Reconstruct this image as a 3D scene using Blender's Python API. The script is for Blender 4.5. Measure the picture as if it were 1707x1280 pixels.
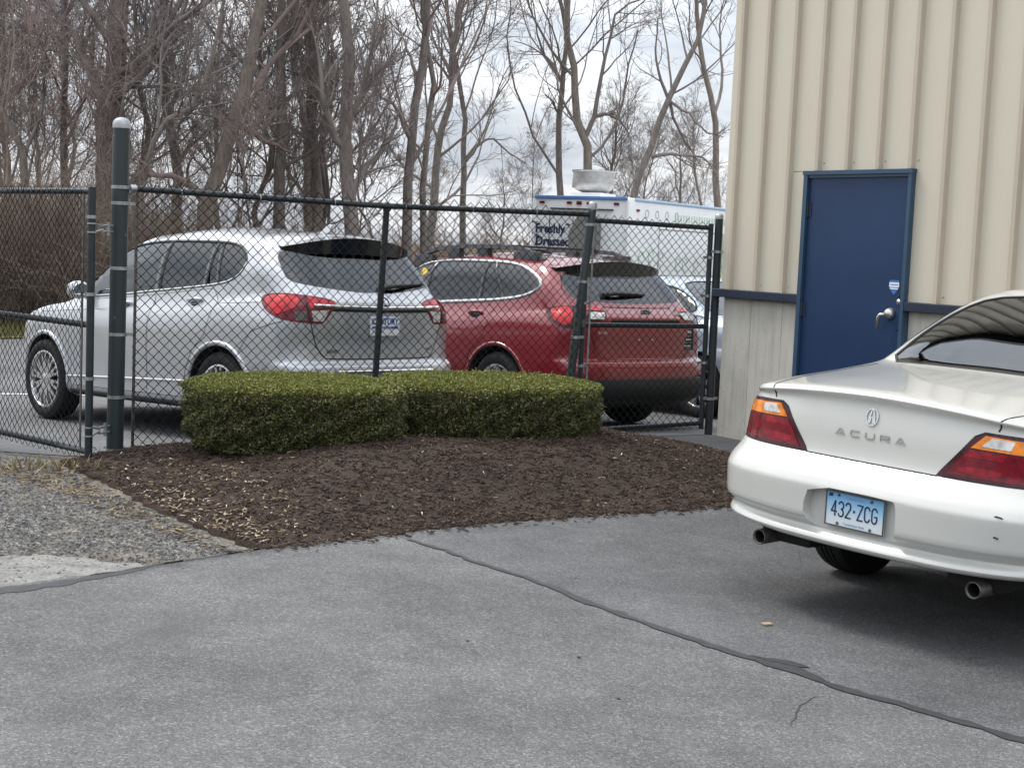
import bpy, bmesh, math, random
import numpy as np
from mathutils import Vector, Matrix
from mathutils.bvhtree import BVHTree
from mathutils.geometry import delaunay_2d_cdt

random.seed(7)
RNG = np.random.default_rng(7)
SC = bpy.context.scene
COL = SC.collection
for _o in list(bpy.data.objects):
    bpy.data.objects.remove(_o, do_unlink=True)

# ------------------------------------------------------------------ camera
CAM_H = 1.537
PITCH, ROLL = -0.0939, 0.0425
_f = Vector((0, math.cos(PITCH), math.sin(PITCH)))
_u0 = Vector((0, -math.sin(PITCH), math.cos(PITCH)))
_r0 = Vector((1, 0, 0))
_r = _r0 * math.cos(ROLL) + _u0 * math.sin(ROLL)
_u = -_r0 * math.sin(ROLL) + _u0 * math.cos(ROLL)
cam_data = bpy.data.cameras.new('camera')
cam_data.sensor_width = 36.0
cam_data.sensor_fit = 'HORIZONTAL'
cam_data.lens = 36.0 * 2462.4 / 1707.0
cam_data.clip_start = 0.1
cam_data.clip_end = 3000
cam = bpy.data.objects.new('camera', cam_data)
COL.objects.link(cam)
cam.matrix_world = Matrix(((_r.x, _u.x, -_f.x, 0), (_r.y, _u.y, -_f.y, 0), (_r.z, _u.z, -_f.z, CAM_H), (0, 0, 0, 1)))
SC.camera = cam

# ------------------------------------------------------------------ sky and sun
SUN_DIR = Vector((-0.66, 0.42, 1.05)).normalized()      # towards the sun, behind thin cloud
world = bpy.data.worlds.new('World')
SC.world = world
world.use_nodes = True
wn, wl = world.node_tree.nodes, world.node_tree.links
wn.clear()
w_out = wn.new('ShaderNodeOutputWorld')
w_bg = wn.new('ShaderNodeBackground')
w_bg.inputs['Strength'].default_value = 1.0
wl.new(w_bg.outputs[0], w_out.inputs[0])
w_sky = wn.new('ShaderNodeTexSky')
w_sky.sky_type = 'NISHITA'
w_sky.sun_disc = False
w_sky.sun_elevation = math.asin(SUN_DIR.z)
w_sky.sun_rotation = math.atan2(SUN_DIR.x, SUN_DIR.y)
w_sky.air_density = 1.5
w_sky.dust_density = 3.0


def _wmath(op, a, b=None):
    n = wn.new('ShaderNodeMath')
    n.operation = op
    for i, v in enumerate((a, b)):
        if v is None:
            continue
        if isinstance(v, (int, float)):
            n.inputs[i].default_value = v
        else:
            wl.new(v, n.inputs[i])
    return n.outputs[0]


w_tc = wn.new('ShaderNodeTexCoord')
w_sep = wn.new('ShaderNodeSeparateXYZ')
wl.new(w_tc.outputs['Generated'], w_sep.inputs[0])
_zc = _wmath('MAXIMUM', w_sep.outputs['Z'], 0.0)
_den = _wmath('ADD', _zc, 0.16)
w_cmb = wn.new('ShaderNodeCombineXYZ')
wl.new(_wmath('DIVIDE', w_sep.outputs['X'], _den), w_cmb.inputs[0])
wl.new(_wmath('DIVIDE', w_sep.outputs['Y'], _den), w_cmb.inputs[1])
w_n1 = wn.new('ShaderNodeTexNoise')
w_n1.inputs['Scale'].default_value = 1.25
w_n1.inputs['Detail'].default_value = 7
w_n1.inputs['Roughness'].default_value = 0.58
w_n1.inputs['Distortion'].default_value = 0.35
wl.new(w_cmb.outputs[0], w_n1.inputs['Vector'])
w_rp = wn.new('ShaderNodeValToRGB')
w_rp.color_ramp.elements[0].position = 0.36
w_rp.color_ramp.elements[0].color = (0.50, 0.55, 0.63, 1)
w_rp.color_ramp.elements[1].position = 0.66
w_rp.color_ramp.elements[1].color = (0.98, 0.99, 1.0, 1)
_e = w_rp.color_ramp.elements.new(0.5)
_e.color = (0.72, 0.76, 0.82, 1)
wl.new(w_n1.outputs['Fac'], w_rp.inputs[0])
# an overcast sky is brighter overhead than near the horizon (CIE overcast law)
_gain = _wmath('ADD', _wmath('MULTIPLY', _zc, 1.42), 0.77)
w_mul = wn.new('ShaderNodeVectorMath')
w_mul.operation = 'SCALE'
wl.new(w_rp.outputs[0], w_mul.inputs[0])
wl.new(_gain, w_mul.inputs['Scale'])
w_sk = wn.new('ShaderNodeVectorMath')
w_sk.operation = 'SCALE'
w_sk.inputs['Scale'].default_value = 0.1
wl.new(w_sky.outputs[0], w_sk.inputs[0])
w_mix = wn.new('ShaderNodeMix')
w_mix.data_type = 'RGBA'
w_mix.inputs[0].default_value = 0.9
wl.new(w_sk.outputs[0], w_mix.inputs[6])
wl.new(w_mul.outputs[0], w_mix.inputs[7])
wl.new(w_mix.outputs[2], w_bg.inputs['Color'])

sun_data = bpy.data.lights.new('sun', 'SUN')
sun_data.energy = 1.5
sun_data.angle = math.radians(16)
sun_data.color = (1.0, 0.96, 0.90)
sun = bpy.data.objects.new('sun', sun_data)
COL.objects.link(sun)
sun.rotation_euler = SUN_DIR.to_track_quat('Z', 'Y').to_euler()
sun.location = (-20, 10, 30)

SC.view_settings.view_transform = 'Standard'
SC.view_settings.look = 'None'
SC.view_settings.gamma = 1.0
SC.view_settings.use_curve_mapping = False
SC.view_settings.exposure = 0.55
SC.render.engine = 'CYCLES'
SC.cycles.max_bounces = 6
SC.cycles.diffuse_bounces = 3
SC.cycles.glossy_bounces = 3
SC.cycles.transparent_max_bounces = 16
SC.cycles.caustics_reflective = False
SC.cycles.caustics_refractive = False
SC.cycles.use_denoising = True
SC.cycles.sample_clamp_indirect = 4.0

# ------------------------------------------------------------------ materials
MATS = {}


class NT:
    """small helper to write node trees"""
    def __init__(self, name):
        self.m = bpy.data.materials.new(name)
        self.m.use_nodes = True
        self.t = self.m.node_tree
        self.n, self.l = self.t.nodes, self.t.links
        self.b = self.n['Principled BSDF']
        self.tc = None

    def co(self, kind='Object'):
        if self.tc is None:
            self.tc = self.n.new('ShaderNodeTexCoord')
        return self.tc.outputs[kind]

    def set(self, **kw):
        for k, v in kw.items():
            k = k.replace('_', ' ')
            inp = self.b.inputs[k]
            if hasattr(v, 'is_linked') or hasattr(v, 'links'):
                self.l.new(v, inp)
            else:
                inp.default_value = (*v, 1) if isinstance(v, tuple) and len(v) == 3 and inp.type == 'RGBA' else v
        return self

    def mapping(self, vec, scale=(1, 1, 1), rot=(0, 0, 0)):
        n = self.n.new('ShaderNodeMapping')
        n.inputs['Scale'].default_value = scale
        n.inputs['Rotation'].default_value = rot
        self.l.new(vec, n.inputs['Vector'])
        return n.outputs[0]

    def noise(self, scale, detail=3, rough=0.55, vec=None, dist=0.0):
        n = self.n.new('ShaderNodeTexNoise')
        n.inputs['Scale'].default_value = scale
        n.inputs['Detail'].default_value = detail
        n.inputs['Roughness'].default_value = rough
        n.inputs['Distortion'].default_value = dist
        self.l.new(vec if vec is not None else self.co(), n.inputs['Vector'])
        return n.outputs['Fac']

    def voro(self, scale, vec=None, out='Distance', feature='F1'):
        n = self.n.new('ShaderNodeTexVoronoi')
        n.feature = feature
        n.inputs['Scale'].default_value = scale
        self.l.new(vec if vec is not None else self.co(), n.inputs['Vector'])
        return n.outputs[out]

    def ramp(self, fac, stops):
        n = self.n.new('ShaderNodeValToRGB')
        e = n.color_ramp.elements
        while len(e) < len(stops):
            e.new(0.5)
        for i, (p, c) in enumerate(stops):
            e[i].position = p
            e[i].color = (*c, 1) if isinstance(c, tuple) else (c, c, c, 1)
        self.l.new(fac, n.inputs[0])
        return n.outputs[0]

    def mix(self, fac, a, b, mode='MIX'):
        n = self.n.new('ShaderNodeMix')
        n.data_type = 'RGBA'
        n.blend_type = mode
        for i, v in ((0, fac), (6, a), (7, b)):
            if hasattr(v, 'links'):
                self.l.new(v, n.inputs[i])
            elif i == 0:
                n.inputs[0].default_value = v
            else:
                n.inputs[i].default_value = (*v, 1) if isinstance(v, tuple) else (v, v, v, 1)
        return n.outputs[2]

    def math(self, op, a, b=0.0):
        n = self.n.new('ShaderNodeMath')
        n.operation = op
        for i, v in enumerate((a, b)):
            if hasattr(v, 'links'):
                self.l.new(v, n.inputs[i])
            else:
                n.inputs[i].default_value = v
        return n.outputs[0]

    def bump(self, h, strength=0.3, dist=0.01):
        n = self.n.new('ShaderNodeBump')
        n.inputs['Strength'].default_value = strength
        n.inputs['Distance'].default_value = dist
        self.l.new(h, n.inputs['Height'])
        self.l.new(n.outputs[0], self.b.inputs['Normal'])
        return self

    def attr(self, name):
        n = self.n.new('ShaderNodeAttribute')
        n.attribute_name = name
        return n.outputs['Color']

    def rand(self):
        n = self.n.new('ShaderNodeObjectInfo')
        return n.outputs['Random']


def plain(name, col, rough=0.6, metal=0.0, coat=0.0, var=0.12, scale=6.0, spec=0.5, bump=0.0, bscale=60):
    """principled material with some procedural mottling"""
    t = NT(name)
    dark = tuple(c * (1 - var) for c in col)
    lite = tuple(min(1, c * (1 + var)) for c in col)
    c = t.ramp(t.noise(scale, 4), [(0.3, dark), (0.7, lite)])
    t.set(Base_Color=c, Roughness=rough, Metallic=metal, Coat_Weight=coat, Coat_Roughness=0.04, Specular_IOR_Level=spec)
    if bump:
        t.bump(t.noise(bscale, 3), bump, 0.004)
    MATS[name] = t.m
    return t.m


def glass(name, tint, gloss=0.035, refl=1.0):
    """a tinted pane: Fresnel mirror over a coloured transparent sheet"""
    m = bpy.data.materials.new(name)
    m.use_nodes = True
    n, l = m.node_tree.nodes, m.node_tree.links
    n.clear()
    out = n.new('ShaderNodeOutputMaterial')
    mix = n.new('ShaderNodeMixShader')
    tr = n.new('ShaderNodeBsdfTransparent')
    gl = n.new('ShaderNodeBsdfGlossy')
    fr = n.new('ShaderNodeFresnel')
    mu = n.new('ShaderNodeMath')
    nz = n.new('ShaderNodeTexNoise')
    nz.inputs['Scale'].default_value = 9.0
    rp = n.new('ShaderNodeMapRange')
    rp.inputs['To Min'].default_value = gloss * 0.6
    rp.inputs['To Max'].default_value = gloss * 1.6
    tr.inputs[0].default_value = (*tint, 1)
    gl.inputs[0].default_value = (0.95, 0.97, 1.0, 1)
    fr.inputs[0].default_value = 1.56
    mu.operation = 'MULTIPLY_ADD'
    mu.inputs[1].default_value = refl
    mu.inputs[2].default_value = 0.03
    mu.use_clamp = True
    l.new(nz.outputs[0], rp.inputs[0])
    l.new(rp.outputs[0], gl.inputs['Roughness'])
    l.new(fr.outputs[0], mu.inputs[0])
    l.new(mu.outputs[0], mix.inputs[0])
    l.new(tr.outputs[0], mix.inputs[1])
    l.new(gl.outputs[0], mix.inputs[2])
    l.new(mix.outputs[0], out.inputs[0])
    MATS[name] = m
    return m


def paint(name, col, metal=0.0, rough=0.32, dirt=0.12):
    """car paint: clear coat over a base with faint road film"""
    t = NT(name)
    film = t.ramp(t.noise(3.2, 5, 0.6), [(0.42, 0.0), (0.75, 1.0)])
    fm = t.math('MULTIPLY', film, dirt)
    c = t.mix(fm, col, tuple(0.5 * v + 0.12 for v in col))
    r = t.math('ADD', t.math('MULTIPLY', t.noise(14, 4), 0.10), rough - 0.05)
    t.set(Base_Color=c, Roughness=r, Metallic=metal, Coat_Weight=1.0, Coat_Roughness=0.05)
    MATS[name] = t.m
    return t.m


def lens(name, col, rough=0.12, fluting=220.0, metal=0.0):
    """lamp lens: glossy coloured plastic with moulded fluting behind it"""
    t = NT(name)
    v = t.mapping(t.co(), (1, 1, 1))
    n = t.noise(24, 2, vec=v)
    c = t.ramp(n, [(0.3, tuple(k * 0.55 for k in col)), (0.72, tuple(min(1, k * 1.25) for k in col))])
    t.set(Base_Color=c, Roughness=rough, Metallic=metal, Coat_Weight=0.35, Coat_Roughness=0.03, Specular_IOR_Level=0.3)
    t.bump(t.noise(fluting, 1), 0.25, 0.002)
    MATS[name] = t.m
    return t.m


def mat_asphalt(name, base, dark, lite, scale=1.0, patch=0.25):
    t = NT(name)
    co = t.co()
    speck = t.noise(210 * scale, 2, 0.7)
    stones = t.voro(150 * scale, out='Color')
    sep = t.n.new('ShaderNodeSeparateColor')
    t.l.new(stones, sep.inputs[0])
    st = t.ramp(sep.outputs[0], [(0.0, dark), (0.35, base), (0.72, base), (0.97, lite)])
    fine = t.ramp(speck, [(0.32, dark), (0.52, base), (0.72, lite)])
    c = t.mix(0.55, st, fine)
    big = t.ramp(t.noise(0.9, 5, 0.6), [(0.34, 1 - patch), (0.66, 1 + patch * 0.55)])
    c = t.mix(1.0, c, big, 'MULTIPLY')
    mid = t.ramp(t.noise(5.5, 5, 0.65), [(0.3, 0.86), (0.7, 1.12)])
    c = t.mix(1.0, c, mid, 'MULTIPLY')
    # darker oily / sealed blotches
    stn = t.ramp(t.noise(0.55, 3, 0.5, dist=0.6), [(0.60, 0.0), (0.68, 0.55)])
    c = t.mix(stn, c, tuple(v * 0.62 for v in base))
    # hairline cracks
    cr = t.voro(0.55, vec=t.mapping(co, (1, 1, 1)), feature='DISTANCE_TO_EDGE')
    crm = t.ramp(cr, [(0.0, 0.5), (0.004, 0.0)])
    msk = t.ramp(t.noise(0.7, 2), [(0.55, 0.0), (0.62, 1.0)])
    c = t.mix(t.math('MULTIPLY', crm, msk), c, (0.05, 0.05, 0.05))
    t.set(Base_Color=c, Roughness=0.86, Specular_IOR_Level=0.32)
    hgt = t.math('ADD', speck, t.math('MULTIPLY', sep.outputs[0], 0.8))
    t.bump(hgt, 0.75, 0.006)
    MATS[name] = t.m


mat_asphalt('asphalt_drive', (0.132, 0.131, 0.131), (0.050, 0.050, 0.051), (0.34, 0.33, 0.31), 0.85, 0.24)
mat_asphalt('asphalt_lot', (0.165, 0.165, 0.168), (0.09, 0.09, 0.092), (0.32, 0.31, 0.30), 0.7, 0.2)
mat_asphalt('asphalt_dark', (0.085, 0.087, 0.092), (0.05, 0.05, 0.053), (0.16, 0.16, 0.155), 1.0, 0.15)
mat_asphalt('asphalt_smooth', (0.110, 0.111, 0.114), (0.046, 0.046, 0.048), (0.28, 0.275, 0.265), 0.85, 0.26)
plain('tar', (0.030, 0.030, 0.032), 0.62, var=0.3, scale=18, bump=0.3, bscale=120)
plain('road_paint', (0.62, 0.61, 0.57), 0.75, var=0.2, scale=12)

t = NT('gravel')
co = t.co()
vc = t.voro(62, out='Color')
sp = t.n.new('ShaderNodeSeparateColor')
t.l.new(vc, sp.inputs[0])
c = t.ramp(sp.outputs[0], [(0.0, (0.05, 0.049, 0.047)), (0.45, (0.115, 0.111, 0.106)), (0.8, (0.19, 0.182, 0.168)), (1.0, (0.34, 0.325, 0.29))])
c = t.mix(t.ramp(t.noise(1.3, 5, 0.62), [(0.46, 0.0), (0.66, 0.75)]), c, (0.20, 0.165, 0.125))
c = t.mix(1.0, c, t.ramp(t.noise(7, 4), [(0.3, 0.78), (0.7, 1.15)]), 'MULTIPLY')
t.set(Base_Color=c, Roughness=0.9, Specular_IOR_Level=0.25)
t.bump(t.math('SUBTRACT', 1.0, t.voro(62)), 0.9, 0.012)
MATS['gravel'] = t.m

t = NT('stone_dust')
c = t.ramp(t.noise(90, 3, 0.7), [(0.3, (0.15, 0.145, 0.135)), (0.6, (0.27, 0.26, 0.24)), (0.75, (0.38, 0.37, 0.34))])
c = t.mix(t.ramp(t.noise(9, 4), [(0.45, 0.0), (0.6, 0.6)]), c, (0.12, 0.117, 0.11))
t.set(Base_Color=c, Roughness=0.92)
t.bump(t.noise(120, 3), 0.6, 0.008)
MATS['stone_dust'] = t.m

t = NT('earth')
c = t.ramp(t.noise(3.0, 6, 0.7), [(0.3, (0.07, 0.055, 0.04)), (0.55, (0.14, 0.115, 0.075)), (0.7, (0.17, 0.16, 0.09))])
t.set(Base_Color=c, Roughness=0.95, Specular_IOR_Level=0.1)
t.bump(t.noise(20, 4), 0.6, 0.03)
MATS['earth'] = t.m

t = NT('mulch')
c = t.ramp(t.noise(48, 5, 0.75, vec=t.mapping(t.co(), (1, 1.7, 1))), [(0.28, (0.026, 0.019, 0.015)), (0.5, (0.060, 0.043, 0.034)), (0.74, (0.098, 0.072, 0.058))])
c = t.mix(1.0, c, t.ramp(t.noise(2.2, 4), [(0.3, 0.75), (0.7, 1.25)]), 'MULTIPLY')
t.set(Base_Color=c, Roughness=0.95, Specular_IOR_Level=0.15)
t.bump(t.noise(60, 4, 0.7), 1.0, 0.02)
MATS['mulch'] = t.m
plain('shred_dark', (0.044, 0.031, 0.025), 0.9, var=0.35, scale=9, spec=0.15)
plain('shred_brown', (0.082, 0.056, 0.043), 0.9, var=0.35, scale=9, spec=0.15)
plain('shred_grey', (0.115, 0.086, 0.068), 0.9, var=0.3, scale=9, spec=0.15)
plain('chip_pale', (0.40, 0.30, 0.19), 0.8, var=0.3, scale=7, spec=0.2)
plain('chip_white', (0.66, 0.58, 0.47), 0.8, var=0.2, scale=7, spec=0.2)
plain('straw', (0.29, 0.225, 0.125), 0.8, var=0.3, scale=7)
plain('stone_a', (0.125, 0.121, 0.116), 0.85, var=0.3, scale=5)
plain('stone_b', (0.20, 0.19, 0.175), 0.85, var=0.3, scale=5)
plain('stone_c', (0.075, 0.075, 0.08), 0.8, var=0.3, scale=5)
plain('grass', (0.10, 0.115, 0.035), 0.85, var=0.4, scale=3, spec=0.2)
plain('grass_dry', (0.19, 0.165, 0.075), 0.85, var=0.3, scale=3, spec=0.2)

t = NT('bark')
co = t.mapping(t.co(), (1, 1, 0.28))
c = t.ramp(t.noise(16, 5, 0.7, vec=co), [(0.3, (0.13, 0.116, 0.107)), (0.6, (0.255, 0.230, 0.212)), (0.8, (0.345, 0.315, 0.29))])
tone = t.ramp(t.rand(), [(0.0, (0.72, 0.70, 0.70)), (0.5, (1.0, 0.97, 0.93)), (1.0, (1.22, 1.12, 1.0))])
c = t.mix(1.0, c, tone, 'MULTIPLY')
t.set(Base_Color=c, Roughness=0.92, Specular_IOR_Level=0.15)
t.bump(t.noise(22, 4, 0.7, vec=co), 0.8, 0.03)
MATS['bark'] = t.m
t = NT('twig')
tone = t.ramp(t.rand(), [(0.0, (0.20, 0.165, 0.155)), (0.35, (0.225, 0.198, 0.185)), (0.7, (0.25, 0.222, 0.20)), (1.0, (0.265, 0.20, 0.185))])
c = t.mix(1.0, tone, t.ramp(t.noise(1.1, 3), [(0.3, 0.72), (0.7, 1.25)]), 'MULTIPLY')
t.set(Base_Color=c, Roughness=0.9, Specular_IOR_Level=0.15)
MATS['twig'] = t.m
plain('brush_stem', (0.25, 0.205, 0.17), 0.9, var=0.4, scale=1.2, spec=0.15)
plain('brush_red', (0.22, 0.155, 0.135), 0.9, var=0.35, scale=1.2, spec=0.15)
plain('brush_pale', (0.24, 0.20, 0.145), 0.9, var=0.3, scale=1.5, spec=0.15)

t = NT('hedge_leaf')
co = t.co()
n1 = t.noise(3.4, 4, 0.6)
n2 = t.noise(38, 3, 0.7)
c = t.ramp(n2, [(0.25, (0.046, 0.060, 0.024)), (0.5, (0.100, 0.118, 0.046)), (0.75, (0.160, 0.170, 0.070))])
c = t.mix(t.ramp(n1, [(0.42, 0.0), (0.68, 0.6)]), c, (0.115, 0.088, 0.046))
t.set(Base_Color=c, Roughness=0.55, Specular_IOR_Level=0.35)
MATS['hedge_leaf'] = t.m
t = NT('hedge_new')      # the yellow-green new growth on the clipped top
c = t.ramp(t.noise(30, 3, 0.7), [(0.25, (0.10, 0.115, 0.022)), (0.5, (0.20, 0.21, 0.042)), (0.75, (0.31, 0.295, 0.07))])
t.set(Base_Color=c, Roughness=0.5, Specular_IOR_Level=0.35)
MATS['hedge_new'] = t.m
plain('hedge_wood', (0.030, 0.026, 0.016), 0.95, var=0.4, scale=20, spec=0.1)

plain('vinyl_black', (0.016, 0.023, 0.027), 0.42, var=0.25, scale=9, spec=0.5, bump=0.1, bscale=40)
t = NT('vinyl_worn')
c = t.ramp(t.noise(2.4, 5, 0.7, vec=t.mapping(t.co(), (1, 1, 0.5))), [(0.35, (0.017, 0.026, 0.030)), (0.60, (0.026, 0.036, 0.038)), (0.78, (0.050, 0.056, 0.050))])
c = t.mix(t.ramp(t.noise(17, 3, 0.6), [(0.70, 0.0), (0.74, 0.6)]), c, (0.30, 0.31, 0.31))
t.set(Base_Color=c, Roughness=0.45)
t.bump(t.noise(60, 3), 0.15, 0.004)
MATS['vinyl_worn'] = t.m
plain('wire_black', (0.010, 0.012, 0.013), 0.75, var=0.2, scale=12, spec=0.2)
plain('galvanised', (0.36, 0.37, 0.38), 0.42, metal=0.75, var=0.25, scale=30)
plain('cast_cap', (0.34, 0.35, 0.36), 0.5, metal=0.35, var=0.2, scale=30)

t = NT('tan_siding')
co = t.co()
c = t.ramp(t.noise(0.8, 4, 0.55, vec=t.mapping(co, (1, 1, 0.25))), [(0.3, (0.555, 0.505, 0.400)), (0.7, (0.635, 0.588, 0.478))])
c = t.mix(t.ramp(t.noise(5, 5, 0.7, vec=t.mapping(co, (2.5, 2.5, 0.3))), [(0.58, 0.0), (0.8, 0.28)]), c, (0.36, 0.33, 0.27))
t.set(Base_Color=c, Roughness=0.48, Specular_IOR_Level=0.4)
t.bump(t.noise(2.0, 2), 0.08, 0.02)
MATS['tan_siding'] = t.m
plain('tan_rib', (0.485, 0.425, 0.335), 0.5, var=0.08, scale=2)  # siding tan painted darker, standing in for shade on the ribs
t = NT('blue_door')
c = t.ramp(t.noise(1.6, 5, 0.6), [(0.3, (0.009, 0.029, 0.080)), (0.7, (0.014, 0.040, 0.104))])
c = t.mix(t.ramp(t.noise(26, 3), [(0.70, 0.0), (0.74, 0.35)]), c, (0.05, 0.07, 0.15))
t.set(Base_Color=c, Roughness=0.42, Specular_IOR_Level=0.4)
t.bump(t.noise(70, 3), 0.10, 0.002)
MATS['blue_door'] = t.m
plain('blue_frame', (0.030, 0.068, 0.120), 0.4, var=0.12, scale=4)
plain('navy_trim', (0.008, 0.017, 0.038), 0.62, var=0.2, scale=5)
t = NT('concrete')
co = t.co()
c = t.ramp(t.noise(2.2, 6, 0.65, vec=t.mapping(co, (1, 1, 0.35))), [(0.28, (0.36, 0.345, 0.31)), (0.5, (0.52, 0.505, 0.455)), (0.72, (0.62, 0.605, 0.55))])
c = t.mix(t.ramp(t.noise(9, 6, 0.7, vec=t.mapping(co, (2.2, 2.2, 0.12))), [(0.5, 0.0), (0.72, 0.45)]), c, (0.28, 0.26, 0.215))
pit = t.ramp(t.voro(17), [(0.05, 1.0), (0.10, 0.0)])
c = t.mix(t.math('MULTIPLY', pit, 0.6), c, (0.12, 0.115, 0.10))
c = t.mix(t.ramp(t.noise(4.5, 3), [(0.62, 0.0), (0.75, 0.35)]), c, (0.30, 0.30, 0.20))
c = t.mix(1.0, c, t.ramp(t.rand(), [(0.0, (0.84, 0.83, 0.79)), (1.0, (1.08, 1.07, 1.05))]), 'MULTIPLY')
t.set(Base_Color=c, Roughness=0.88, Specular_IOR_Level=0.25)
t.bump(t.noise(40, 5, 0.7), 0.35, 0.006)
MATS['concrete'] = t.m
plain('brushed_steel', (0.55, 0.54, 0.51), 0.32, metal=0.9, var=0.1, scale=40)
plain('chrome', (0.78, 0.78, 0.78), 0.10, metal=1.0, var=0.04)
plain('dark_steel', (0.13, 0.125, 0.12), 0.45, metal=0.7, var=0.3, scale=30)
plain('aluminium', (0.50, 0.50, 0.485), 0.38, metal=0.55, var=0.15, scale=8)
plain('alloy', (0.62, 0.62, 0.62), 0.22, metal=0.85, var=0.08, scale=12)
plain('rubber', (0.020, 0.020, 0.021), 0.78, var=0.3, scale=25, spec=0.25, bump=0.2, bscale=90)
plain('black_plastic', (0.014, 0.015, 0.016), 0.5, var=0.25, scale=12, spec=0.4)
plain('gloss_black', (0.008, 0.009, 0.010), 0.12, var=0.2, scale=6, coat=0.5)
plain('grey_plastic', (0.050, 0.053, 0.058), 0.6, var=0.2, scale=15)
plain('gap_dark', (0.012, 0.012, 0.012), 0.8, var=0.2)
plain('underbody', (0.010, 0.010, 0.010), 0.9, var=0.3)
plain('cabin_dark', (0.022, 0.022, 0.024), 0.85, var=0.2)
plain('seat_cloth', (0.050, 0.048, 0.046), 0.9, var=0.2)
plain('shelf_pale', (0.52, 0.54, 0.50), 0.7, var=0.1)
paint('paint_white', (0.545, 0.543, 0.508), 0.0, 0.30, 0.18)
paint('paint_silver', (0.47, 0.48, 0.50), 0.45, 0.34, 0.10)
paint('paint_red', (0.215, 0.007, 0.014), 0.05, 0.30, 0.05)
paint('paint_blue', (0.33, 0.39, 0.46), 0.3, 0.32, 0.10)
paint('truck_white', (0.80, 0.81, 0.81), 0.0, 0.45, 0.25)
plain('truck_blue', (0.10, 0.22, 0.48), 0.4, var=0.1)
plain('truck_pale_blue', (0.40, 0.55, 0.72), 0.4, var=0.1)
plain('vent_grey', (0.20, 0.20, 0.19), 0.7, var=0.15)
lens('lens_red', (0.52, 0.006, 0.012))
lens('lens_deep', (0.17, 0.004, 0.014))
lens('lens_maroon', (0.06, 0.003, 0.008))
lens('lens_bright', (0.27, 0.006, 0.018))
lens('lens_amber', (0.85, 0.24, 0.015))
lens('lens_clear', (0.60, 0.60, 0.58), 0.10, 160)
lens('lens_smoke', (0.12, 0.11, 0.11), 0.12, 160)
glass('glass_privacy', (0.07, 0.075, 0.08), 0.02, 0.85)
glass('glass_clear', (0.60, 0.73, 0.68), 0.012, 1.0)
glass('glass_rear', (0.15, 0.165, 0.175), 0.012, 1.1)
plain('ink_navy', (0.016, 0.026, 0.075), 0.6, var=0.1)
plain('ink_blue', (0.03, 0.07, 0.35), 0.6, var=0.1)
plain('ink_dark', (0.012, 0.014, 0.03), 0.6, var=0.1)
plain('ink_pale_blue', (0.30, 0.42, 0.62), 0.6, var=0.1)
plain('ink_green', (0.33, 0.52, 0.36), 0.6, var=0.15)
plain('ink_pale_green', (0.50, 0.66, 0.50), 0.6, var=0.15)
plain('plate_white', (0.72, 0.73, 0.73), 0.45, var=0.06)
plain('sticker_white', (0.75, 0.77, 0.80), 0.4, var=0.05)
plain('sticker_blue', (0.05, 0.16, 0.45), 0.4, var=0.05)
plain('sticker_yellow', (0.75, 0.52, 0.04), 0.5, var=0.05)
t = NT('plate_blue')     # pale plate with a printed blue fade towards its top
sx = t.n.new('ShaderNodeSeparateXYZ')
t.l.new(t.co('Generated'), sx.inputs[0])
c = t.ramp(sx.outputs[2], [(0.25, (0.66, 0.72, 0.75)), (0.6, (0.36, 0.60, 0.80)), (1.0, (0.10, 0.36, 0.66))])
t.set(Base_Color=c, Roughness=0.4)
MATS['plate_blue'] = t.m

# ------------------------------------------------------------------ mesh helpers


def link(name, me, parent=None):
    o = bpy.data.objects.new(name, me)
    COL.objects.link(o)
    if parent is not None:
        o.parent = parent
    return o


def tag(o, label=None, cat=None, group=None, kind=None):
    for k, v in (('label', label), ('category', cat), ('group', group), ('kind', kind)):
        if v:
            o[k] = v
    return o


def empty(name, loc=(0, 0, 0), rot=(0, 0, 0), parent=None):
    o = bpy.data.objects.new(name, None)
    o.empty_display_size = 0.2
    COL.objects.link(o)
    o.location = loc
    o.rotation_euler = rot
    if parent is not None:
        o.parent = parent
    return o


def build(name, V, F, mat, parent=None, smooth=False, mi=None):
    """one mesh object from vertex / face lists; mat is a material name or a list of names"""
    me = bpy.data.meshes.new(name)
    me.from_pydata([tuple(v) for v in V], [], [tuple(f) for f in F])
    for m in (mat if isinstance(mat, (list, tuple)) else [mat]):
        me.materials.append(MATS[m])
    if mi is not None:
        me.polygons.foreach_set('material_index', np.asarray(mi, dtype=np.int32))
    if smooth:
        me.polygons.foreach_set('use_smooth', np.ones(len(me.polygons), dtype=bool))
    me.update()
    return link(name, me, parent)


def build_np(name, V, Fq, mat, parent=None, smooth=False, mi=None):
    """fast path: numpy verts and an (n,k) face array"""
    V = np.ascontiguousarray(V, dtype=np.float32)
    Fq = np.ascontiguousarray(Fq, dtype=np.int32)
    n, k = Fq.shape
    me = bpy.data.meshes.new(name)
    me.vertices.add(len(V))
    me.vertices.foreach_set('co', V.ravel())
    me.loops.add(n * k)
    me.loops.foreach_set('vertex_index', Fq.ravel())
    me.polygons.add(n)
    me.polygons.foreach_set('loop_start', np.arange(0, n * k, k, dtype=np.int32))
    try:
        me.polygons.foreach_set('loop_total', np.full(n, k, dtype=np.int32))
    except Exception:
        pass
    for m in (mat if isinstance(mat, (list, tuple)) else [mat]):
        me.materials.append(MATS[m])
    if mi is not None:
        me.polygons.foreach_set('material_index', np.asarray(mi, dtype=np.int32))
    if smooth:
        me.polygons.foreach_set('use_smooth', np.ones(n, dtype=bool))
    me.update(calc_edges=True)
    me.validate()
    return link(name, me, parent)


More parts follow.
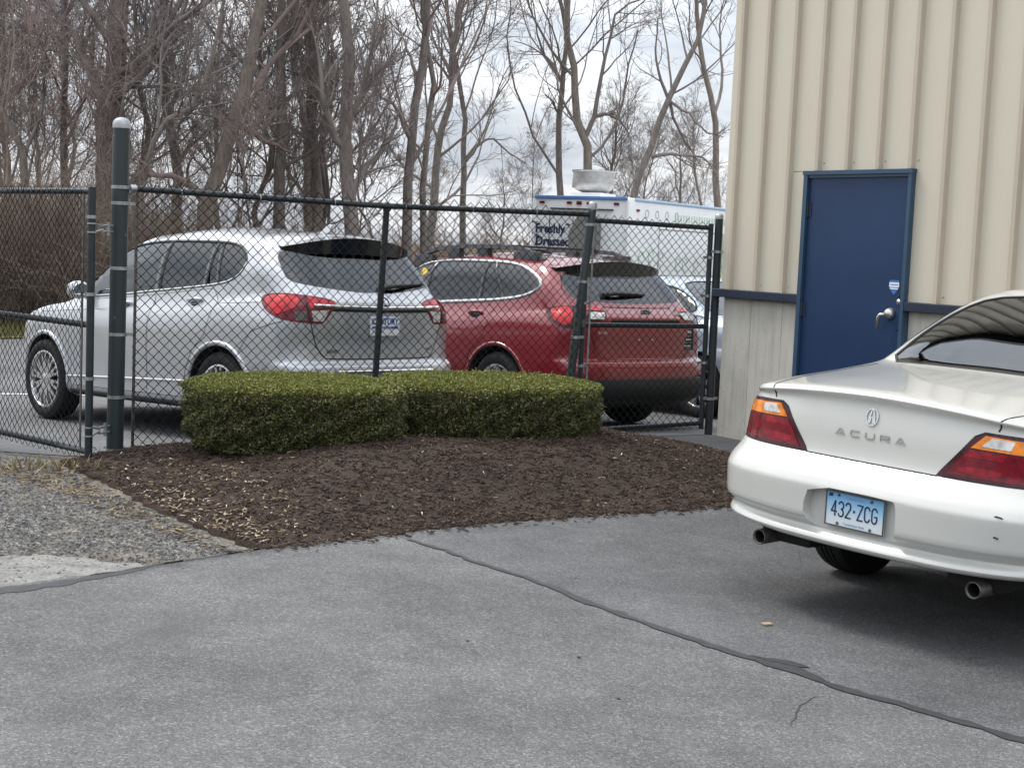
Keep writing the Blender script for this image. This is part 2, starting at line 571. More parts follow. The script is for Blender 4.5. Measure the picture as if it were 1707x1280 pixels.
class MB:
    def __init__(self):
        self.V, self.F = [], []

    def add(self, V, F):
        b = len(self.V)
        self.V.extend([tuple(v) for v in V])
        self.F.extend([tuple(i + b for i in f) for f in F])
        return self

    def box(self, c, s, rot=None):
        hx, hy, hz = s[0] / 2, s[1] / 2, s[2] / 2
        V = [Vector((x, y, z)) for x in (-hx, hx) for y in (-hy, hy) for z in (-hz, hz)]
        if rot is not None:
            V = [rot @ v for v in V]
        V = [v + Vector(c) for v in V]
        return self.add(V, [(0, 1, 3, 2), (4, 6, 7, 5), (0, 4, 5, 1), (2, 3, 7, 6), (0, 2, 6, 4), (1, 5, 7, 3)])

    def rbox(self, c, s, r=0.01, rot=None):
        """box with chamfered edges (24 verts)"""
        hx, hy, hz = s[0] / 2, s[1] / 2, s[2] / 2
        r = min(r, hx * .9, hy * .9, hz * .9)
        bm = bmesh.new()
        bmesh.ops.create_cube(bm, size=1.0)
        for v in bm.verts:
            v.co = Vector((v.co.x * s[0], v.co.y * s[1], v.co.z * s[2]))
        bmesh.ops.bevel(bm, geom=list(bm.edges), offset=r, segments=2, profile=0.6, affect='EDGES')
        bm.verts.index_update()
        V = [v.co.copy() for v in bm.verts]
        if rot is not None:
            V = [rot @ v for v in V]
        V = [v + Vector(c) for v in V]
        F = [tuple(v.index for v in f.verts) for f in bm.faces]
        bm.free()
        return self.add(V, F)

    def tube(self, pts, r, n=10, cap=True, closed=False):
        pts = [Vector(p) for p in pts]
        m = len(pts)
        rs = r if isinstance(r, (list, tuple, np.ndarray)) else [r] * m
        V, F = [], []
        ref = None
        for i, p in enumerate(pts):
            if closed:
                d = pts[(i + 1) % m] - pts[i - 1]
            else:
                d = pts[min(i + 1, m - 1)] - pts[max(i - 1, 0)]
            d.normalize()
            if ref is None:
                ref = Vector((0, 0, 1)) if abs(d.z) < 0.9 else Vector((1, 0, 0))
            a = d.cross(ref).normalized()
            b = a.cross(d).normalized()
            ref = b
            for k in range(n):
                t = 2 * math.pi * k / n
                V.append(p + (a * math.cos(t) + b * math.sin(t)) * rs[i])
        for i in range(m if closed else m - 1):
            j = (i + 1) % m
            for k in range(n):
                F.append((i * n + k, i * n + (k + 1) % n, j * n + (k + 1) % n, j * n + k))
        if cap and not closed:
            F.append(tuple(range(n - 1, -1, -1)))
            F.append(tuple((m - 1) * n + k for k in range(n)))
        return self.add(V, F)

    def lathe(self, prof, n=24, M=None, cap=False):
        """profile [(r,z)] about local z, optional matrix"""
        V, F = [], []
        for r, z in prof:
            for k in range(n):
                t = 2 * math.pi * k / n
                V.append(Vector((r * math.cos(t), r * math.sin(t), z)))
        m = len(prof)
        for i in range(m - 1):
            for k in range(n):
                F.append((i * n + k, i * n + (k + 1) % n, (i + 1) * n + (k + 1) % n, (i + 1) * n + k))
        if cap:
            F.append(tuple(range(n - 1, -1, -1)))
            F.append(tuple((m - 1) * n + k for k in range(n)))
        if M is not None:
            V = [M @ v for v in V]
        return self.add(V, F)

    def prism(self, poly, h0, h1, M=None):
        n = len(poly)
        V = [Vector((x, y, h0)) for x, y in poly] + [Vector((x, y, h1)) for x, y in poly]
        F = [tuple(range(n - 1, -1, -1)), tuple(range(n, 2 * n))]
        F += [(i, (i + 1) % n, n + (i + 1) % n, n + i) for i in range(n)]
        if M is not None:
            V = [M @ v for v in V]
        return self.add(V, F)

    def build(self, name, mat, parent=None, smooth=False, auto=None):
        o = build(name, self.V, self.F, mat, parent, smooth)
        if auto is not None:
            sharp_by_angle(o.data, auto)
        return o


def sharp_by_angle(me, deg):
    """smooth faces, keep edges sharper than deg"""
    me.polygons.foreach_set('use_smooth', np.ones(len(me.polygons), dtype=bool))
    bm = bmesh.new()
    bm.from_mesh(me)
    lim = math.radians(deg)
    for e in bm.edges:
        if len(e.link_faces) == 2 and e.calc_face_angle(0) > lim:
            e.smooth = False
    bm.to_mesh(me)
    bm.free()


def copy_tree(o, parent=None):
    c = o.copy()
    COL.objects.link(c)
    c.parent = parent
    for ch in list(o.children):
        copy_tree(ch, c)
    return c


def text_mesh(name, s, size, mat, M, parent=None, sx=1.0, extrude=0.001, bold=0.0, shear=0.0, spacing=1.0):
    """flat lettering from the built-in font, as a mesh; M maps (x right, y up, z out)"""
    cu = bpy.data.curves.new(name, 'FONT')
    cu.body = s
    cu.size = size
    cu.align_x = 'CENTER'
    cu.align_y = 'CENTER'
    cu.extrude = extrude
    cu.offset = bold
    cu.shear = shear
    cu.space_character = spacing
    cu.resolution_u = 3
    tmp = bpy.data.objects.new(name, cu)
    COL.objects.link(tmp)
    dg = bpy.context.evaluated_depsgraph_get()
    me = bpy.data.meshes.new_from_object(tmp.evaluated_get(dg))
    bpy.data.objects.remove(tmp, do_unlink=True)
    bpy.data.curves.remove(cu)
    me.transform(M @ Matrix.Diagonal((sx, 1, 1, 1)))
    me.materials.clear()
    me.materials.append(MATS[mat])
    return link(name, me, parent)


def frame_matrix(origin, right, up):
    """4x4 with columns right, up, out (= right x up)"""
    r, u = Vector(right).normalized(), Vector(up).normalized()
    o = r.cross(u)
    return Matrix(((r.x, u.x, o.x, origin[0]), (r.y, u.y, o.y, origin[1]), (r.z, u.z, o.z, origin[2]), (0, 0, 0, 1)))


def in_poly(px, py, poly):
    """vectorised point in polygon"""
    px, py = np.asarray(px), np.asarray(py)
    ins = np.zeros(px.shape, bool)
    n = len(poly)
    for i in range(n):
        x0, y0 = poly[i]
        x1, y1 = poly[(i + 1) % n]
        if y0 == y1:
            continue
        c = ((y0 > py) != (y1 > py)) & (px < (x1 - x0) * (py - y0) / (y1 - y0) + x0)
        ins ^= c
    return ins


def dist_poly(px, py, poly):
    px, py = np.asarray(px, float), np.asarray(py, float)
    best = np.full(px.shape, 1e9)
    n = len(poly)
    for i in range(n):
        a, b = np.array(poly[i]), np.array(poly[(i + 1) % n])
        d = b - a
        t = np.clip(((px - a[0]) * d[0] + (py - a[1]) * d[1]) / (d @ d + 1e-12), 0, 1)
        best = np.minimum(best, np.hypot(px - a[0] - t * d[0], py - a[1] - t * d[1]))
    return best


def chaikin(poly, n=2, closed=True):
    P = [np.array(p, float) for p in poly]
    for _ in range(n):
        Q = []
        m = len(P)
        rng_ = range(m) if closed else range(m - 1)
        if not closed:
            Q.append(P[0])
        for i in rng_:
            a, b = P[i], P[(i + 1) % m]
            Q += [0.75 * a + 0.25 * b, 0.25 * a + 0.75 * b]
        if not closed:
            Q.append(P[-1])
        P = Q
    return P


def cdt_fill(poly, res, jitter=0.0, edge_res=None):
    """triangulate a 2-D polygon with an interior grid; returns points, triangles, boundary flags"""
    poly = [np.array(p[:2], float) for p in poly]
    er = edge_res or res
    B = []
    for i in range(len(poly)):
        a, b = poly[i], poly[(i + 1) % len(poly)]
        k = max(1, int(math.ceil(np.linalg.norm(b - a) / er)))
        for j in range(k):
            B.append(a + (b - a) * j / k)
    B = np.array(B)
    x0, y0 = B.min(0)
    x1, y1 = B.max(0)
    gx, gy = np.meshgrid(np.arange(x0 + res / 2, x1, res), np.arange(y0 + res / 2, y1, res))
    gx, gy = gx.ravel(), gy.ravel()
    if jitter:
        gx = gx + RNG.uniform(-jitter, jitter, gx.shape)
        gy = gy + RNG.uniform(-jitter, jitter, gy.shape)
    bl = [tuple(p) for p in B]
    ok = in_poly(gx, gy, bl) & (dist_poly(gx, gy, bl) > res * 0.35)
    pts = bl + list(zip(gx[ok].tolist(), gy[ok].tolist()))
    n = len(bl)
    vs, es, fs, ov, oe, of = delaunay_2d_cdt([Vector(p) for p in pts], [(i, (i + 1) % n) for i in range(n)], [], 1, 1e-6)
    return np.array([[v.x, v.y] for v in vs]), [tuple(f) for f in fs], n


# ------------------------------------------------------------------ lie of the land
FENCE_A = np.array((-2.655, 9.853))
FENCE_B = np.array((1.652, 12.363))
FDIR = (FENCE_B - FENCE_A) / np.linalg.norm(FENCE_B - FENCE_A)
FNRM = np.array((-FDIR[1], FDIR[0]))


def sstep(t):
    t = np.clip(t, 0, 1)
    return t * t * (3 - 2 * t)


def ground_z(x, y):
    x, y = np.asarray(x, float), np.asarray(y, float)
    s = (x - FENCE_A[0]) * FNRM[0] + (y - FENCE_A[1]) * FNRM[1]
    back = -0.30 * (1 - np.exp(-np.maximum(s, 0) / 2.6))
    right = -0.105 * sstep((x + 0.6) / 2.6) * sstep((10.6 - y) / 3.0)
    return back + right + 0.012 * np.sin(x * 0.9 + 1.0) * np.cos(y * 0.7) * sstep((12 - y) / 4)


def sheet(name, poly, off, mat, res=0.35, skirt=0.0, jitter=0.0, extra=None, smooth=True, kind='structure'):
    P, F, n = cdt_fill(poly, res, jitter)
    z = ground_z(P[:, 0], P[:, 1]) + off
    if extra is not None:
        z = z + extra(P[:, 0], P[:, 1])
    V = [(p[0], p[1], zz) for p, zz in zip(P, z)]
    F = list(F)
    if skirt:
        b = len(V)
        V += [(V[i][0], V[i][1], V[i][2] - skirt) for i in range(n)]
        F += [(i, b + i, b + (i + 1) % n, (i + 1) % n) for i in range(n)]
    o = build(name, V, F, mat, None, smooth)
    tag(o, kind=kind)
    return o

# ------------------------------------------------------------------ the ground
_gx = np.unique(np.concatenate([np.arange(-16, 24.01, 1.0), np.array([-900, -400, -180, -90, -50, -35, -25, -20, 30, 40, 60, 100, 200, 400, 900])]))
_gy = np.unique(np.concatenate([np.arange(-6, 60.01, 1.0), np.array([-300, -120, -50, -20, -12, 70, 85, 110, 150, 220, 400, 900])]))
_X, _Y = np.meshgrid(_gx, _gy)
_Z = ground_z(_X, _Y) - 0.06
_nx, _ny = len(_gx), len(_gy)
_id = np.arange(_nx * _ny).reshape(_ny, _nx)
_F = np.stack([_id[:-1, :-1].ravel(), _id[:-1, 1:].ravel(), _id[1:, 1:].ravel(), _id[1:, :-1].ravel()], 1)
ground = build_np('ground', np.stack([_X.ravel(), _Y.ravel(), _Z.ravel()], 1), _F, 'earth', None, True)
tag(ground, kind='structure')

BED = [(-2.915, 9.503), (-2.599, 9.087), (-2.293, 8.643), (-1.9, 8.041), (-1.603, 7.586), (-1.322, 7.256), (-1.175, 7.098), (-0.851, 7.326), (-0.51, 7.616), (0.054, 8.095), (0.691, 8.597), (1.404, 9.077), (1.75, 9.70), (1.93, 10.55), (1.66, 11.30), (1.445, 11.70), (1.19, 12.02), (1.0, 11.93), (-1.0, 10.86), (-2.75, 9.86)]
CRACK = [(-0.496, 7.431), (-0.302, 7.22), (-0.117, 6.98), (0.056, 6.819), (0.247, 6.597), (0.425, 6.356), (0.617, 6.146), (0.776, 5.975), (0.928, 5.831), (1.078, 5.721), (1.177, 5.616), (1.322, 5.434), (1.473, 5.318), (1.579, 5.222), (1.709, 5.086), (1.815, 4.979), (2.2, 4.6), (2.9, 3.9)]


def rough_edge(poly, amp, step=0.12, seed=3):
    r = np.random.default_rng(seed)
    Q = []
    for i in range(len(poly)):
        a, b = np.array(poly[i]), np.array(poly[(i + 1) % len(poly)])
        L = np.linalg.norm(b - a)
        k = max(1, int(L / step))
        nn = np.array((-(b - a)[1], (b - a)[0])) / max(L, 1e-6)
        for j in range(k):
            Q.append(tuple(a + (b - a) * j / k + nn * r.normal(0, amp)))
    return Q


gravel_poly = [(-16, 0), (-4, 0), (-1.0, 6.4), (-0.6, 8.0), (-2.2, 10.2), (-3.95, 11.0), (-9, 14.6), (-16, 18.6)]
sheet('gravel_shoulder', gravel_poly, -0.005, 'gravel', 0.4)
lot_poly = [(-16, 18.0), (-9, 14.2), (-3.9, 10.75), (-2.66, 9.93), (1.62, 12.44), (2.6, 13.1), (14, 20.8), (24, 27), (24, 54), (-1, 54), (-4, 36), (-6.2, 26.2), (-8.2, 23.5), (-16, 23.0)]
sheet('parking_lot', lot_poly, 0.0, 'asphalt_lot', 0.6)
drive_edge = [(-6.6, 1.05), (-4.4, 3.45), (-2.104, 6.065), (-1.911, 6.255), (-1.719, 6.503), (-1.508, 6.758), (-1.203, 7.092)]
drive_edge = rough_edge(drive_edge + [(-1.2, 7.1)], 0.012, 0.08)[:-1]
drive_poly = drive_edge + [(-0.7, 7.6), (0.4, 8.7), (1.15, 9.5), (1.3, 10.6), (0.9, 11.6), (1.05, 12.06), (1.66, 12.42), (2.4, 12.2), (9, 3), (9, -6), (-13, -6)]
sheet('driveway', drive_poly, 0.014, 'asphalt_drive', 0.16, skirt=0.05)
sheet('driveway_upper', [tuple(p) for p in CRACK] + [(6, .8), (9, .8), (9, 3), (2.4, 12.2), (1.66, 12.42), (1.05, 12.06), (.9, 11.6), (1.3, 10.6), (1.15, 9.5), (.4, 8.7), (-.35, 7.85), (-.62, 7.62)], 0.0160, 'asphalt_smooth', 0.16)
# darker, newer strip of asphalt in front of the walk gate and along the wall
sheet('asphalt_apron', [(1.0, 12.0), (1.25, 11.5), (1.75, 11.0), (1.98, 10.3), (2.6, 9.6), (3.3, 8.9), (4.0, 8.8), (1.9, 12.2), (1.62, 12.36)], 0.0195, 'asphalt_dark', 0.3)
sheet('stone_dust_patch', rough_edge([(-2.05, 6.13), (-2.9, 5.2), (-3.6, 5.4), (-3.1, 6.5), (-2.35, 6.72), (-2.0, 6.75), (-1.72, 6.68), (-1.62, 6.62), (-1.80, 6.46)], 0.03, 0.07, 5), 0.004, 'stone_dust', 0.25)


def ribbon(name, pts, widths, off, mat, kind='structure', seed=1, jit=0.25):
    r = np.random.default_rng(seed)
    P = [np.array(p, float) for p in pts]
    D = []
    for i in range(len(P) - 1):
        k = max(1, int(np.linalg.norm(P[i + 1] - P[i]) / 0.05))
        for j in range(k):
            u = j / k
            D.append((P[i] + (P[i + 1] - P[i]) * u, widths[i] * (1 - u) + widths[i + 1] * u))
    D.append((P[-1], widths[-1]))
    V, F = [], []
    for i, (p, w) in enumerate(D):
        t = D[min(i + 1, len(D) - 1)][0] - D[max(i - 1, 0)][0]
        nn = np.array((-t[1], t[0])) / (np.linalg.norm(t) + 1e-9)
        p = p + nn * r.normal(0, 0.004)
        for s in (-1, 1):
            q = p + nn * s * w / 2 * (1 + r.normal(0, jit))
            V.append((q[0], q[1], float(ground_z(q[0], q[1])) + off))
        if i:
            F.append((2 * i - 2, 2 * i - 1, 2 * i + 1, 2 * i))
    return tag(build(name, V, F, mat), kind=kind)


_w = [0.016, 0.020, 0.022, 0.022, 0.026, 0.028, 0.026, 0.028, 0.030, 0.050, 0.034, 0.034, 0.030, 0.032, 0.030, 0.030, 0.03, 0.03]
ribbon('tar_sealed_crack', CRACK, [v * 1.75 for v in _w], 0.0182, 'tar', seed=4)
sheet('tar_patch', rough_edge([(1.00, 5.80), (1.09, 5.735), (1.185, 5.69), (1.225, 5.70), (1.20, 5.735), (1.12, 5.785)], 0.004, 0.03, 9), 0.0196, 'tar', 0.05)
ribbon('asphalt_edge', [(-3.34, 4.56), (-2.54, 5.48), (-2.07, 6.01), (-1.87, 6.21), (-1.69, 6.46), (-1.57, 6.64)], [.09, .09, .08, .07, .04, .01], 0.0162, 'tar', seed=14, jit=.35)  # dark strip along the asphalt rim, borrowing the crack sealer's material
ribbon('hairline_crack', [(1.0, 4.95), (1.06, 5.1), (1.09, 5.2), (1.17, 5.33)], [0.004, 0.007, 0.006, 0.003], 0.0160, 'tar', seed=8)
ribbon('parking_line', [(-7.5, 15.2), (-5.44, 15.62), (-4.3, 15.86)], [0.1, 0.1, 0.1], 0.005, 'road_paint', seed=3, jit=0.05)
sheet('grass_verge', [(-16, 22.8), (-8.2, 23.3), (-6.0, 26), (-3.8, 36), (-5.5, 36), (-8.6, 27.2), (-16, 26.0)], 0.02, 'grass_dry', 0.8, jitter=0.2)


def bed_h(x, y):
    d = dist_poly(x, y, BED[:-3] + [(1.3, 12.6), (-2.9, 10.15)])
    ins = in_poly(x, y, BED)
    h = 0.215 * sstep(d / 1.55) ** 0.8 * ins
    return h


def bed_surface(x, y):
    return ground_z(x, y) + bed_h(x, y) + 0.022


_BE = rough_edge(BED, 0.022, 0.06, 11)
sheet('mulch_bed', _BE, 0.022, 'mulch', 0.05, skirt=0.06, jitter=0.018,
      extra=lambda x, y: bed_h(x, y) + RNG.normal(0, 0.006, np.shape(x)))


def scatter_bits(name, pts, normals_jit, sizes, mats, mi, kind='stuff', label=None, cat=None):
    """many small tilted slivers (12-triangle boxes) in one mesh: pts (n,3), sizes (n,3)"""
    n = len(pts)
    yaw = RNG.uniform(0, 2 * math.pi, n)
    pit = RNG.normal(0, normals_jit, n)
    rol = RNG.normal(0, normals_jit, n)
    cy, sy, cp, sp, cr, sr = np.cos(yaw), np.sin(yaw), np.cos(pit), np.sin(pit), np.cos(rol), np.sin(rol)
    ax = np.stack([cy * cp, sy * cp, sp], 1)
    ay = np.stack([-sy * cr + cy * sp * -sr, cy * cr + sy * sp * -sr, cp * sr], 1)
    az = np.cross(ax, ay)
    V = np.empty((n, 8, 3))
    k = 0
    for a in (-.5, .5):
        for b in (-.5, .5):
            for c_ in (-.5, .5):
                tp = 0.55 if a > 0 else 1.0
                V[:, k] = pts + ax * (a * sizes[:, :1]) + ay * (b * tp * sizes[:, 1:2]) + az * (c_ * sizes[:, 2:3])
                k += 1
    q = np.array([(0, 1, 3, 2), (4, 6, 7, 5), (0, 4, 5, 1), (2, 3, 7, 6), (0, 2, 6, 4), (1, 5, 7, 3)])
    F = (np.arange(n)[:, None, None] * 8 + q[None]).reshape(-1, 4)
    o = build_np(name, V.reshape(-1, 3), F, mats, None, False, np.repeat(mi, 6))
    return tag(o, label, cat, None, kind)


def rand_in(poly, n, seed):
    r = np.random.default_rng(seed)
    P = np.array(poly)
    lo, hi = P.min(0), P.max(0)
    out = np.empty((0, 2))
    while len(out) < n:
        q = r.uniform(lo, hi, (n * 2, 2))
        out = np.vstack([out, q[in_poly(q[:, 0], q[:, 1], poly)]])
    return out[:n]


_n = 24000
_p = rand_in(BED, _n, 21)
_z = bed_surface(_p[:, 0], _p[:, 1])
_mi = RNG.choice([0, 1, 2], _n, p=[0.42, 0.44, 0.14])
scatter_bits('mulch_shreds', np.column_stack([_p, _z + 0.004]), 0.35,
             np.column_stack([RNG.uniform(0.012, 0.05, _n), RNG.uniform(0.003, 0.010, _n), RNG.uniform(0.002, 0.006, _n)]),
             ['shred_dark', 'shred_brown', 'shred_grey'], _mi, label='dark brown shredded bark mulch covering the raised bed', cat='mulch')
# pale wood chips, thick along the left rim of the bed, thin elsewhere
_rim = rand_in([(-2.5, 9.2), (-2.2, 8.6), (-1.6, 7.6), (-1.2, 7.15), (-0.85, 7.45), (-1.2, 8.1), (-1.7, 8.9), (-2.2, 9.3)], 210, 31)
_rim2 = rand_in([(-2.15, 8.4), (-1.62, 7.55), (-1.2, 7.1), (-1.1, 7.35), (-1.45, 7.85), (-1.9, 8.5)], 170, 32)
_any = rand_in(BED, 220, 33)
_p = np.vstack([_rim, _rim2, _any])
_n = len(_p)
_z = bed_surface(_p[:, 0], _p[:, 1]) + 0.012
scatter_bits('wood_chips', np.column_stack([_p, _z]), 0.3,
             np.column_stack([RNG.uniform(0.010, 0.034, _n), RNG.uniform(0.004, 0.009, _n), RNG.uniform(0.002, 0.004, _n)]),
             ['chip_pale', 'chip_white', 'straw'], RNG.choice([0, 1, 2], _n, p=[.5, .22, .28]), label='pale wood chips strewn over the left rim of the mulch', cat='wood chips')
# spill of shreds and straw outside the bed
_p = np.vstack([rand_in([(-3.0, 9.4), (-2.6, 9.0), (-1.4, 7.2), (-1.15, 7.0), (-1.35, 6.95), (-2.0, 7.7), (-2.7, 8.6), (-3.4, 9.3)], 420, 41),
                rand_in([(-3.9, 9.6), (-2.7, 9.6), (-2.2, 8.7), (-2.6, 8.4), (-3.6, 9.0)], 220, 42)])
_n = len(_p)
scatter_bits('straw_litter', np.column_stack([_p, ground_z(_p[:, 0], _p[:, 1]) + 0.008]), 0.15,
             np.column_stack([RNG.uniform(0.02, 0.08, _n), RNG.uniform(0.002, 0.008, _n), RNG.uniform(0.002, 0.004, _n)]),
             ['straw', 'shred_brown', 'chip_pale'], RNG.choice([0, 1, 2], _n, p=[.45, .4, .15]), label='dry straw and bark litter between mulch and gravel', cat='litter')


# shreds kicked out over the asphalt along the front edge
_t = RNG.uniform(0, 1, 420)
_ed = np.array(BED[6:12])
_k = np.clip((_t * 5).astype(int), 0, 4)
_q = _ed[_k] + (_ed[_k + 1] - _ed[_k]) * (_t * 5 - _k)[:, None]
_o = np.abs(RNG.normal(0, 0.055, 420)) - 0.02
_q = _q + np.column_stack([_o * 0.62, -_o * 0.78])
scatter_bits('mulch_spill', np.column_stack([_q, ground_z(_q[:, 0], _q[:, 1]) + 0.024]), 0.12,
             np.column_stack([RNG.uniform(0.010, 0.05, 420), RNG.uniform(0.003, 0.011, 420), RNG.uniform(0.002, 0.006, 420)]),
             ['shred_dark', 'shred_brown', 'shred_grey'], RNG.choice([0, 1, 2], 420), label='bark shreds spilled on the asphalt along the bed edge', cat='mulch')


def stones(name, poly, n, smin, smax, seed, label):
    r = np.random.default_rng(seed)
    p = rand_in(poly, n, seed)
    z = ground_z(p[:, 0], p[:, 1])
    s = r.uniform(smin, smax, n) * r.uniform(0.6, 1.3, n)
    base = np.array([(1, 0, 0), (0, 1, 0), (-1, 0, 0), (0, -1, 0), (0, 0, 0.7), (0, 0, -0.5)], float)
    V = base[None] * s[:, None, None] * r.uniform(0.6, 1.25, (n, 6, 3))
    a = r.uniform(0, 6.28, n)
    R = np.zeros((n, 3, 3))
    R[:, 0, 0], R[:, 0, 1], R[:, 1, 0], R[:, 1, 1], R[:, 2, 2] = np.cos(a), -np.sin(a), np.sin(a), np.cos(a), 1
    V = np.einsum('nij,nkj->nki', R, V) + np.column_stack([p, z + s * 0.25])[:, None]
    q = np.array([(0, 1, 4), (1, 2, 4), (2, 3, 4), (3, 0, 4), (1, 0, 5), (2, 1, 5), (3, 2, 5), (0, 3, 5)])
    F = (np.arange(n)[:, None, None] * 6 + q[None]).reshape(-1, 3)
    o = build_np(name, V.reshape(-1, 3), F, ['stone_a', 'stone_b', 'stone_c'], None, False, np.repeat(r.choice([0, 1, 2], n, p=[.5, .25, .25]), 8))
    return tag(o, label, 'gravel', None, 'stuff')


stones('gravel_stones', [(-4.3, 5.0), (-3.0, 5.4), (-2.2, 6.1), (-1.3, 7.05), (-2.2, 8.4), (-2.9, 9.4), (-4.6, 11.3), (-6, 11)], 30000, 0.004, 0.010, 51, 'loose grey gravel on the shoulder left of the mulch bed')
stones('lot_gravel', [(-2.6, 10.0), (1.4, 12.3), (1.0, 13.2), (-3.2, 11.0)], 2500, 0.006, 0.016, 52, 'loose gravel on the lot behind the fence')

# bits lying on the driveway
mb = MB().rbox((0, 0, 0.004), (0.045, 0.028, 0.008), 0.003)
chip = mb.build('wood_chip', 'chip_pale')
chip.location = (1.156, 6.322, float(ground_z(1.156, 6.322)) + 0.019)
chip.rotation_euler = (0.05, 0.03, 0.5)
tag(chip, 'single pale wood chip lying on the asphalt near the white sedan', 'wood chip')
for i, (x, y, s, lb) in enumerate([(-0.13, 5.62, 0.006, 'tiny dark pebble on the asphalt, farthest left of the four'), (0.30, 5.53, 0.008, 'tiny dark pebble on the asphalt below the mulch bed'),
                                   (0.42, 5.06, 0.007, 'tiny dark pebble on the asphalt near bottom centre'), (0.86, 4.41, 0.007, 'tiny dark pebble on the asphalt nearest the bottom edge')]):
    mb = MB()
    mb.lathe([(0.2 * s, 0), (s, 0.3 * s), (0.85 * s, 0.8 * s), (0.3 * s, 1.05 * s)], 7, cap=True)
    o = mb.build('pebble', 'stone_c')
    o.location = (x, y, float(ground_z(x, y)) + 0.0145)
    o.rotation_euler = (0, 0, i * 1.3)
    tag(o, lb, 'pebble')

# ------------------------------------------------------------------ the metal building
BW = -math.radians(55.658)
bld = empty('metal_building', (1.738, 12.293, 0), (0, 0, BW))
tag(bld, 'tan ribbed metal building on a concrete base behind the white sedan', 'building')
EAVE = 5.2
WL = 9.15 + 0.105
DX0, DX1, DZ = 0.900, 1.965, 2.195          # outside of the door frame
RIBP = 0.305


def rib_panel(width, z0, z1, first_edge=False):
    """one siding panel, rib on its right-hand edge; local x from 0 to width, face at y = -0.03"""
    prof = [(0.0, -0.030), (width * 0.5, -0.0305), (width - 0.056, -0.030), (width - 0.046, -0.064), (width - 0.014, -0.064), (width - 0.002, -0.030), (width, -0.030)]
    if width < 0.07:
        prof = [(0, -0.030), (width, -0.030)]
    V, F = [], []
    for z in (z0, z1):
        for x, y in prof:
            V.append((x, y, z))
    n = len(prof)
    for i in range(n - 1):
        F.append((i, i + 1, n + i + 1, n + i))
    # back skin and ends so that the panel is a closed sheet
    for z in (z0, z1):
        V += [(0, -0.006, z), (width, -0.006, z)]
    b = 2 * n
    F += [(b + 1, b, b + 2, b + 3), (0, n, b + 2, b), (n - 1, b + 1, b + 3, 2 * n - 1)]
    F += [tuple(list(range(n - 1, -1, -1)) + [b, b + 1]), tuple(list(range(n, 2 * n)) + [b + 3, b + 2])]
    return V, F


def place_panel(x, w, z0, z1, cache={}):
    key = (round(w, 3), round(z0, 3), round(z1, 3))
    if key not in cache:
        V, F = rib_panel(w, z0, z1)
        n_ = 6
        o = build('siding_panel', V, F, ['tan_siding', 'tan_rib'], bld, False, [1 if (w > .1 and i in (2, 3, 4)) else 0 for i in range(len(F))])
        cache[key] = o.data
    else:
        o = link('siding_panel', cache[key], bld)
    o.location = (x, 0, 0)
    return o


SZ0 = 1.248
# first narrow panel at the corner, then one panel per rib
place_panel(-0.02, 0.125 + 0.02, SZ0, EAVE)
x = 0.125
while x < WL:
    x1 = x + RIBP
    if x1 <= DX0 + 0.06 or x >= DX1 - 0.03:
        place_panel(x, RIBP, SZ0, EAVE)
    else:
        place_panel(x, RIBP, DZ + 0.004, EAVE)
    x = x1
# filler strips of siding beside the door
mb = MB()
lx = 0.125 + RIBP * 2
if lx < DX0:
    mb.box(((lx + DX0) / 2, -0.018, (SZ0 + DZ) / 2), (DX0 - lx - 0.002, 0.024, DZ - SZ0))
    mb.build('siding_strip', 'tan_siding', bld)
rx = 0.125 + RIBP * 7
# sheet-metal screws beside the ribs, just above the base trim and above the door
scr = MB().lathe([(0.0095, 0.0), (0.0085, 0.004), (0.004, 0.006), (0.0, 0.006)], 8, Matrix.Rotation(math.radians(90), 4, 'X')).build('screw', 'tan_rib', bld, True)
scr.location = (0.125 + RIBP + 0.02, -0.030, 1.30)
for k in range(2, 29):
    xs = 0.125 + RIBP * k + 0.02
    for zz in (1.30, 2.26):
        if (DX0 - 0.05 < xs < DX1 + 0.03) != (zz > 2):
            continue
        so = link('screw', scr.data, bld)
        so.location = (xs, -0.030, zz)
# left side wall, back wall, roof
mb = MB()
D = 14.0
mb.box((WL / 2 - 0.02, D / 2, EAVE / 2 + 0.6), (WL - 0.05, D - 0.03, EAVE - 1.3))
mb.build('inner_wall', 'tan_siding', bld)
k = 0
y = 0.0
while y < D:
    V, F = rib_panel(RIBP, SZ0, EAVE)
    V = [(-0.026 + (v[1] + 0.030), D - (y + v[0]) if False else y + v[0], v[2]) for v in V]
    F = [tuple(reversed(f)) for f in F]
    if k == 0:
        o = build('siding_panel', V, F, 'tan_siding', bld)
        side_me = o.data
    else:
        o = link('siding_panel', side_me, bld)
        o.location = (0, y, 0)
    k += 1
    y += RIBP
mb = MB()
mb.box((WL / 2, D / 2, EAVE + 0.06), (WL + 0.3, D + 0.20, 0.10))
mb.build('roof', 'navy_trim', bld)
mb = MB()
mb.rbox((WL / 2, -0.15, EAVE + 0.0), (WL + 0.3, 0.11, 0.13), 0.02)
mb.build('gutter', 'navy_trim', bld)
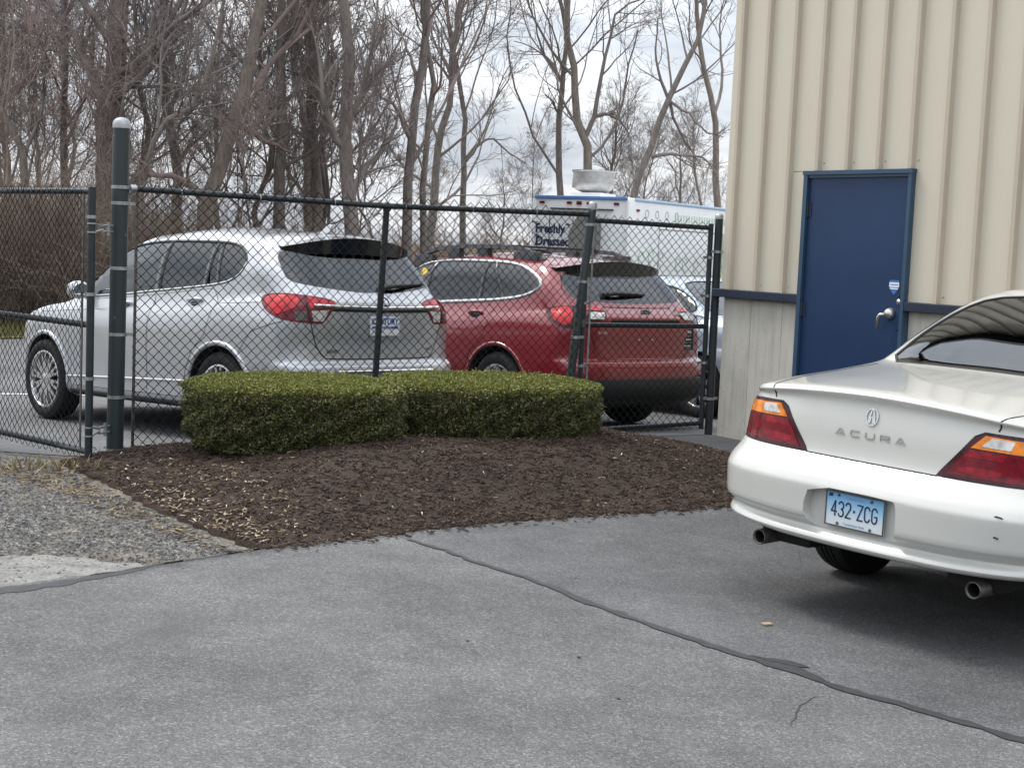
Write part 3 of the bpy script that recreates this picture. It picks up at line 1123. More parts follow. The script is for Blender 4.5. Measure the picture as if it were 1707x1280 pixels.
# concrete base made of board-cast panels
bx = 0.0
i = 0
rngb = random.Random(5)
widths = [0.33, 0.355, 0.215]
while bx < WL:
    if bx < DX0 - 0.01:
        w = widths[i] if i < 3 else 0.3
        w = min(w, DX0 + 0.030 - bx)
    else:
        w = rngb.uniform(0.30, 0.38)
    if not (bx > DX0 - 0.05 and bx < DX1 - 0.1):
        mb = MB()
        dy = rngb.uniform(-0.003, 0.003)
        mb.rbox((bx + w / 2, 0.06 + dy, 0.55), (w - 0.0025, 0.14, 1.26), 0.004)
        mb.build('concrete_panel', 'concrete', bld)
        bx += w
    else:
        bx = DX1 - 0.03
    i += 1
mb = MB()
mb.rbox((0.07, 0.12 + D / 2, 0.55), (0.14, D - 0.1, 1.24), 0.008)
mb.build('concrete_panel', 'concrete', bld)
mb = MB()
mb.box((WL / 2, 0.10, 0.54), (WL - 0.2, 0.10, 1.2))
mb.build('concrete_backing', 'concrete', bld)
# navy drip trim on top of the base, mitred return round the corner
def trim(x0, x1):
    mb = MB()
    prof = [(-0.072, 1.180), (-0.076, 1.184), (-0.076, 1.242), (-0.068, 1.247), (0.0, 1.247), (0.0, 1.180)]
    V = [(x0, p[0], p[1]) for p in prof] + [(x1, p[0], p[1]) for p in prof]
    n = len(prof)
    mb.add(V, [tuple(range(n)), tuple(range(2 * n - 1, n - 1, -1))] + [(i, n + i, n + (i + 1) % n, (i + 1) % n) for i in range(n)])
    return mb.build('base_trim', 'navy_trim', bld)
trim(-0.085, DX0 + 0.004)
trim(DX1 - 0.004, WL)
mb = MB()
mb.rbox((-0.05, D / 2, 1.213), (0.07, D - 0.01, 0.066), 0.01)
mb.build('base_trim', 'navy_trim', bld)

# ---- the blue door (slab, frame and furniture are parts of the building)
door = empty('door', (0, 0, 0), (0, 0, 0), bld)
door['label'] = 'dark blue steel door in a lighter blue frame'
mb = MB()
fw = 0.040
mb.box(((DX0 + DX0 + fw) / 2, -0.034, DZ / 2), (fw, 0.088, DZ - 0.03))
mb.box(((DX1 + DX1 - fw * 0.75) / 2, -0.034, DZ / 2), (fw * 0.75, 0.088, DZ - 0.03))
mb.box(((DX0 + DX1) / 2, -0.036, DZ - 0.014), (DX1 - DX0 + 0.012, 0.096, 0.030))
mb.box(((DX0 + DX1) / 2, -0.030, DZ - 0.040), (DX1 - DX0 - 0.02, 0.075, 0.024))
mb.build('frame', 'blue_frame', door)
mb = MB()
mb.rbox(((DX0 + fw + DX1 - fw * 0.75) / 2, -0.030, 1.085), (DX1 - DX0 - fw * 1.75 - 0.008, 0.045, 2.12), 0.004)
mb.build('slab', 'blue_door', door)
mb = MB()
mb.box(((DX0 + DX1) / 2, -0.03, 0.015), (DX1 - DX0 - 0.1, 0.14, 0.03))
mb.build('threshold', 'dark_steel', door)
mb = MB()
mb.box(((DX0 + DX1) / 2, 0.06, 1.1), (DX1 - DX0 - 0.02, 0.02, 2.2))
mb.build('backing', 'gap_dark', door)
for hz in (0.30, 1.14, 1.90):
    mb = MB()
    mb.tube([(DX0 + fw + 0.004, -0.060, hz - 0.058), (DX0 + fw + 0.004, -0.060, hz + 0.058)], 0.011, 8)
    mb.box((DX0 + fw + 0.024, -0.0545, hz), (0.034, 0.005, 0.112))
    mb.build('hinge', 'navy_trim', door)
hx, hz = 1.832, 1.154
mb = MB()
Mh = Matrix.Translation((hx, -0.0528, hz)) @ Matrix.Rotation(math.radians(90), 4, 'X')
mb.lathe([(0.0, 0.0), (0.043, 0.0), (0.043, 0.010), (0.036, 0.030), (0.026, 0.046), (0.012, 0.052), (0.0, 0.053)], 20, Mh)
hd = mb.build('lever_handle', 'brushed_steel', door, True)
mb = MB()
mb.tube([(hx - 0.02, -0.098, hz - 0.004), (hx - 0.055, -0.106, hz - 0.012), (hx - 0.068, -0.108, hz - 0.03), (hx - 0.075, -0.108, hz - 0.118)], [0.012, 0.013, 0.013, 0.010], 8)
mb.build('lever', 'brushed_steel', hd, True)
mb = MB()
mb.lathe([(0.0, 0.0), (0.022, 0.0), (0.020, 0.010), (0.006, 0.014), (0, 0.014)], 14, Matrix.Translation((1.905, -0.0528, 1.243)) @ Matrix.Rotation(math.radians(90), 4, 'X'))
mb.build('deadbolt', 'brushed_steel', door, True)
for dz in (1.285, 1.04):
    mb = MB()
    mb.lathe([(0.0, 0.0), (0.009, 0.0), (0.006, 0.005), (0, 0.005)], 10, Matrix.Translation((1.90, -0.0528, dz)) @ Matrix.Rotation(math.radians(90), 4, 'X'))
    mb.build('screw', 'navy_trim', door, True)
# shield-shaped alarm sticker
sh = [(-0.042, 0.046), (0.042, 0.046), (0.048, 0.012), (0.034, -0.026), (0.0, -0.060), (-0.034, -0.026), (-0.048, 0.012)]
Ms = Matrix.Translation((1.850, -0.0532, 1.352)) @ Matrix.Rotation(math.radians(90), 4, 'X')
st = MB().prism(sh, 0.0, 0.0012, Ms).build('sticker', 'sticker_blue', door)
MB().prism([(-0.045, 0.030), (0.045, 0.030), (0.047, -0.004), (-0.047, -0.004)], 0.0012, 0.0022, Ms).build('sticker_band', 'sticker_white', st)
MB().prism([(-0.041, -0.010), (0.041, -0.010), (0.036, -0.020), (-0.036, -0.020)], 0.0012, 0.0022, Ms).build('sticker_band', 'sticker_white', st)
MB().prism([(-0.036, 0.016), (0.036, 0.016), (0.036, 0.010), (-0.036, 0.010)], 0.0022, 0.0028, Ms).build('sticker_line', 'sticker_blue', st)

# ------------------------------------------------------------------ chain-link fence and gates


def chain_mesh(name, L, z0, z1, parent, x0=0.0, y=0.0, lean=None, seed=2, slack=0.012):
    """woven chain link: zig-zag wires that hook into each other, diamond diagonal 72 mm"""
    h = 0.0362
    r = 0.0027
    nw = int(L / h)
    nl = int((z1 - z0) / h) + 1
    rg = np.random.default_rng(seed)
    k = np.arange(nw)[:, None]
    j = np.arange(nl)[None, :]
    X = (k + (j + k) % 2) * h
    Zz = z0 + j * h + 0 * k
    Yw = np.where((j + k) % 2 == 0, 0.0022, -0.0022)
    ph = rg.uniform(0, 6.28, 4)
    bul = slack * (np.sin(X * 2.3 + ph[0]) * np.sin((Zz - z0) * 2.1 + ph[1]) + 0.5 * np.sin(X * 5.1 + ph[2]))
    Xd = X + 0.006 * np.sin(Zz * 5 + X * 3 + ph[3]) + rg.normal(0, 0.0012, X.shape)
    Zd = Zz + 0.004 * np.sin(X * 4 + ph[2]) + rg.normal(0, 0.0012, X.shape)
    Zd[:, -1] += rg.normal(0.0, 0.010, nw)
    P = np.stack([x0 + Xd, y + bul + Yw, Zd], -1)
    if lean is not None:
        P = lean(P)
    off = np.array([(r, 0, 0), (0, r, 0), (-r, 0, 0), (0, -r, 0)])
    off = off * np.array([1.414, 1, 1])
    V = (P[:, :, None, :] + off[None, None]).reshape(-1, 3)
    base = (np.arange(nw)[:, None] * nl + np.arange(nl - 1)[None]).ravel() * 4
    F = []
    for q in range(4):
        F.append(np.stack([base + q, base + (q + 1) % 4, base + 4 + (q + 1) % 4, base + 4 + q], 1))
    o = build_np(name, V, np.concatenate(F), 'wire_black', parent, True)
    o['kind'] = 'stuff'
    return o


def band(z, x, r, parent, mat='galvanised', tab=(1, 0), yc=0.0, h=0.022):
    """tension band: a flat strap round a post with its bolted tab"""
    mb = MB()
    mb.lathe([(r + 0.0015, z - h / 2), (r + 0.005, z - h / 2), (r + 0.005, z + h / 2), (r + 0.0015, z + h / 2)], 20, Matrix.Translation((x, yc, 0)))
    mb.box((x + tab[0] * (r + 0.022), yc + tab[1] * (r + 0.022), z), (0.045 if tab[0] else 0.008, 0.045 if tab[1] else 0.008, h))
    return mb.build('tension_band', mat, parent)


def hinge_set(z, x, parent, reach=0.10):
    """gate hardware: two straps on the upright, a hasp bar and its bolt"""
    mb = MB()
    for dz in (-0.016, 0.016):
        mb.lathe([(0.0265, z + dz - 0.004), (0.031, z + dz - 0.004), (0.031, z + dz + 0.004), (0.0265, z + dz + 0.004)], 16, Matrix.Translation((x, 0, 0)))
        mb.box((x + 0.055, -0.006, z + dz), (0.06, 0.010, 0.007))
    mb.tube([(x + 0.06, -0.012, z), (x + 0.06 + reach, -0.045, z)], 0.010, 8)
    mb.box((x + 0.06 + reach * 0.8, -0.045, z), (0.075, 0.014, 0.045))
    mb.tube([(x + 0.06 + reach * 0.8, -0.06, z - 0.04), (x + 0.06 + reach * 0.8, -0.06, z + 0.04)], 0.006, 6)
    return mb.build('latch', 'galvanised', parent)


FANG = math.atan2(FDIR[1], FDIR[0])
fence = empty('chain_link_fence', (FENCE_A[0], FENCE_A[1], 0), (0, 0, FANG))
tag(fence, 'black chain link fence behind the clipped hedges', 'fence')
# tall gate post at the left end
mb = MB()
mb.tube([(0, 0, -0.3), (0.004, 0, 1.0), (0.010, 0, 2.22)], 0.0555, 24)
mb.build('post', 'vinyl_worn', fence, auto=40)['label'] = 'thick tall post with a pale domed cap'
mb = MB()
mb.lathe([(0.0585, 2.190), (0.0590, 2.222), (0.0570, 2.225), (0.0545, 2.234), (0.044, 2.249), (0.026, 2.259), (0.0, 2.263)], 24, Matrix.Translation((0.010, 0, 0)))
mb.build('post_cap', 'cast_cap', fence, True)
for z in (1.805, 1.70, 1.27, 0.83, 0.41, 0.05):
    band(z, 0.004 + 0.004 * z, 0.0555, fence)
mb = MB()
mb.tube([(0.075, 0, 1.80), (1.93, 0, 1.778), (3.70, 0, 1.80)], 0.0215, 14)
mb.build('top_rail', 'vinyl_black', fence, auto=40)
mb = MB()
mb.tube([(0.075, 0, 1.80), (0.115, 0, 1.80)], 0.027, 14)
mb.build('rail_end', 'galvanised', fence, auto=40)
mb = MB()
mb.tube([(1.895, 0.028, -0.2), (1.935, 0.026, 0.9), (1.965, 0.024, 1.775)], 0.024, 14)
mb.build('post', 'vinyl_black', fence, auto=40)
mb = MB()
mb.lathe([(0.030, 1.742), (0.031, 1.792), (0.018, 1.806), (0, 1.808)], 14, Matrix.Translation((1.966, 0.022, 0)))
mb.build('post_cap', 'vinyl_black', fence, True)
mb = MB()
mb.tube([(3.50, 0, -0.25), (3.605, 0, 0.5), (3.742, 0, 1.87)], 0.0335, 16)
mb.build('post', 'vinyl_worn', fence, auto=40)['label'] = 'leaning post at the walk gate'
mb = MB()
mb.lathe([(0.036, -0.03), (0.036, 0.015), (0.030, 0.028), (0.0, 0.036)], 16, Matrix.Translation((3.742, 0, 1.868)))
mb.build('post_cap', 'galvanised', fence, True)
for z, x in ((1.72, 3.727), (1.27, 3.682), (0.83, 3.638)):
    band(z, x, 0.0335, fence)
mb = MB()
mb.tube([(5.010, 0, -0.25), (5.000, 0, 1.84)], 0.0335, 16)
mb.build('post', 'vinyl_black', fence, auto=40)
mb = MB()
mb.lathe([(0.036, 1.82), (0.036, 1.852), (0.028, 1.862), (0.0, 1.868)], 16, Matrix.Translation((5.0, 0, 0)))
mb.build('post_cap', 'galvanised', fence, True)
for z in (1.55, 0.32):
    band(z, 5.003, 0.0335, fence)
for s, e in (((0.118, 0.0, 0.06), (0.122, 0.0, 1.76)),):
    mb = MB()
    mb.box(((s[0] + e[0]) / 2, 0, (s[2] + e[2]) / 2), (0.020, 0.006, e[2] - s[2]))
    mb.build('tension_bar', 'dark_steel', fence)
chain_mesh('chain_link_mesh', 3.56, 0.03, 1.85, fence, 0.105, -0.026, seed=2)
for i in range(6):
    mb = MB()
    xx = 0.42 + 0.56 * i
    mb.lathe([(0.0225, -0.003), (0.0265, -0.003), (0.0265, 0.003), (0.0225, 0.003)], 10, Matrix.Translation((xx, 0, 1.795 - 0.012 * math.sin(xx))) @ Matrix.Rotation(math.radians(90), 4, 'Y'))
    mb.build('wire_tie', 'galvanised', fence)

walk = empty('walk_gate', (FENCE_A[0], FENCE_A[1], 0), (0, 0, FANG))
tag(walk, 'small chain link walk gate beside the concrete corner of the building', 'gate')
for xx, za, zb in ((3.728, 0.06, 1.76), (4.945, 0.06, 1.78)):
    mb = MB()
    mb.tube([(xx + (0.01 if xx > 4 else -0.012), 0.035, za), (xx, 0.035, zb)], 0.0215, 14)
    mb.build('upright', 'vinyl_black', walk, auto=40)
for za, zb in ((1.757, 1.745), (0.925, 0.925), (0.075, 0.11)):
    mb = MB()
    mb.tube([(3.728, 0.035, za), (4.945, 0.035, zb)], 0.0205, 14)
    mb.build('rail', 'vinyl_black', walk, auto=40)
chain_mesh('chain_link_mesh', 1.19, 0.06, 1.80, walk, 3.745, 0.010, seed=6, slack=0.006)
mb = MB()
mb.box((3.768, 0.012, 0.90), (0.016, 0.005, 1.62))
mb.build('tension_bar', 'galvanised', walk)
for z in (1.62, 1.10, 0.60, 0.28):
    band(z, 3.722, 0.0215, walk, yc=0.035)
for z in (1.50, 1.18, 0.62):
    band(z, 4.947, 0.0215, walk, tab=(-1, 0), yc=0.035)
mb = MB()
mb.lathe([(0.023, -0.03), (0.030, -0.03), (0.030, 0.03), (0.023, 0.03)], 14, Matrix.Translation((3.722, 0.035, 0.94)))
mb.box((3.69, 0.02, 0.955), (0.08, 0.03, 0.03))
mb.build('hinge', 'dark_steel', walk)
for z in (1.55, 0.32):
    mb = MB()
    mb.box((4.975, 0.02, z), (0.06, 0.035, 0.02))
    mb.build('latch', 'galvanised', walk)

# vehicle gate swung back at the left
GA = np.array((-2.760, 9.605))
gdir = np.array((-0.727, 0.687))
gate = empty('vehicle_gate', (GA[0], GA[1], 0), (0, 0, math.atan2(gdir[1], gdir[0])))
tag(gate, 'wide chain link vehicle gate swung open left of the tall post', 'gate')
GLEN = 3.4
for xx in (0.0, GLEN):
    mb = MB()
    mb.tube([(xx, 0, -0.02), (xx + 0.004, 0, 1.79)], 0.0255, 14)
    mb.build('upright', 'vinyl_black', gate, auto=40)
for za, zb in ((1.765, 1.757), (0.90, 0.90), (0.068, 0.055)):
    mb = MB()
    mb.tube([(0, 0, za), (GLEN, 0, zb + (zb - za) * 0.8)], 0.0215, 14)
    mb.build('rail', 'vinyl_black', gate, auto=40)
chain_mesh('chain_link_mesh', GLEN - 0.12, 0.02, 1.82, gate, 0.07, 0.026, seed=9)
mb = MB()
mb.box((0.066, 0.024, 0.92), (0.020, 0.006, 1.66))
mb.build('tension_bar', 'dark_steel', gate)
for z in (1.60, 1.10, 0.55):
    band(z, 0.001, 0.0255, gate)
GI = gate.matrix_basis.inverted()
for z in (1.53, 0.20):
    mb = MB()
    for dz in (-0.028, 0.028):
        mb.lathe([(0.026, z + dz - 0.005), (0.031, z + dz - 0.005), (0.031, z + dz + 0.005), (0.026, z + dz + 0.005)], 16)
    # reaches across to the tall post
    dx = Vector((FENCE_A[0] - GA[0], FENCE_A[1] - GA[1], 0))
    dl = Matrix.Rotation(-math.atan2(gdir[1], gdir[0]), 3, 'Z') @ dx
    e = dl.normalized()
    mb.tube([e * 0.03 + Vector((0, 0, z - 0.028)), e * 0.11 + Vector((0, 0, z - 0.008))], 0.008, 8)
    mb.tube([e * 0.03 + Vector((0, 0, z + 0.028)), e * 0.11 + Vector((0, 0, z + 0.008))], 0.008, 8)
    mb.tube([e * 0.10 + Vector((0, 0, z - 0.022)), e * 0.21 + Vector((0, 0, z - 0.022))], 0.0075, 8)
    mb.tube([e * 0.10 + Vector((0, 0, z + 0.018)), e * 0.21 + Vector((0, 0, z + 0.018))], 0.0075, 8)
    mb.tube([e * 0.165 + Vector((0, 0, z - 0.045)), e * 0.165 + Vector((0, 0, z + 0.04))], 0.011, 8)
    mb.build('latch', 'galvanised', gate)

# ------------------------------------------------------------------ clipped hedges


def hedge(cx, cy, a, b, rot, ztop, seed, label, n_leaf=95000, z_low=0.0):
    r = np.random.default_rng(seed)
    zg = float(bed_surface(cx, cy)) - 0.03 + z_low
    H = ztop - zg
    root = empty('clipped_hedge', (cx, cy, zg), (0, 0, rot))
    tag(root, label, 'hedge', 'clipped hedges in the mulch bed')
    pw = 2.35

    def radius(t):
        w = 1 + 0.018 * np.sin(3 * t + seed) + 0.014 * np.sin(7 * t + 2 * seed) + 0.008 * np.sin(13 * t)
        return w / ((np.abs(np.cos(t)) / a) ** pw + (np.abs(np.sin(t)) / b) ** pw) ** (1 / pw)

    def side_scale(v):      # v 0 bottom .. 1 top: slightly tucked in at the foot, rounded at the top edge
        return 0.93 + 0.07 * sstep(v / 0.35) - 0.11 * np.clip((v - 0.86) / 0.14, 0, 1) ** 2.2

    # dark core
    nt, nv = 48, 10
    V, F = [], []
    for i in range(nv):
        v = i / (nv - 1)
        for k in range(nt):
            t = 2 * math.pi * k / nt
            R = float(radius(np.array(t))) * float(side_scale(np.array(v))) - 0.034
            V.append((R * math.cos(t), R * math.sin(t), -0.02 + v * (H - 0.03)))
    for i in range(nv - 1):
        for k in range(nt):
            F.append((i * nt + k, i * nt + (k + 1) % nt, (i + 1) * nt + (k + 1) % nt, (i + 1) * nt + k))
    F.append(tuple((nv - 1) * nt + k for k in range(nt)))
    build('stems', V, F, 'hedge_wood', root, True)
    # leaf sprays, many small faces through the outer shell
    n_side = int(n_leaf * 0.60)
    n_top = n_leaf - n_side
    t = r.uniform(0, 2 * math.pi, n_side)
    v = r.uniform(0.0, 1.0, n_side)
    dep = r.exponential(0.016, n_side) - 0.010 - np.where(r.uniform(0, 1, n_side) < 0.025, r.uniform(0.005, 0.035, n_side), 0)
    lump = 0.012 * np.sin(t * 23 + v * 9) + 0.014 * np.sin(t * 9 - v * 17 + seed) + 0.008 * np.sin(t * 41 - v * 31)
    R = radius(t) * side_scale(v) - dep + lump
    Ps = np.stack([R * np.cos(t), R * np.sin(t), v * H], 1)
    Ns = np.stack([np.cos(t) / a, np.sin(t) / b, 0.25 + 0 * t], 1)
    q = np.sqrt(r.uniform(0, 1, n_top)) * 0.97
    t2 = r.uniform(0, 2 * math.pi, n_top)
    R2 = radius(t2) * q * 0.93
    zt = H - 0.050 * q ** 6 - r.exponential(0.012, n_top) + 0.012 + np.where(r.uniform(0, 1, n_top) < 0.03, r.uniform(0.004, 0.03, n_top), 0) + 0.010 * np.sin(R2 * np.cos(t2) * 11 + seed) * np.sin(R2 * np.sin(t2) * 9)
    Pt = np.stack([R2 * np.cos(t2), R2 * np.sin(t2), zt], 1)
    Nt = np.tile(np.array([[0, 0, 1.0]]), (n_top, 1))
    P = np.vstack([Ps, Pt])
    N = np.vstack([Ns, Nt])
    N /= np.linalg.norm(N, axis=1)[:, None]
    n = len(P)
    d = N * 0.75 + r.normal(0, 0.62, (n, 3)) + np.array([0, 0, 0.25])
    d /= np.linalg.norm(d, axis=1)[:, None]
    s = np.cross(d, r.normal(0, 1, (n, 3)))
    s /= np.linalg.norm(s, axis=1)[:, None]
    ln = r.uniform(0.012, 0.026, n)[:, None]
    wd = r.uniform(0.0028, 0.0058, n)[:, None]
    V = np.stack([P - d * ln * 0.5, P + s * wd, P + d * ln * 0.5, P - s * wd], 1).reshape(-1, 3)
    F = np.arange(n * 4).reshape(-1, 4)
    zrel = P[:, 2] / H
    new = (r.uniform(0, 1, n) < np.where(zrel > 0.90, 0.80, np.where(zrel > 0.78, 0.28, 0.06)))
    o = build_np('foliage', V, F, ['hedge_leaf', 'hedge_new'], root, False, new.astype(np.int32))
    return root


hedge(-1.432, 9.72, 0.70, 0.60, math.radians(20), 0.592, 3, 'clipped green hedge in the mulch, nearer the tall gate post')
hedge(-0.185, 10.42, 0.80, 0.60, math.radians(22), 0.590, 8, 'clipped green hedge in the mulch, nearer the leaning gate post')

# ------------------------------------------------------------------ car building kit
# Car space: x forward, y to the car's left, z up from the ground under the tyres.


def pchip(x, Y, xi):
    """monotone cubic interpolation of rows Y (n, d) at parameters x"""
    x = np.asarray(x, float)
    Y = np.asarray(Y, float)
    h = np.diff(x)
    dl = np.diff(Y, axis=0) / h[:, None]
    m = np.zeros_like(Y)
    w1 = (2 * h[1:] + h[:-1])[:, None]
    w2 = (h[1:] + 2 * h[:-1])[:, None]
    a, b = dl[:-1], dl[1:]
    ok = a * b > 0
    with np.errstate(divide='ignore', invalid='ignore'):
        hm = (w1 + w2) / (w1 / np.where(a == 0, 1, a) + w2 / np.where(b == 0, 1, b))
    m[1:-1] = np.where(ok, hm, 0)
    m[0], m[-1] = dl[0], dl[-1]
    i = np.clip(np.searchsorted(x, xi, side='right') - 1, 0, len(x) - 2)
    t = ((xi - x[i]) / h[i])[:, None]
    hh = h[i][:, None]
    return ((1 + 2 * t) * (1 - t) ** 2) * Y[i] + (t * (1 - t) ** 2) * hh * m[i] + (t * t * (3 - 2 * t)) * Y[i + 1] + (t * t * (t - 1)) * hh * m[i + 1]


_TH = np.radians([0, 14, 29, 44, 58, 70, 80, 87])
NSIDE = 11


def ring(xr, xf, w, z, br=0.3, bf=0.5, wr=None, wf=None, pr=3.3, pf=2.4, zc=0.0, zcf=0.0):
    """half ring (left side) from rear centre to front centre.
    z = (rear, middle, front); zc / zcf: how far z changes from the centre to the rear / front corner"""
    if not isinstance(z, (tuple, list)):
        z = (z, z, z)
    wr = w * 0.97 if wr is None else wr
    wf = w * 0.95 if wf is None else wf
    P = []
    for t in _TH:
        y = wr * math.sin(t) ** (2 / pr)
        x = xr + br * (1 - math.cos(t) ** (2 / pr))
        P.append((x, y, z[0] + zc * (y / wr) ** 2))
    x0, x1 = xr + br, xf - bf
    zs = pchip(np.array([0, .5, 1.0]), np.array([[z[0] + zc], [z[1]], [z[2] + zcf]]), np.linspace(0, 1, NSIDE))[:, 0]
    for k in range(NSIDE):
        t = k / (NSIDE - 1)
        y = w - (w - wr) * max(0, 1 - t / 0.35) ** 2 - (w - wf) * max(0, (t - 0.65) / 0.35) ** 2
        P.append((x0 + (x1 - x0) * t, y, zs[k]))
    for t in _TH[::-1]:
        y = wf * math.sin(t) ** (2 / pf)
        x = xf - bf * (1 - math.cos(t) ** (2 / pf))
        P.append((x, y, z[2] + zcf * (y / wf) ** 2))
    return np.array(P)


def loft(rings, us=4, vs=5):
    """closed, mirrored body mesh through the given half rings"""
    R = np.array(rings)
    nr, N, _ = R.shape
    mir = R[:, -2:0:-1] * np.array([1, -1, 1])
    full = np.concatenate([R, mir], 1)                       # closed ring, M points
    M = full.shape[1]
    ext = np.concatenate([full[:, -3:], full, full[:, :4]], 1)
    ch = np.linalg.norm(np.diff(ext, axis=1), axis=2).mean(0) ** 0.7 + 1e-4
    u = np.concatenate([[0], np.cumsum(ch)])
    ui = np.concatenate([np.linspace(u[i], u[i + 1], us, endpoint=False) for i in range(3, 3 + M)])
    A = np.stack([pchip(u, ext[r], ui) for r in range(nr)])  # nr, M*us, 3
    ch = np.linalg.norm(np.diff(A, axis=0), axis=2).mean(1) ** 0.7 + 1e-4
    v = np.concatenate([[0], np.cumsum(ch)])
    vi = np.concatenate([np.linspace(v[i], v[i + 1], vs, endpoint=False) for i in range(nr - 1)] + [[v[-1]]])
    S = pchip(v, A.reshape(nr, -1), vi).reshape(len(vi), -1, 3)
    nv, nu, _ = S.shape
    idx = np.arange(nv * nu).reshape(nv, nu)
    F = np.stack([idx[:-1], np.roll(idx[:-1], -1, 1), np.roll(idx[1:], -1, 1), idx[1:]], -1).reshape(-1, 4)[:, ::-1]
    F = [tuple(f) for f in F.tolist()]
    half = nu // 2
    for r, flip in ((0, False), (nv - 1, True)):
        row = idx[r].tolist()
        for k in range(half):
            a, b = row[k], row[k + 1]
            c, d = row[(nu - k - 1) % nu], row[(nu - k) % nu]
            f = (a, b, c) if (k == 0) else ((a, b, d) if b == c else (a, b, c, d))
            f = tuple(dict.fromkeys((a, b, c, d)))
            if len(f) >= 3:
                F.append(f[::-1] if flip else f)
    return S.reshape(-1, 3), F


def temp_obj(V, F, mats=()):
    me = bpy.data.meshes.new('tmp')
    me.from_pydata([tuple(v) for v in V], [], F)
    bm = bmesh.new()
    bm.from_mesh(me)
    bmesh.ops.remove_doubles(bm, verts=bm.verts, dist=1e-5)
    bmesh.ops.recalc_face_normals(bm, faces=bm.faces)
    bm.to_mesh(me)
    bm.free()
    for m in mats:
        me.materials.append(MATS[m])
    o = bpy.data.objects.new('tmp', me)
    COL.objects.link(o)
    return o


def boolean_cut(base, cutters):
    for c in cutters:
        md = base.modifiers.new('cut', 'BOOLEAN')
        md.operation = 'DIFFERENCE'
        md.solver = 'EXACT'
        md.object = c
        md.material_mode = 'TRANSFER'
        dg = bpy.context.evaluated_depsgraph_get()
        me = bpy.data.meshes.new_from_object(base.evaluated_get(dg))
        base.modifiers.clear()
        old = base.data
        base.data = me
        bpy.data.meshes.remove(old)
    for c in cutters:
        m = c.data
        bpy.data.objects.remove(c, do_unlink=True)
        bpy.data.meshes.remove(m)
    return base


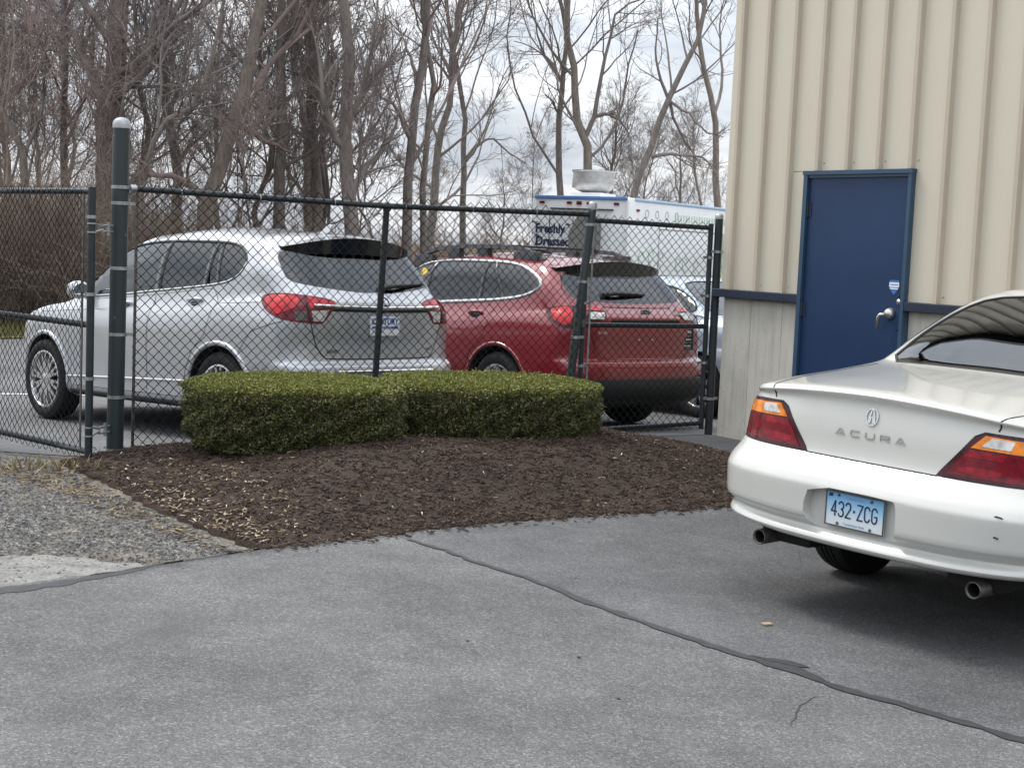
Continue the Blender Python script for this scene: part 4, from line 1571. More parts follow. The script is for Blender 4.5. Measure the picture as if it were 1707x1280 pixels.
class Car:
    def __init__(self, name, rings, root):
        self.root = root
        self.V, self.F = loft(rings)
        self.bvh = BVHTree.FromPolygons([tuple(v) for v in self.V], self.F)

    def hit(self, p, D):
        """drop a point on the body along D; returns location, outward normal"""
        D = Vector(D).normalized()
        o = Vector(p) - D * (Vector(p).dot(D) + 6.0)
        loc, nrm, i, d = self.bvh.ray_cast(o, D)
        if loc is None:
            loc, nrm, i, d = self.bvh.find_nearest(Vector(p))
            q, nrm, i, d = self.bvh.find_nearest(loc)
        if nrm.dot(D) > 0:
            nrm = -nrm
        return loc, nrm

    def patch(self, name, outline, D, off, mat, parent=None, res=0.03, thick=0.006, smooth=0, hole=None, extra=None):
        """a panel that follows the body: outline (3-D points) seen along D, raised by off, with an edge"""
        D = Vector(D).normalized()
        Bv = (Vector((0, 0, 1)) - D * D.z)
        if Bv.length < 0.1:
            Bv = Vector((1, 0, 0)) - D * D.x
        Bv.normalize()
        Av = Bv.cross(D) * -1.0
        pts = [((Vector(p)).dot(Av), (Vector(p)).dot(Bv)) for p in outline]
        if smooth:
            pts = [tuple(p) for p in chaikin(pts, smooth)]
        P2, F, nb = cdt_fill(pts, res, 0.0, res * 0.8)
        V, Nn = [], []
        for a, b in P2:
            q = Av * a + Bv * b
            loc, nr = self.hit(q, D)
            o = off if extra is None else off + extra(loc)
            V.append(loc + nr * o)
            Nn.append(nr)
        FF = []
        for f in F:
            n = (V[f[1]] - V[f[0]]).cross(V[f[2]] - V[f[0]])
            FF.append(f if n.dot(D) < 0 else tuple(reversed(f)))
        if thick:
            # boundary found from edges used once
            cnt = {}
            for f in FF:
                for i in range(len(f)):
                    e = (f[i], f[(i + 1) % len(f)])
                    cnt[e] = 1
            bd = [e for e in cnt if (e[1], e[0]) not in cnt]
            mp = {}
            for a, b in bd:
                for k in (a, b):
                    if k not in mp:
                        mp[k] = (len(V), len(V) + 1)
                        V.append(V[k].copy())
                        V.append(V[k] - Nn[k] * thick)
            for a, b in bd:
                FF.append((mp[a][0], mp[a][1], mp[b][1], mp[b][0]))
        return build(name, V, FF, mat, parent or self.root, True)

    def strip(self, name, pts, D, w, off, mat, parent=None, closed=False, step=0.03, crown=0.0, smooth=0):
        """a narrow band (trim, seal, panel gap) laid along a line on the body"""
        if smooth:
            pts = chaikin(pts, smooth, closed)
        P = [Vector(p) for p in pts]
        Q = []
        m = len(P)
        for i in range(m if closed else m - 1):
            a, b = P[i], P[(i + 1) % m]
            k = max(1, int(math.ceil((b - a).length / step)))
            Q += [a.lerp(b, j / k) for j in range(k)]
        if not closed:
            Q.append(P[-1])
        H = [self.hit(q, D) for q in Q]
        n = len(H)
        V, F = [], []
        for i, (l, nr) in enumerate(H):
            if closed:
                t = H[(i + 1) % n][0] - H[i - 1][0]
            else:
                t = H[min(i + 1, n - 1)][0] - H[max(i - 1, 0)][0]
            s = nr.cross(t)
            if s.length < 1e-9:
                s = Vector((0, 0, 1))
            s.normalize()
            V += [l - s * w / 2 - nr * 0.004, l - s * w / 2 + nr * off, l + nr * (off + crown), l + s * w / 2 + nr * off, l + s * w / 2 - nr * 0.004]
        for i in range(n if closed else n - 1):
            j = (i + 1) % n
            for q in range(4):
                F.append((i * 5 + q, i * 5 + q + 1, j * 5 + q + 1, j * 5 + q))
        o = build(name, V, F, mat, parent or self.root, True)
        # make outward
        return o

    def finish_body(self, mat, axles, arch_r, arch_y, cabin_rings, windows, name='body'):
        """cut wheel wells, cabin and window openings, then add the shell as a part"""
        base = temp_obj(self.V, self.F, [mat, 'underbody', 'cabin_dark'])
        cut = []
        for ax, az in axles:
            for s in (1, -1):
                mb = MB()
                mb.lathe([(arch_r, arch_y), (arch_r, 1.4)], 56, Matrix.Translation((ax, 0, az)) @ Matrix.Rotation(math.radians(-90 * s), 4, 'X'), cap=True)
                o = temp_obj(mb.V, mb.F, ['underbody'])
                cut.append(o)
        if cabin_rings is not None:
            V, F = loft(cabin_rings, 2, 3)
            cut.append(temp_obj(V, F, ['cabin_dark']))
        for outline, D, depth, *wm in windows:
            D = Vector(D).normalized()
            mb = MB()
            n = len(outline)
            A = [Vector(p) - D * 1.2 for p in outline]
            B = [Vector(p) + D * depth for p in outline]
            mb.add(A + B, [tuple(range(n - 1, -1, -1)), tuple(range(n, 2 * n))] + [(i, (i + 1) % n, n + (i + 1) % n, n + i) for i in range(n)])
            cut.append(temp_obj(mb.V, mb.F, [wm[0] if wm else 'cabin_dark']))
        boolean_cut(base, cut)
        me = base.data
        COL.objects.unlink(base)
        bpy.data.objects.remove(base)
        me.name = name
        sharp_by_angle(me, 38)
        o = link(name, me, self.root)
        return o


def flat_outline(outline, D, smooth):
    """the smoothed outline projected to the plane through its centre, square to D (for window cutters)"""
    D = Vector(D).normalized()
    c = sum((Vector(p) for p in outline), Vector()) / len(outline)
    P = [Vector(p) - D * (Vector(p) - c).dot(D) for p in outline]
    if smooth:
        P = [Vector(p) for p in chaikin([tuple(p) for p in P], smooth)]
    return P


def mirror_y(pts):
    return [(p[0], -p[1], p[2]) for p in pts]


def make_wheel(root, pos, R, W, rim_r, side, spokes, style, steer=0.0, name='wheel', rim_mat='alloy'):
    """wheel part with tyre and rim sub-parts; axis along y, outer face towards side (+1 left)"""
    w = empty(name, pos, (0, 0, 0), root)
    h = W / 2
    prof = [(rim_r - 0.012, -h * 0.78), (rim_r + 0.006, -h * 0.90), (rim_r + (R - rim_r) * 0.45, -h * 1.0), (R - 0.030, -h * 0.93), (R - 0.008, -h * 0.78), (R, -h * 0.45)]
    prof += [(R, -h * 0.32), (R - 0.007, -h * 0.30), (R - 0.007, -h * 0.24), (R, -h * 0.22), (R, -h * 0.05), (R - 0.007, -h * 0.03), (R - 0.007, h * 0.03), (R, h * 0.05)]
    prof += [(R, h * 0.22), (R - 0.007, h * 0.24), (R - 0.007, h * 0.30), (R, h * 0.32)]
    prof += [(R, h * 0.45), (R - 0.008, h * 0.78), (R - 0.030, h * 0.93), (rim_r + (R - rim_r) * 0.45, h * 1.0), (rim_r + 0.006, h * 0.90), (rim_r - 0.012, h * 0.78)]
    Mx = Matrix.Rotation(math.radians(-90 * side), 4, 'X')
    MB().lathe(prof, 44, Mx).build('tyre', 'rubber', w, auto=35)
    f = h * 0.80
    mb = MB()
    mb.lathe([(rim_r - 0.004, f - 0.004), (rim_r, f + 0.010), (rim_r - 0.014, f + 0.012), (rim_r - 0.024, f - 0.004), (rim_r - 0.030, -h * 0.6), (rim_r - 0.004, -h * 0.8)], 44, Mx)
    # hub
    mb.lathe([(0.075, f - 0.05), (0.072, f - 0.012), (0.045, f - 0.002), (0.030, f + 0.002), (0.0, f + 0.002)], 20, Mx)
    for k in range(spokes):
        for off in ((-0.075, 0.075) if style == 'split' else (0.0,)):
            a = 2 * math.pi * k / spokes + off
            a2 = a + (off * 0.9 if style == 'split' else 0)
            wd0, wd1 = (0.016, 0.014) if style == 'split' else (0.030, 0.026 if style == 'five' else 0.040)
            V = []
            for rr, aa, ww, zf in ((0.045, a, wd0 * 1.2, f - 0.006), (rim_r * 0.6, (a + a2) / 2, wd0, f + 0.004), (rim_r - 0.012, a2, wd1, f + 0.002)):
                ca, sa = math.cos(aa), math.sin(aa)
                for sgn, zz in ((-1, zf - 0.03), (-0.8, zf), (0.8, zf), (1, zf - 0.03)):
                    V.append(Mx @ Vector((rr * ca - sgn * ww * sa, rr * sa + sgn * ww * ca, zz)))
            F = []
            for i in range(2):
                for q in range(3):
                    F.append((i * 4 + q, i * 4 + q + 1, i * 4 + 5 + q, i * 4 + 4 + q))
            mb.add(V, F)
    mb.build('rim', rim_mat, w, auto=30)
    MB().lathe([(rim_r - 0.02, -0.015), (0.03, -0.015), (0.0, -0.015)], 28, Mx).build('brake_disc', 'underbody', w)
    w.rotation_euler = (0, 0.4, steer)
    return w


def make_seats(root, xs, zs, w=0.50):
    """front pair and rear bench"""
    for i, (x, kind) in enumerate(xs):
        for y in ((-0.36, 0.36) if kind == 'pair' else (0.0,)):
            ww = w if kind == 'pair' else 1.25
            mb = MB()
            mb.rbox((x, y, zs + 0.09), (0.50, ww, 0.16), 0.05)
            mb.rbox((x - 0.25, y, zs + 0.40), (0.14, ww, 0.60), 0.05, Matrix.Rotation(math.radians(-14), 3, 'Y'))
            for hy in ((0,) if kind == 'pair' else (-0.36, 0.36)):
                mb.rbox((x - 0.345, y + hy, zs + 0.80), (0.09, 0.25, 0.17), 0.035, Matrix.Rotation(math.radians(-10), 3, 'Y'))
            mb.build('seat', 'seat_cloth', root, auto=50)


def pose_car(root, x, y, yaw, axles, track=1.55):
    """rest the car on the lie of the land"""
    f = np.array((math.cos(yaw), math.sin(yaw)))
    l = np.array((-math.sin(yaw), math.cos(yaw)))
    zz = {}
    for k, ax in (('r', axles[0]), ('f', axles[1])):
        for s in (1, -1):
            p = np.array((x, y)) + f * ax + l * s * track / 2
            zz[k, s] = float(ground_z(p[0], p[1]))
    zr = (zz['r', 1] + zz['r', -1]) / 2
    zf = (zz['f', 1] + zz['f', -1]) / 2
    roll = math.atan2((zz['r', 1] + zz['f', 1] - zz['r', -1] - zz['f', -1]) / 2, track)
    pit = math.atan2(zf - zr, axles[1] - axles[0])
    z0 = zr - (zf - zr) / (axles[1] - axles[0]) * axles[0]
    root.matrix_basis = Matrix.Translation((x, y, z0)) @ Matrix.Rotation(yaw, 4, 'Z') @ Matrix.Rotation(-pit, 4, 'Y') @ Matrix.Rotation(roll, 4, 'X')

# ------------------------------------------------------------------ body forms (half rings, bottom to top)
ACURA_RINGS = [
    ring(-2.28, 2.20, .72, (.355, .25, .25), .35, .5), ring(-2.41, 2.36, .84, (.350, .20, .20), .40, .6, wr=.835, zc=.02), ring(-2.440, 2.40, .868, (.376, .235, .22), .40, .6, wr=.865, zc=.02),
    ring(-2.408, 2.42, .876, (.418, .30, .30), .40, .6, wr=.875, zc=.02), ring(-2.455, 2.44, .888, (.470, .40, .42), .41, .6, wr=.885, zc=.015), ring(-2.455, 2.45, .893, (.60, .55, .56), .41, .6, wr=.892),
    ring(-2.440, 2.44, .892, (.638, .62, .62), .41, .6, wr=.890), ring(-2.388, 2.42, .886, (.700, .68, .66), .40, .6, wr=.870), ring(-2.358, 2.40, .880, (.724, .72, .69), .40, .6, wr=0.860, pr=3.7),
    ring(-2.348, 2.38, .876, (.738, .76, .71), .40, .6, wr=0.850, pr=3.7), ring(-2.334, 2.33, .868, (.88, .83, .75), .40, .65, wr=0.830, zc=-.005, pr=3.7), ring(-2.320, 2.25, .855, (.985, .89, .79), .40, .7, wr=0.812, zc=-.05, pr=3.7),
    ring(-2.338, 2.10, .845, (1.016, .925, .83), .40, .7, wr=0.802, zc=-.06, pr=3.7), ring(-2.318, 1.9, .835, (1.032, .945, .87), .38, .6, wr=0.792, zc=-.058, pr=3.7), ring(-2.10, 1.6, .815, (1.050, .965, .92), .32, .4, wr=.77, zc=-.045),
    ring(-1.70, 1.30, .79, (1.070, .99, .965), .26, .3, wr=.755, zc=-.035), ring(-1.36, 1.12, .780, (1.090, 1.045, 1.0), .24, .3, wr=.765, zc=-.02),
    ring(-1.335, 1.09, .772, (1.103, 1.062, 1.015), .24, .3, wr=.757, zc=-.018), ring(-1.10, .80, .725, (1.225, 1.235, 1.17), .24, .3, wr=.705), ring(-.80, .45, .655, (1.365, 1.37, 1.34), .22, .3, wr=.635), ring(-.66, .30, .605, (1.415, 1.42, 1.40), .22, .28, wr=.585),
    ring(-.55, .20, .53, (1.445, 1.452, 1.435), .2, .25), ring(-.40, .05, .30, (1.470, 1.478, 1.462), .15, .15), ring(-.30, 0, .06, (1.475, 1.483, 1.466), .05, .05)]

BUICK_RINGS = [
    ring(-2.10, 2.10, .76, .24, .3, .6), ring(-2.22, 2.22, .86, .27, .34, .65), ring(-2.30, 2.29, .905, .36, .36, .7), ring(-2.325, 2.32, .905, .46, .36, .7),
    ring(-2.333, 2.333, .910, .56, .36, .7), ring(-2.315, 2.33, .918, (.64, .66, .66), .36, .7), ring(-2.255, 2.31, .920, (.69, .76, .75), .34, .7), ring(-2.245, 2.28, .920, (.80, .85, .84), .34, .7),
    ring(-2.262, 2.22, .915, (.96, .93, .92), .36, .7), ring(-2.270, 2.10, .905, (1.06, .985, .98), .38, .65, wr=.86), ring(-2.245, 1.80, .885, (1.13, 1.03, 1.035), .38, .5, wr=.835), ring(-2.215, 1.40, .865, (1.165, 1.06, 1.075), .38, .35, wr=.81),
    ring(-2.18, 1.25, .845, (1.20, 1.10, 1.11), .38, .3, wr=.80), ring(-2.07, .98, .812, (1.34, 1.29, 1.28), .38, .35, wr=.795), ring(-1.96, .70, .758, (1.48, 1.485, 1.455), .36, .35, wr=.742), ring(-1.885, .48, .698, (1.575, 1.605, 1.575), .34, .32, wr=.688),
    ring(-1.84, .34, .642, (1.62, 1.658, 1.63), .32, .3, wr=.630), ring(-1.75, .20, .55, (1.655, 1.70, 1.67), .3, .25, wr=.535), ring(-1.55, 0, .30, (1.69, 1.735, 1.705), .2, .2), ring(-1.4, -.15, .06, (1.695, 1.742, 1.71), .05, .05)]

OUTBACK_RINGS = [
    ring(-2.15, 2.15, .76, .26, .3, .6), ring(-2.28, 2.28, .85, .29, .32, .65), ring(-2.37, 2.36, .90, .38, .34, .7), ring(-2.405, 2.40, .912, .48, .36, .7),
    ring(-2.410, 2.41, .918, (.58, .56, .56), .36, .7), ring(-2.385, 2.40, .920, (.66, .66, .66), .36, .7), ring(-2.325, 2.38, .920, (.70, .76, .74), .34, .7), ring(-2.320, 2.33, .918, (.80, .84, .82), .34, .7),
    ring(-2.335, 2.26, .910, (.93, .91, .89), .36, .7), ring(-2.335, 2.12, .900, (1.03, .965, .95), .37, .65, wr=.86), ring(-2.30, 1.80, .88, (1.085, 1.005, 1.0), .38, .5, wr=.835), ring(-2.265, 1.45, .865, (1.115, 1.03, 1.035), .38, .35, wr=.815),
    ring(-2.22, 1.2, .85, (1.15, 1.06, 1.06), .38, .3, wr=.81), ring(-2.10, .9, .79, (1.285, 1.245, 1.22), .38, .35, wr=.79), ring(-1.98, .60, .755, (1.41, 1.425, 1.39), .36, .35, wr=.742), ring(-1.89, .40, .700, (1.49, 1.53, 1.50), .34, .32, wr=.692),
    ring(-1.83, .27, .650, (1.53, 1.575, 1.55), .32, .3, wr=.642), ring(-1.72, .15, .54, (1.565, 1.61, 1.585), .3, .25, wr=.51), ring(-1.5, 0, .30, (1.595, 1.64, 1.615), .2, .2), ring(-1.35, -.1, .06, (1.60, 1.645, 1.62), .05, .05)]

ACURA_POSE = (3.321, 7.861, math.radians(40.9))
BUICK_POSE = (-2.648, 13.112, math.radians(136.1))
OUTBACK_POSE = (-0.30, 15.00, math.radians(130.0))

# ------------------------------------------------------------------ the vehicles
REAR = Vector((1, 0, 0))            # looking forward at the tail
LEFT = Vector((0, -1, 0))           # looking at the left flank
RIGHT = Vector((0, 1, 0))
TOP = Vector((0, 0, -1))
FRONT = Vector((-1, 0, 0))


def clip_x(poly, x0, x1, z_slope=0.0):
    """clip a flank outline (3-D points) to x0 <= x + slope*(z-1.4) <= x1"""
    def half(P, f):
        out = []
        for i in range(len(P)):
            a, b = Vector(P[i]), Vector(P[(i + 1) % len(P)])
            fa, fb = f(a), f(b)
            if fa >= 0:
                out.append(a)
            if (fa >= 0) != (fb >= 0):
                out.append(a.lerp(b, fa / (fa - fb)))
        return out
    P = half(list(poly), lambda p: x1 - (p.x + z_slope * (p.z - 1.4)))
    P = half(P, lambda p: (p.x + z_slope * (p.z - 1.4)) - x0)
    return [tuple(p) for p in P]


def quad(BI, BO, TO, TI, st):
    """points inside a lamp quadrilateral by (s, t)"""
    BI, BO, TO, TI = map(Vector, (BI, BO, TO, TI))
    return [tuple(BI.lerp(BO, s).lerp(TI.lerp(TO, s), t)) for s, t in st]


def both(f):
    f(1)
    f(-1)


def side(pts, s):
    return list(pts) if s > 0 else [(p[0], -p[1], p[2]) for p in pts]


def dside(D, s):
    return Vector((D[0], D[1] * s, D[2]))


def arch_lip(car, ax, az, r, w, mat, off=0.010, a0=-18, a1=198, crown=0.006):
    for s in (1, -1):
        pts = [(ax + r * math.cos(math.radians(a)), s * 0.9, az + r * math.sin(math.radians(a))) for a in np.linspace(a0, a1, 40)]
        car.strip('wheel_arch', pts, (0, -s, 0), w, off, mat, crown=crown, step=0.05)


def stroke_letters(name, glyphs, M, mat, parent, w=0.004, depth=0.003):
    """raised badge lettering from strokes in millimetre-like units; M maps (right, up, out)"""
    mb = MB()
    for pts in glyphs:
        P = [Vector((x, y, 0)) for x, y in pts]
        for a, b in zip(P[:-1], P[1:]):
            d = (b - a)
            if d.length < 1e-6:
                continue
            n = Vector((-d.y, d.x, 0)).normalized() * (w / 2)
            e = d.normalized() * (w * 0.35)
            q = [a - e + n, a - e - n, b + e - n, b + e + n]
            V = [M @ v for v in q] + [M @ (v + Vector((0, 0, depth))) for v in q]
            mb.add(V, [(3, 2, 1, 0), (4, 5, 6, 7), (0, 1, 5, 4), (1, 2, 6, 5), (2, 3, 7, 6), (3, 0, 4, 7)])
    return mb.build(name, mat, parent)


def wing(root, half, rows, paint_mat):
    """roof spoiler: rows(k) gives root-top, tip-top, tip-bottom, root-bottom (x, z) for k = (y/half)^2"""
    n = 19
    V = []
    for i in range(n):
        y = -half + 2 * half * i / (n - 1)
        k = (y / half) ** 2
        for x, z in rows(k):
            V.append((x, y, z))
    Ft, Fb = [], []
    for i in range(n - 1):
        a, b = i * 4, (i + 1) * 4
        Ft.append((a, a + 1, b + 1, b))
        Fb += [(a + 1, a + 2, b + 2, b + 1), (a + 2, a + 3, b + 3, b + 2)]
    Fb += [(0, 3, 2, 1), ((n - 1) * 4, (n - 1) * 4 + 1, (n - 1) * 4 + 2, (n - 1) * 4 + 3)]
    o = build('spoiler', V, Fb, 'gloss_black', root)
    sharp_by_angle(o.data, 40)
    build('spoiler_top', V, Ft, paint_mat, o, True)
    return o


def wiper(car, root, pivot, tip, D, lift=0.03):
    a, na = car.hit(pivot, D)
    b, nb = car.hit(tip, D)
    mb = MB()
    m = a.lerp(b, 0.5)
    mc, nm = car.hit(m, D)
    mb.tube([a + na * lift * 0.6, a.lerp(mc, .5) + na * lift * 1.1, mc + nm * lift, b + nb * lift * 0.5], [0.020, 0.016, 0.013, 0.008], 8)
    mb.tube([mc + nm * 0.010 + (mc - b) * 0.25, b + nb * 0.010], [0.009, 0.008], 6)
    mb.lathe([(0.0, 0.0), (0.032, 0.0), (0.030, 0.03), (0.018, 0.042), (0, 0.044)], 14, frame_matrix(a, na.cross(Vector((0, 0, 1))).normalized(), na.cross(na.cross(Vector((0, 0, 1)))).normalized() * -1 if False else Vector((0, 0, 1)) - na * na.z))
    return mb.build('wiper', 'black_plastic', root, auto=50)


def handle(car, root, x, z, s, mat):
    loc, n = car.hit((x, s * 0.9, z), (0, -s, 0))
    cup = car.patch('handle_recess', side([(x - 0.085, .9, z + 0.020), (x + 0.06, .9, z + 0.024), (x + 0.075, .9, z - 0.004), (x + 0.03, .9, z - 0.034), (x - 0.05, .9, z - 0.032)], s), (0, -s, 0), 0.0035, 'gap_dark', root, 0.03, 0.003, 2)
    mb = MB()
    P = [loc + Vector((dx, 0, dz)) + n * o for dx, dz, o in ((-0.105, 0.010, 0.004), (-0.085, 0.012, 0.026), (0.0, 0.008, 0.036), (0.075, 0.004, 0.026), (0.095, 0.002, 0.004))]
    mb.tube(P, [0.010, 0.014, 0.015, 0.014, 0.010], 8)
    return mb.build('door_handle', mat, root, True)


# ================================================================== white sedan
def build_sedan(root, paint_mat, glass_rear, plate=True, lift=0.0):
    car = Car('sedan', ACURA_RINGS, root)
    AX = (-1.28, 1.465)
    rg = [(-1.34, .665, 1.080), (-1.372, .36, 1.090), (-1.381, 0, 1.094), (-1.372, -.36, 1.090), (-1.34, -.665, 1.080), (-1.05, -.645, 1.235), (-.80, -.585, 1.345), (-.655, -.50, 1.402),
          (-.620, -.28, 1.425), (-.610, 0, 1.430), (-.620, .28, 1.425), (-.655, .50, 1.402), (-.80, .585, 1.345), (-1.05, .645, 1.235)]
    RG_D = Vector((1, 0, -0.9))
    dlo = [(.86, .74, 1.06), (.2, .74, 1.075), (-.6, .74, 1.085), (-1.02, .74, 1.10), (-1.12, .72, 1.125), (-.98, .69, 1.235), (-.72, .64, 1.345), (-.52, .61, 1.378), (-.1, .61, 1.392), (.22, .61, 1.372), (.45, .64, 1.30), (.66, .7, 1.20)]
    ws = [(1.02, .60, 1.05), (1.06, 0, 1.05), (1.02, -.60, 1.05), (.66, -.62, 1.23), (.40, -.52, 1.368), (.34, 0, 1.385), (.40, .52, 1.368), (.66, .62, 1.23)]
    WS_D = Vector((-1, 0, -0.8))
    cabin = [ring(-1.12, .95, .60, .50, .2, .2), ring(-1.22, 1.0, .64, .96, .2, .2), ring(-1.19, .95, .65, 1.05, .2, .2), ring(-1.0, .70, .61, 1.19, .2, .2), ring(-.74, .40, .54, 1.335, .2, .2), ring(-.62, .28, .44, 1.385, .2, .2)]
    wins = [(flat_outline(rg, RG_D, 1), RG_D, 0.22), (flat_outline(ws, WS_D, 1), WS_D, 0.22)]
    for s in (1, -1):
        wins.append((flat_outline(side(dlo, s), (0, -s, 0), 1), (0, -s, 0), 0.20))
    rec = [(.228, .612), (-.20, .612), (-.222, .596), (-.228, .45), (-.20, .428), (.20, .424), (.232, .445), (.262, .50)]
    rec3 = [Vector((-2.402, y, z)) for y, z in chaikin(rec, 1)]
    wins.append((rec3, REAR, 0.0, paint_mat))
    car.finish_body(paint_mat, [(AX[0], .33), (AX[1], .33)], .372, .56, cabin, wins)
    # glass
    car.patch('rear_window', rg, RG_D, -0.003, glass_rear, root, 0.045, 0, 1)
    car.patch('windscreen', ws, WS_D, -0.003, 'glass_clear', root, 0.06, 0, 1)
    for s in (1, -1):
        car.patch('side_window', clip_x(side(dlo, s), -.42, 2), (0, -s, 0), -0.004, 'glass_clear', root, 0.05, 0, 0)
        car.patch('side_window', clip_x(side(dlo, s), -2, -.47), (0, -s, 0), -0.004, 'glass_clear', root, 0.05, 0, 0)
        car.strip('pillar_trim', side([(-.44, .75, 1.06), (-.45, .62, 1.39)], s), (0, -s, 0), 0.07, 0.002, 'gloss_black')
        car.strip('window_seal', side(chaikin(dlo, 1), s), (0, -s, 0), 0.020, 0.003, 'black_plastic', closed=True)
        for x0, x1 in ((.80, .78), (-.44, -.44), (-1.10, -.92)):
            car.strip('panel_gap', side([(x1, .9, 1.03), (x0, .9, .62), (x0 + (.0 if x0 > -.9 else .16), .9, .30)], s), (0, -s, 0), 0.005, 0.0015, 'gap_dark')
        car.strip('body_moulding', side([(.95, .9, .55), (-.85, .9, .555)], s), (0, -s, 0), 0.05, 0.010, paint_mat, crown=0.004)
        handle(car, root, -.33, .86, s, paint_mat)
        handle(car, root, -1.02, .87, s, paint_mat)
    car.strip('window_seal', chaikin(rg, 1), RG_D, 0.014, 0.0025, 'black_plastic', closed=True)
    # third brake lamp and shelf seen through the rear window
    mb = MB()
    mb.rbox((-1.165, 0.02, 1.085), (0.13, 0.46, 0.05), 0.018)
    mb.build('brake_lamp_housing', 'shelf_pale', root, auto=50)
    make_seats(root, [(.30, 'pair'), (-.42, 'bench')], .40, .50)
    # lamps
    for s in (1, -1):
        Dl = Vector((0.86, -0.52 * s, 0)).normalized()
        Q = [side([p], s)[0] for p in ((-2.350, .340, .735), (-2.10, .845, .735), (-2.13, .815, .912), (-2.305, .495, .934))]
        base = car.patch('tail_lamp', quad(*Q, [(0, 0), (.5, -.005), (1, 0), (1, 1), (.5, 1.02), (.06, 1.0), (-.0, .9)]), Dl, 0.004, 'lens_maroon', root, 0.03, 0.008, 0)
        car.patch('red_lens', quad(*Q, [(.05, .06), (.97, .06), (.97, .64), (.045, .64)]), Dl, 0.0075, 'lens_deep', base, 0.02, 0.004, 0)
        car.patch('red_lens', quad(*Q, [(.06, .08), (.46, .08), (.46, .32), (.06, .32)]), Dl, 0.0085, 'lens_deep', base, 0.02, 0.002, 0)
        car.patch('red_lens', quad(*Q, [(.06, .48), (.38, .48), (.38, .63), (.06, .63)]), Dl, 0.0088, 'lens_bright', base, 0.02, 0.002, 0)
        car.patch('red_lens', quad(*Q, [(.66, .10), (.95, .10), (.95, .63), (.66, .63)]), Dl, 0.0085, 'lens_deep', base, 0.02, 0.002, 0)
        car.patch('red_lens', quad(*Q, [(.10, .13), (.42, .13), (.42, .28), (.10, .28)]), Dl, 0.0098, 'lens_bright', base, 0.02, 0.002, 1)
        car.patch('amber_lens', quad(*Q, [(.05, .67), (.97, .67), (.97, .95), (.09, .95)]), Dl, 0.0075, 'lens_amber', base, 0.02, 0.004, 0)
        car.patch('reversing_lens', quad(*Q, [(.13, .73), (.40, .73), (.40, .92), (.17, .92)]), Dl, 0.0092, 'lens_clear', base, 0.02, 0.003, 0)
        car.strip('lamp_seal', quad(*Q, [(0, 0), (.5, -.005), (1, 0), (1, 1), (.5, 1.02), (.06, 1.0), (-.0, .9)]), Dl, 0.008, 0.004, 'gap_dark', base, closed=True)
        # front lamps
        car.patch('headlamp', side([(2.36, .45, .70), (2.2, .75, .70), (1.95, .85, .74), (1.98, .84, .80), (2.2, .72, .80), (2.3, .42, .78)], s), Vector((-.7, -.7 * s, 0)), 0.004, 'lens_clear', root, 0.05, 0.006, 1)
    car.patch('grille', [(2.4, .36, .74), (2.4, .28, .60), (2.4, -.28, .60), (2.4, -.36, .74)], FRONT, 0.006, 'black_plastic', root, 0.05, 0.006, 1)
    # boot lid shut lines
    car.strip('panel_gap', [(-2.35, .338, .731), (-2.35, 0, .731), (-2.35, -.338, .731)], REAR, 0.007, 0.0012, 'gap_dark')
    for s in (1, -1):
        car.strip('panel_gap', side([(-2.285, .570, .940), (-2.285, .582, .975), (-2.285, .592, 1.000), (-2.265, .602, 1.018), (-2.20, .615, 1.025), (-2.05, .645, 1.032), (-1.6, .675, 1.06), (-1.42, .66, 1.08)], s), Vector((1, 0, -.9)), 0.007, 0.0016, 'gap_dark')
        car.strip('panel_gap', side([(-2.19, .83, .722), (-2.05, .87, .715), (-1.62, .88, .70)], s), Vector((.5, -.85 * s, 0)), 0.005, 0.0012, 'gap_dark')
    # exhausts and what shows under the bumper
    for y in (.555, -.56):
        mb = MB()
        Me = Matrix.Translation((0, y, .300)) @ Matrix.Rotation(math.radians(-90), 4, 'Y')
        mb.lathe([(.028, 2.36), (.034, 2.372), (.0365, 2.368), (.0365, 2.18), (.03, 2.12)], 20, Me)
        ex = mb.build('exhaust_tip', 'dark_steel', root, True)
        MB().lathe([(.0285, 2.362), (.028, 2.22), (.0, 2.22)], 20, Me).build('bore', 'gap_dark', ex)
    mb = MB()
    mb.rbox((-2.08, .47, .335), (.42, .30, .13), .05)
    mb.rbox((-2.08, -.50, .335), (.42, .26, .13), .05)
    mb.tube([(-1.9, .40, .32), (-1.2, .1, .30), (.5, 0, .27)], .03, 8)
    mb.build('muffler', 'underbody', root, auto=40)
    for ax in AX:
        for s in (1, -1):
            make_wheel(root, (ax, s * .775, .331 - lift), .331, .212, .222, s, 10 if plate else 8, 'ten')
    both(lambda s: build_mirror(root, (.62, s * .88, 1.07), s, paint_mat, car))
    return car


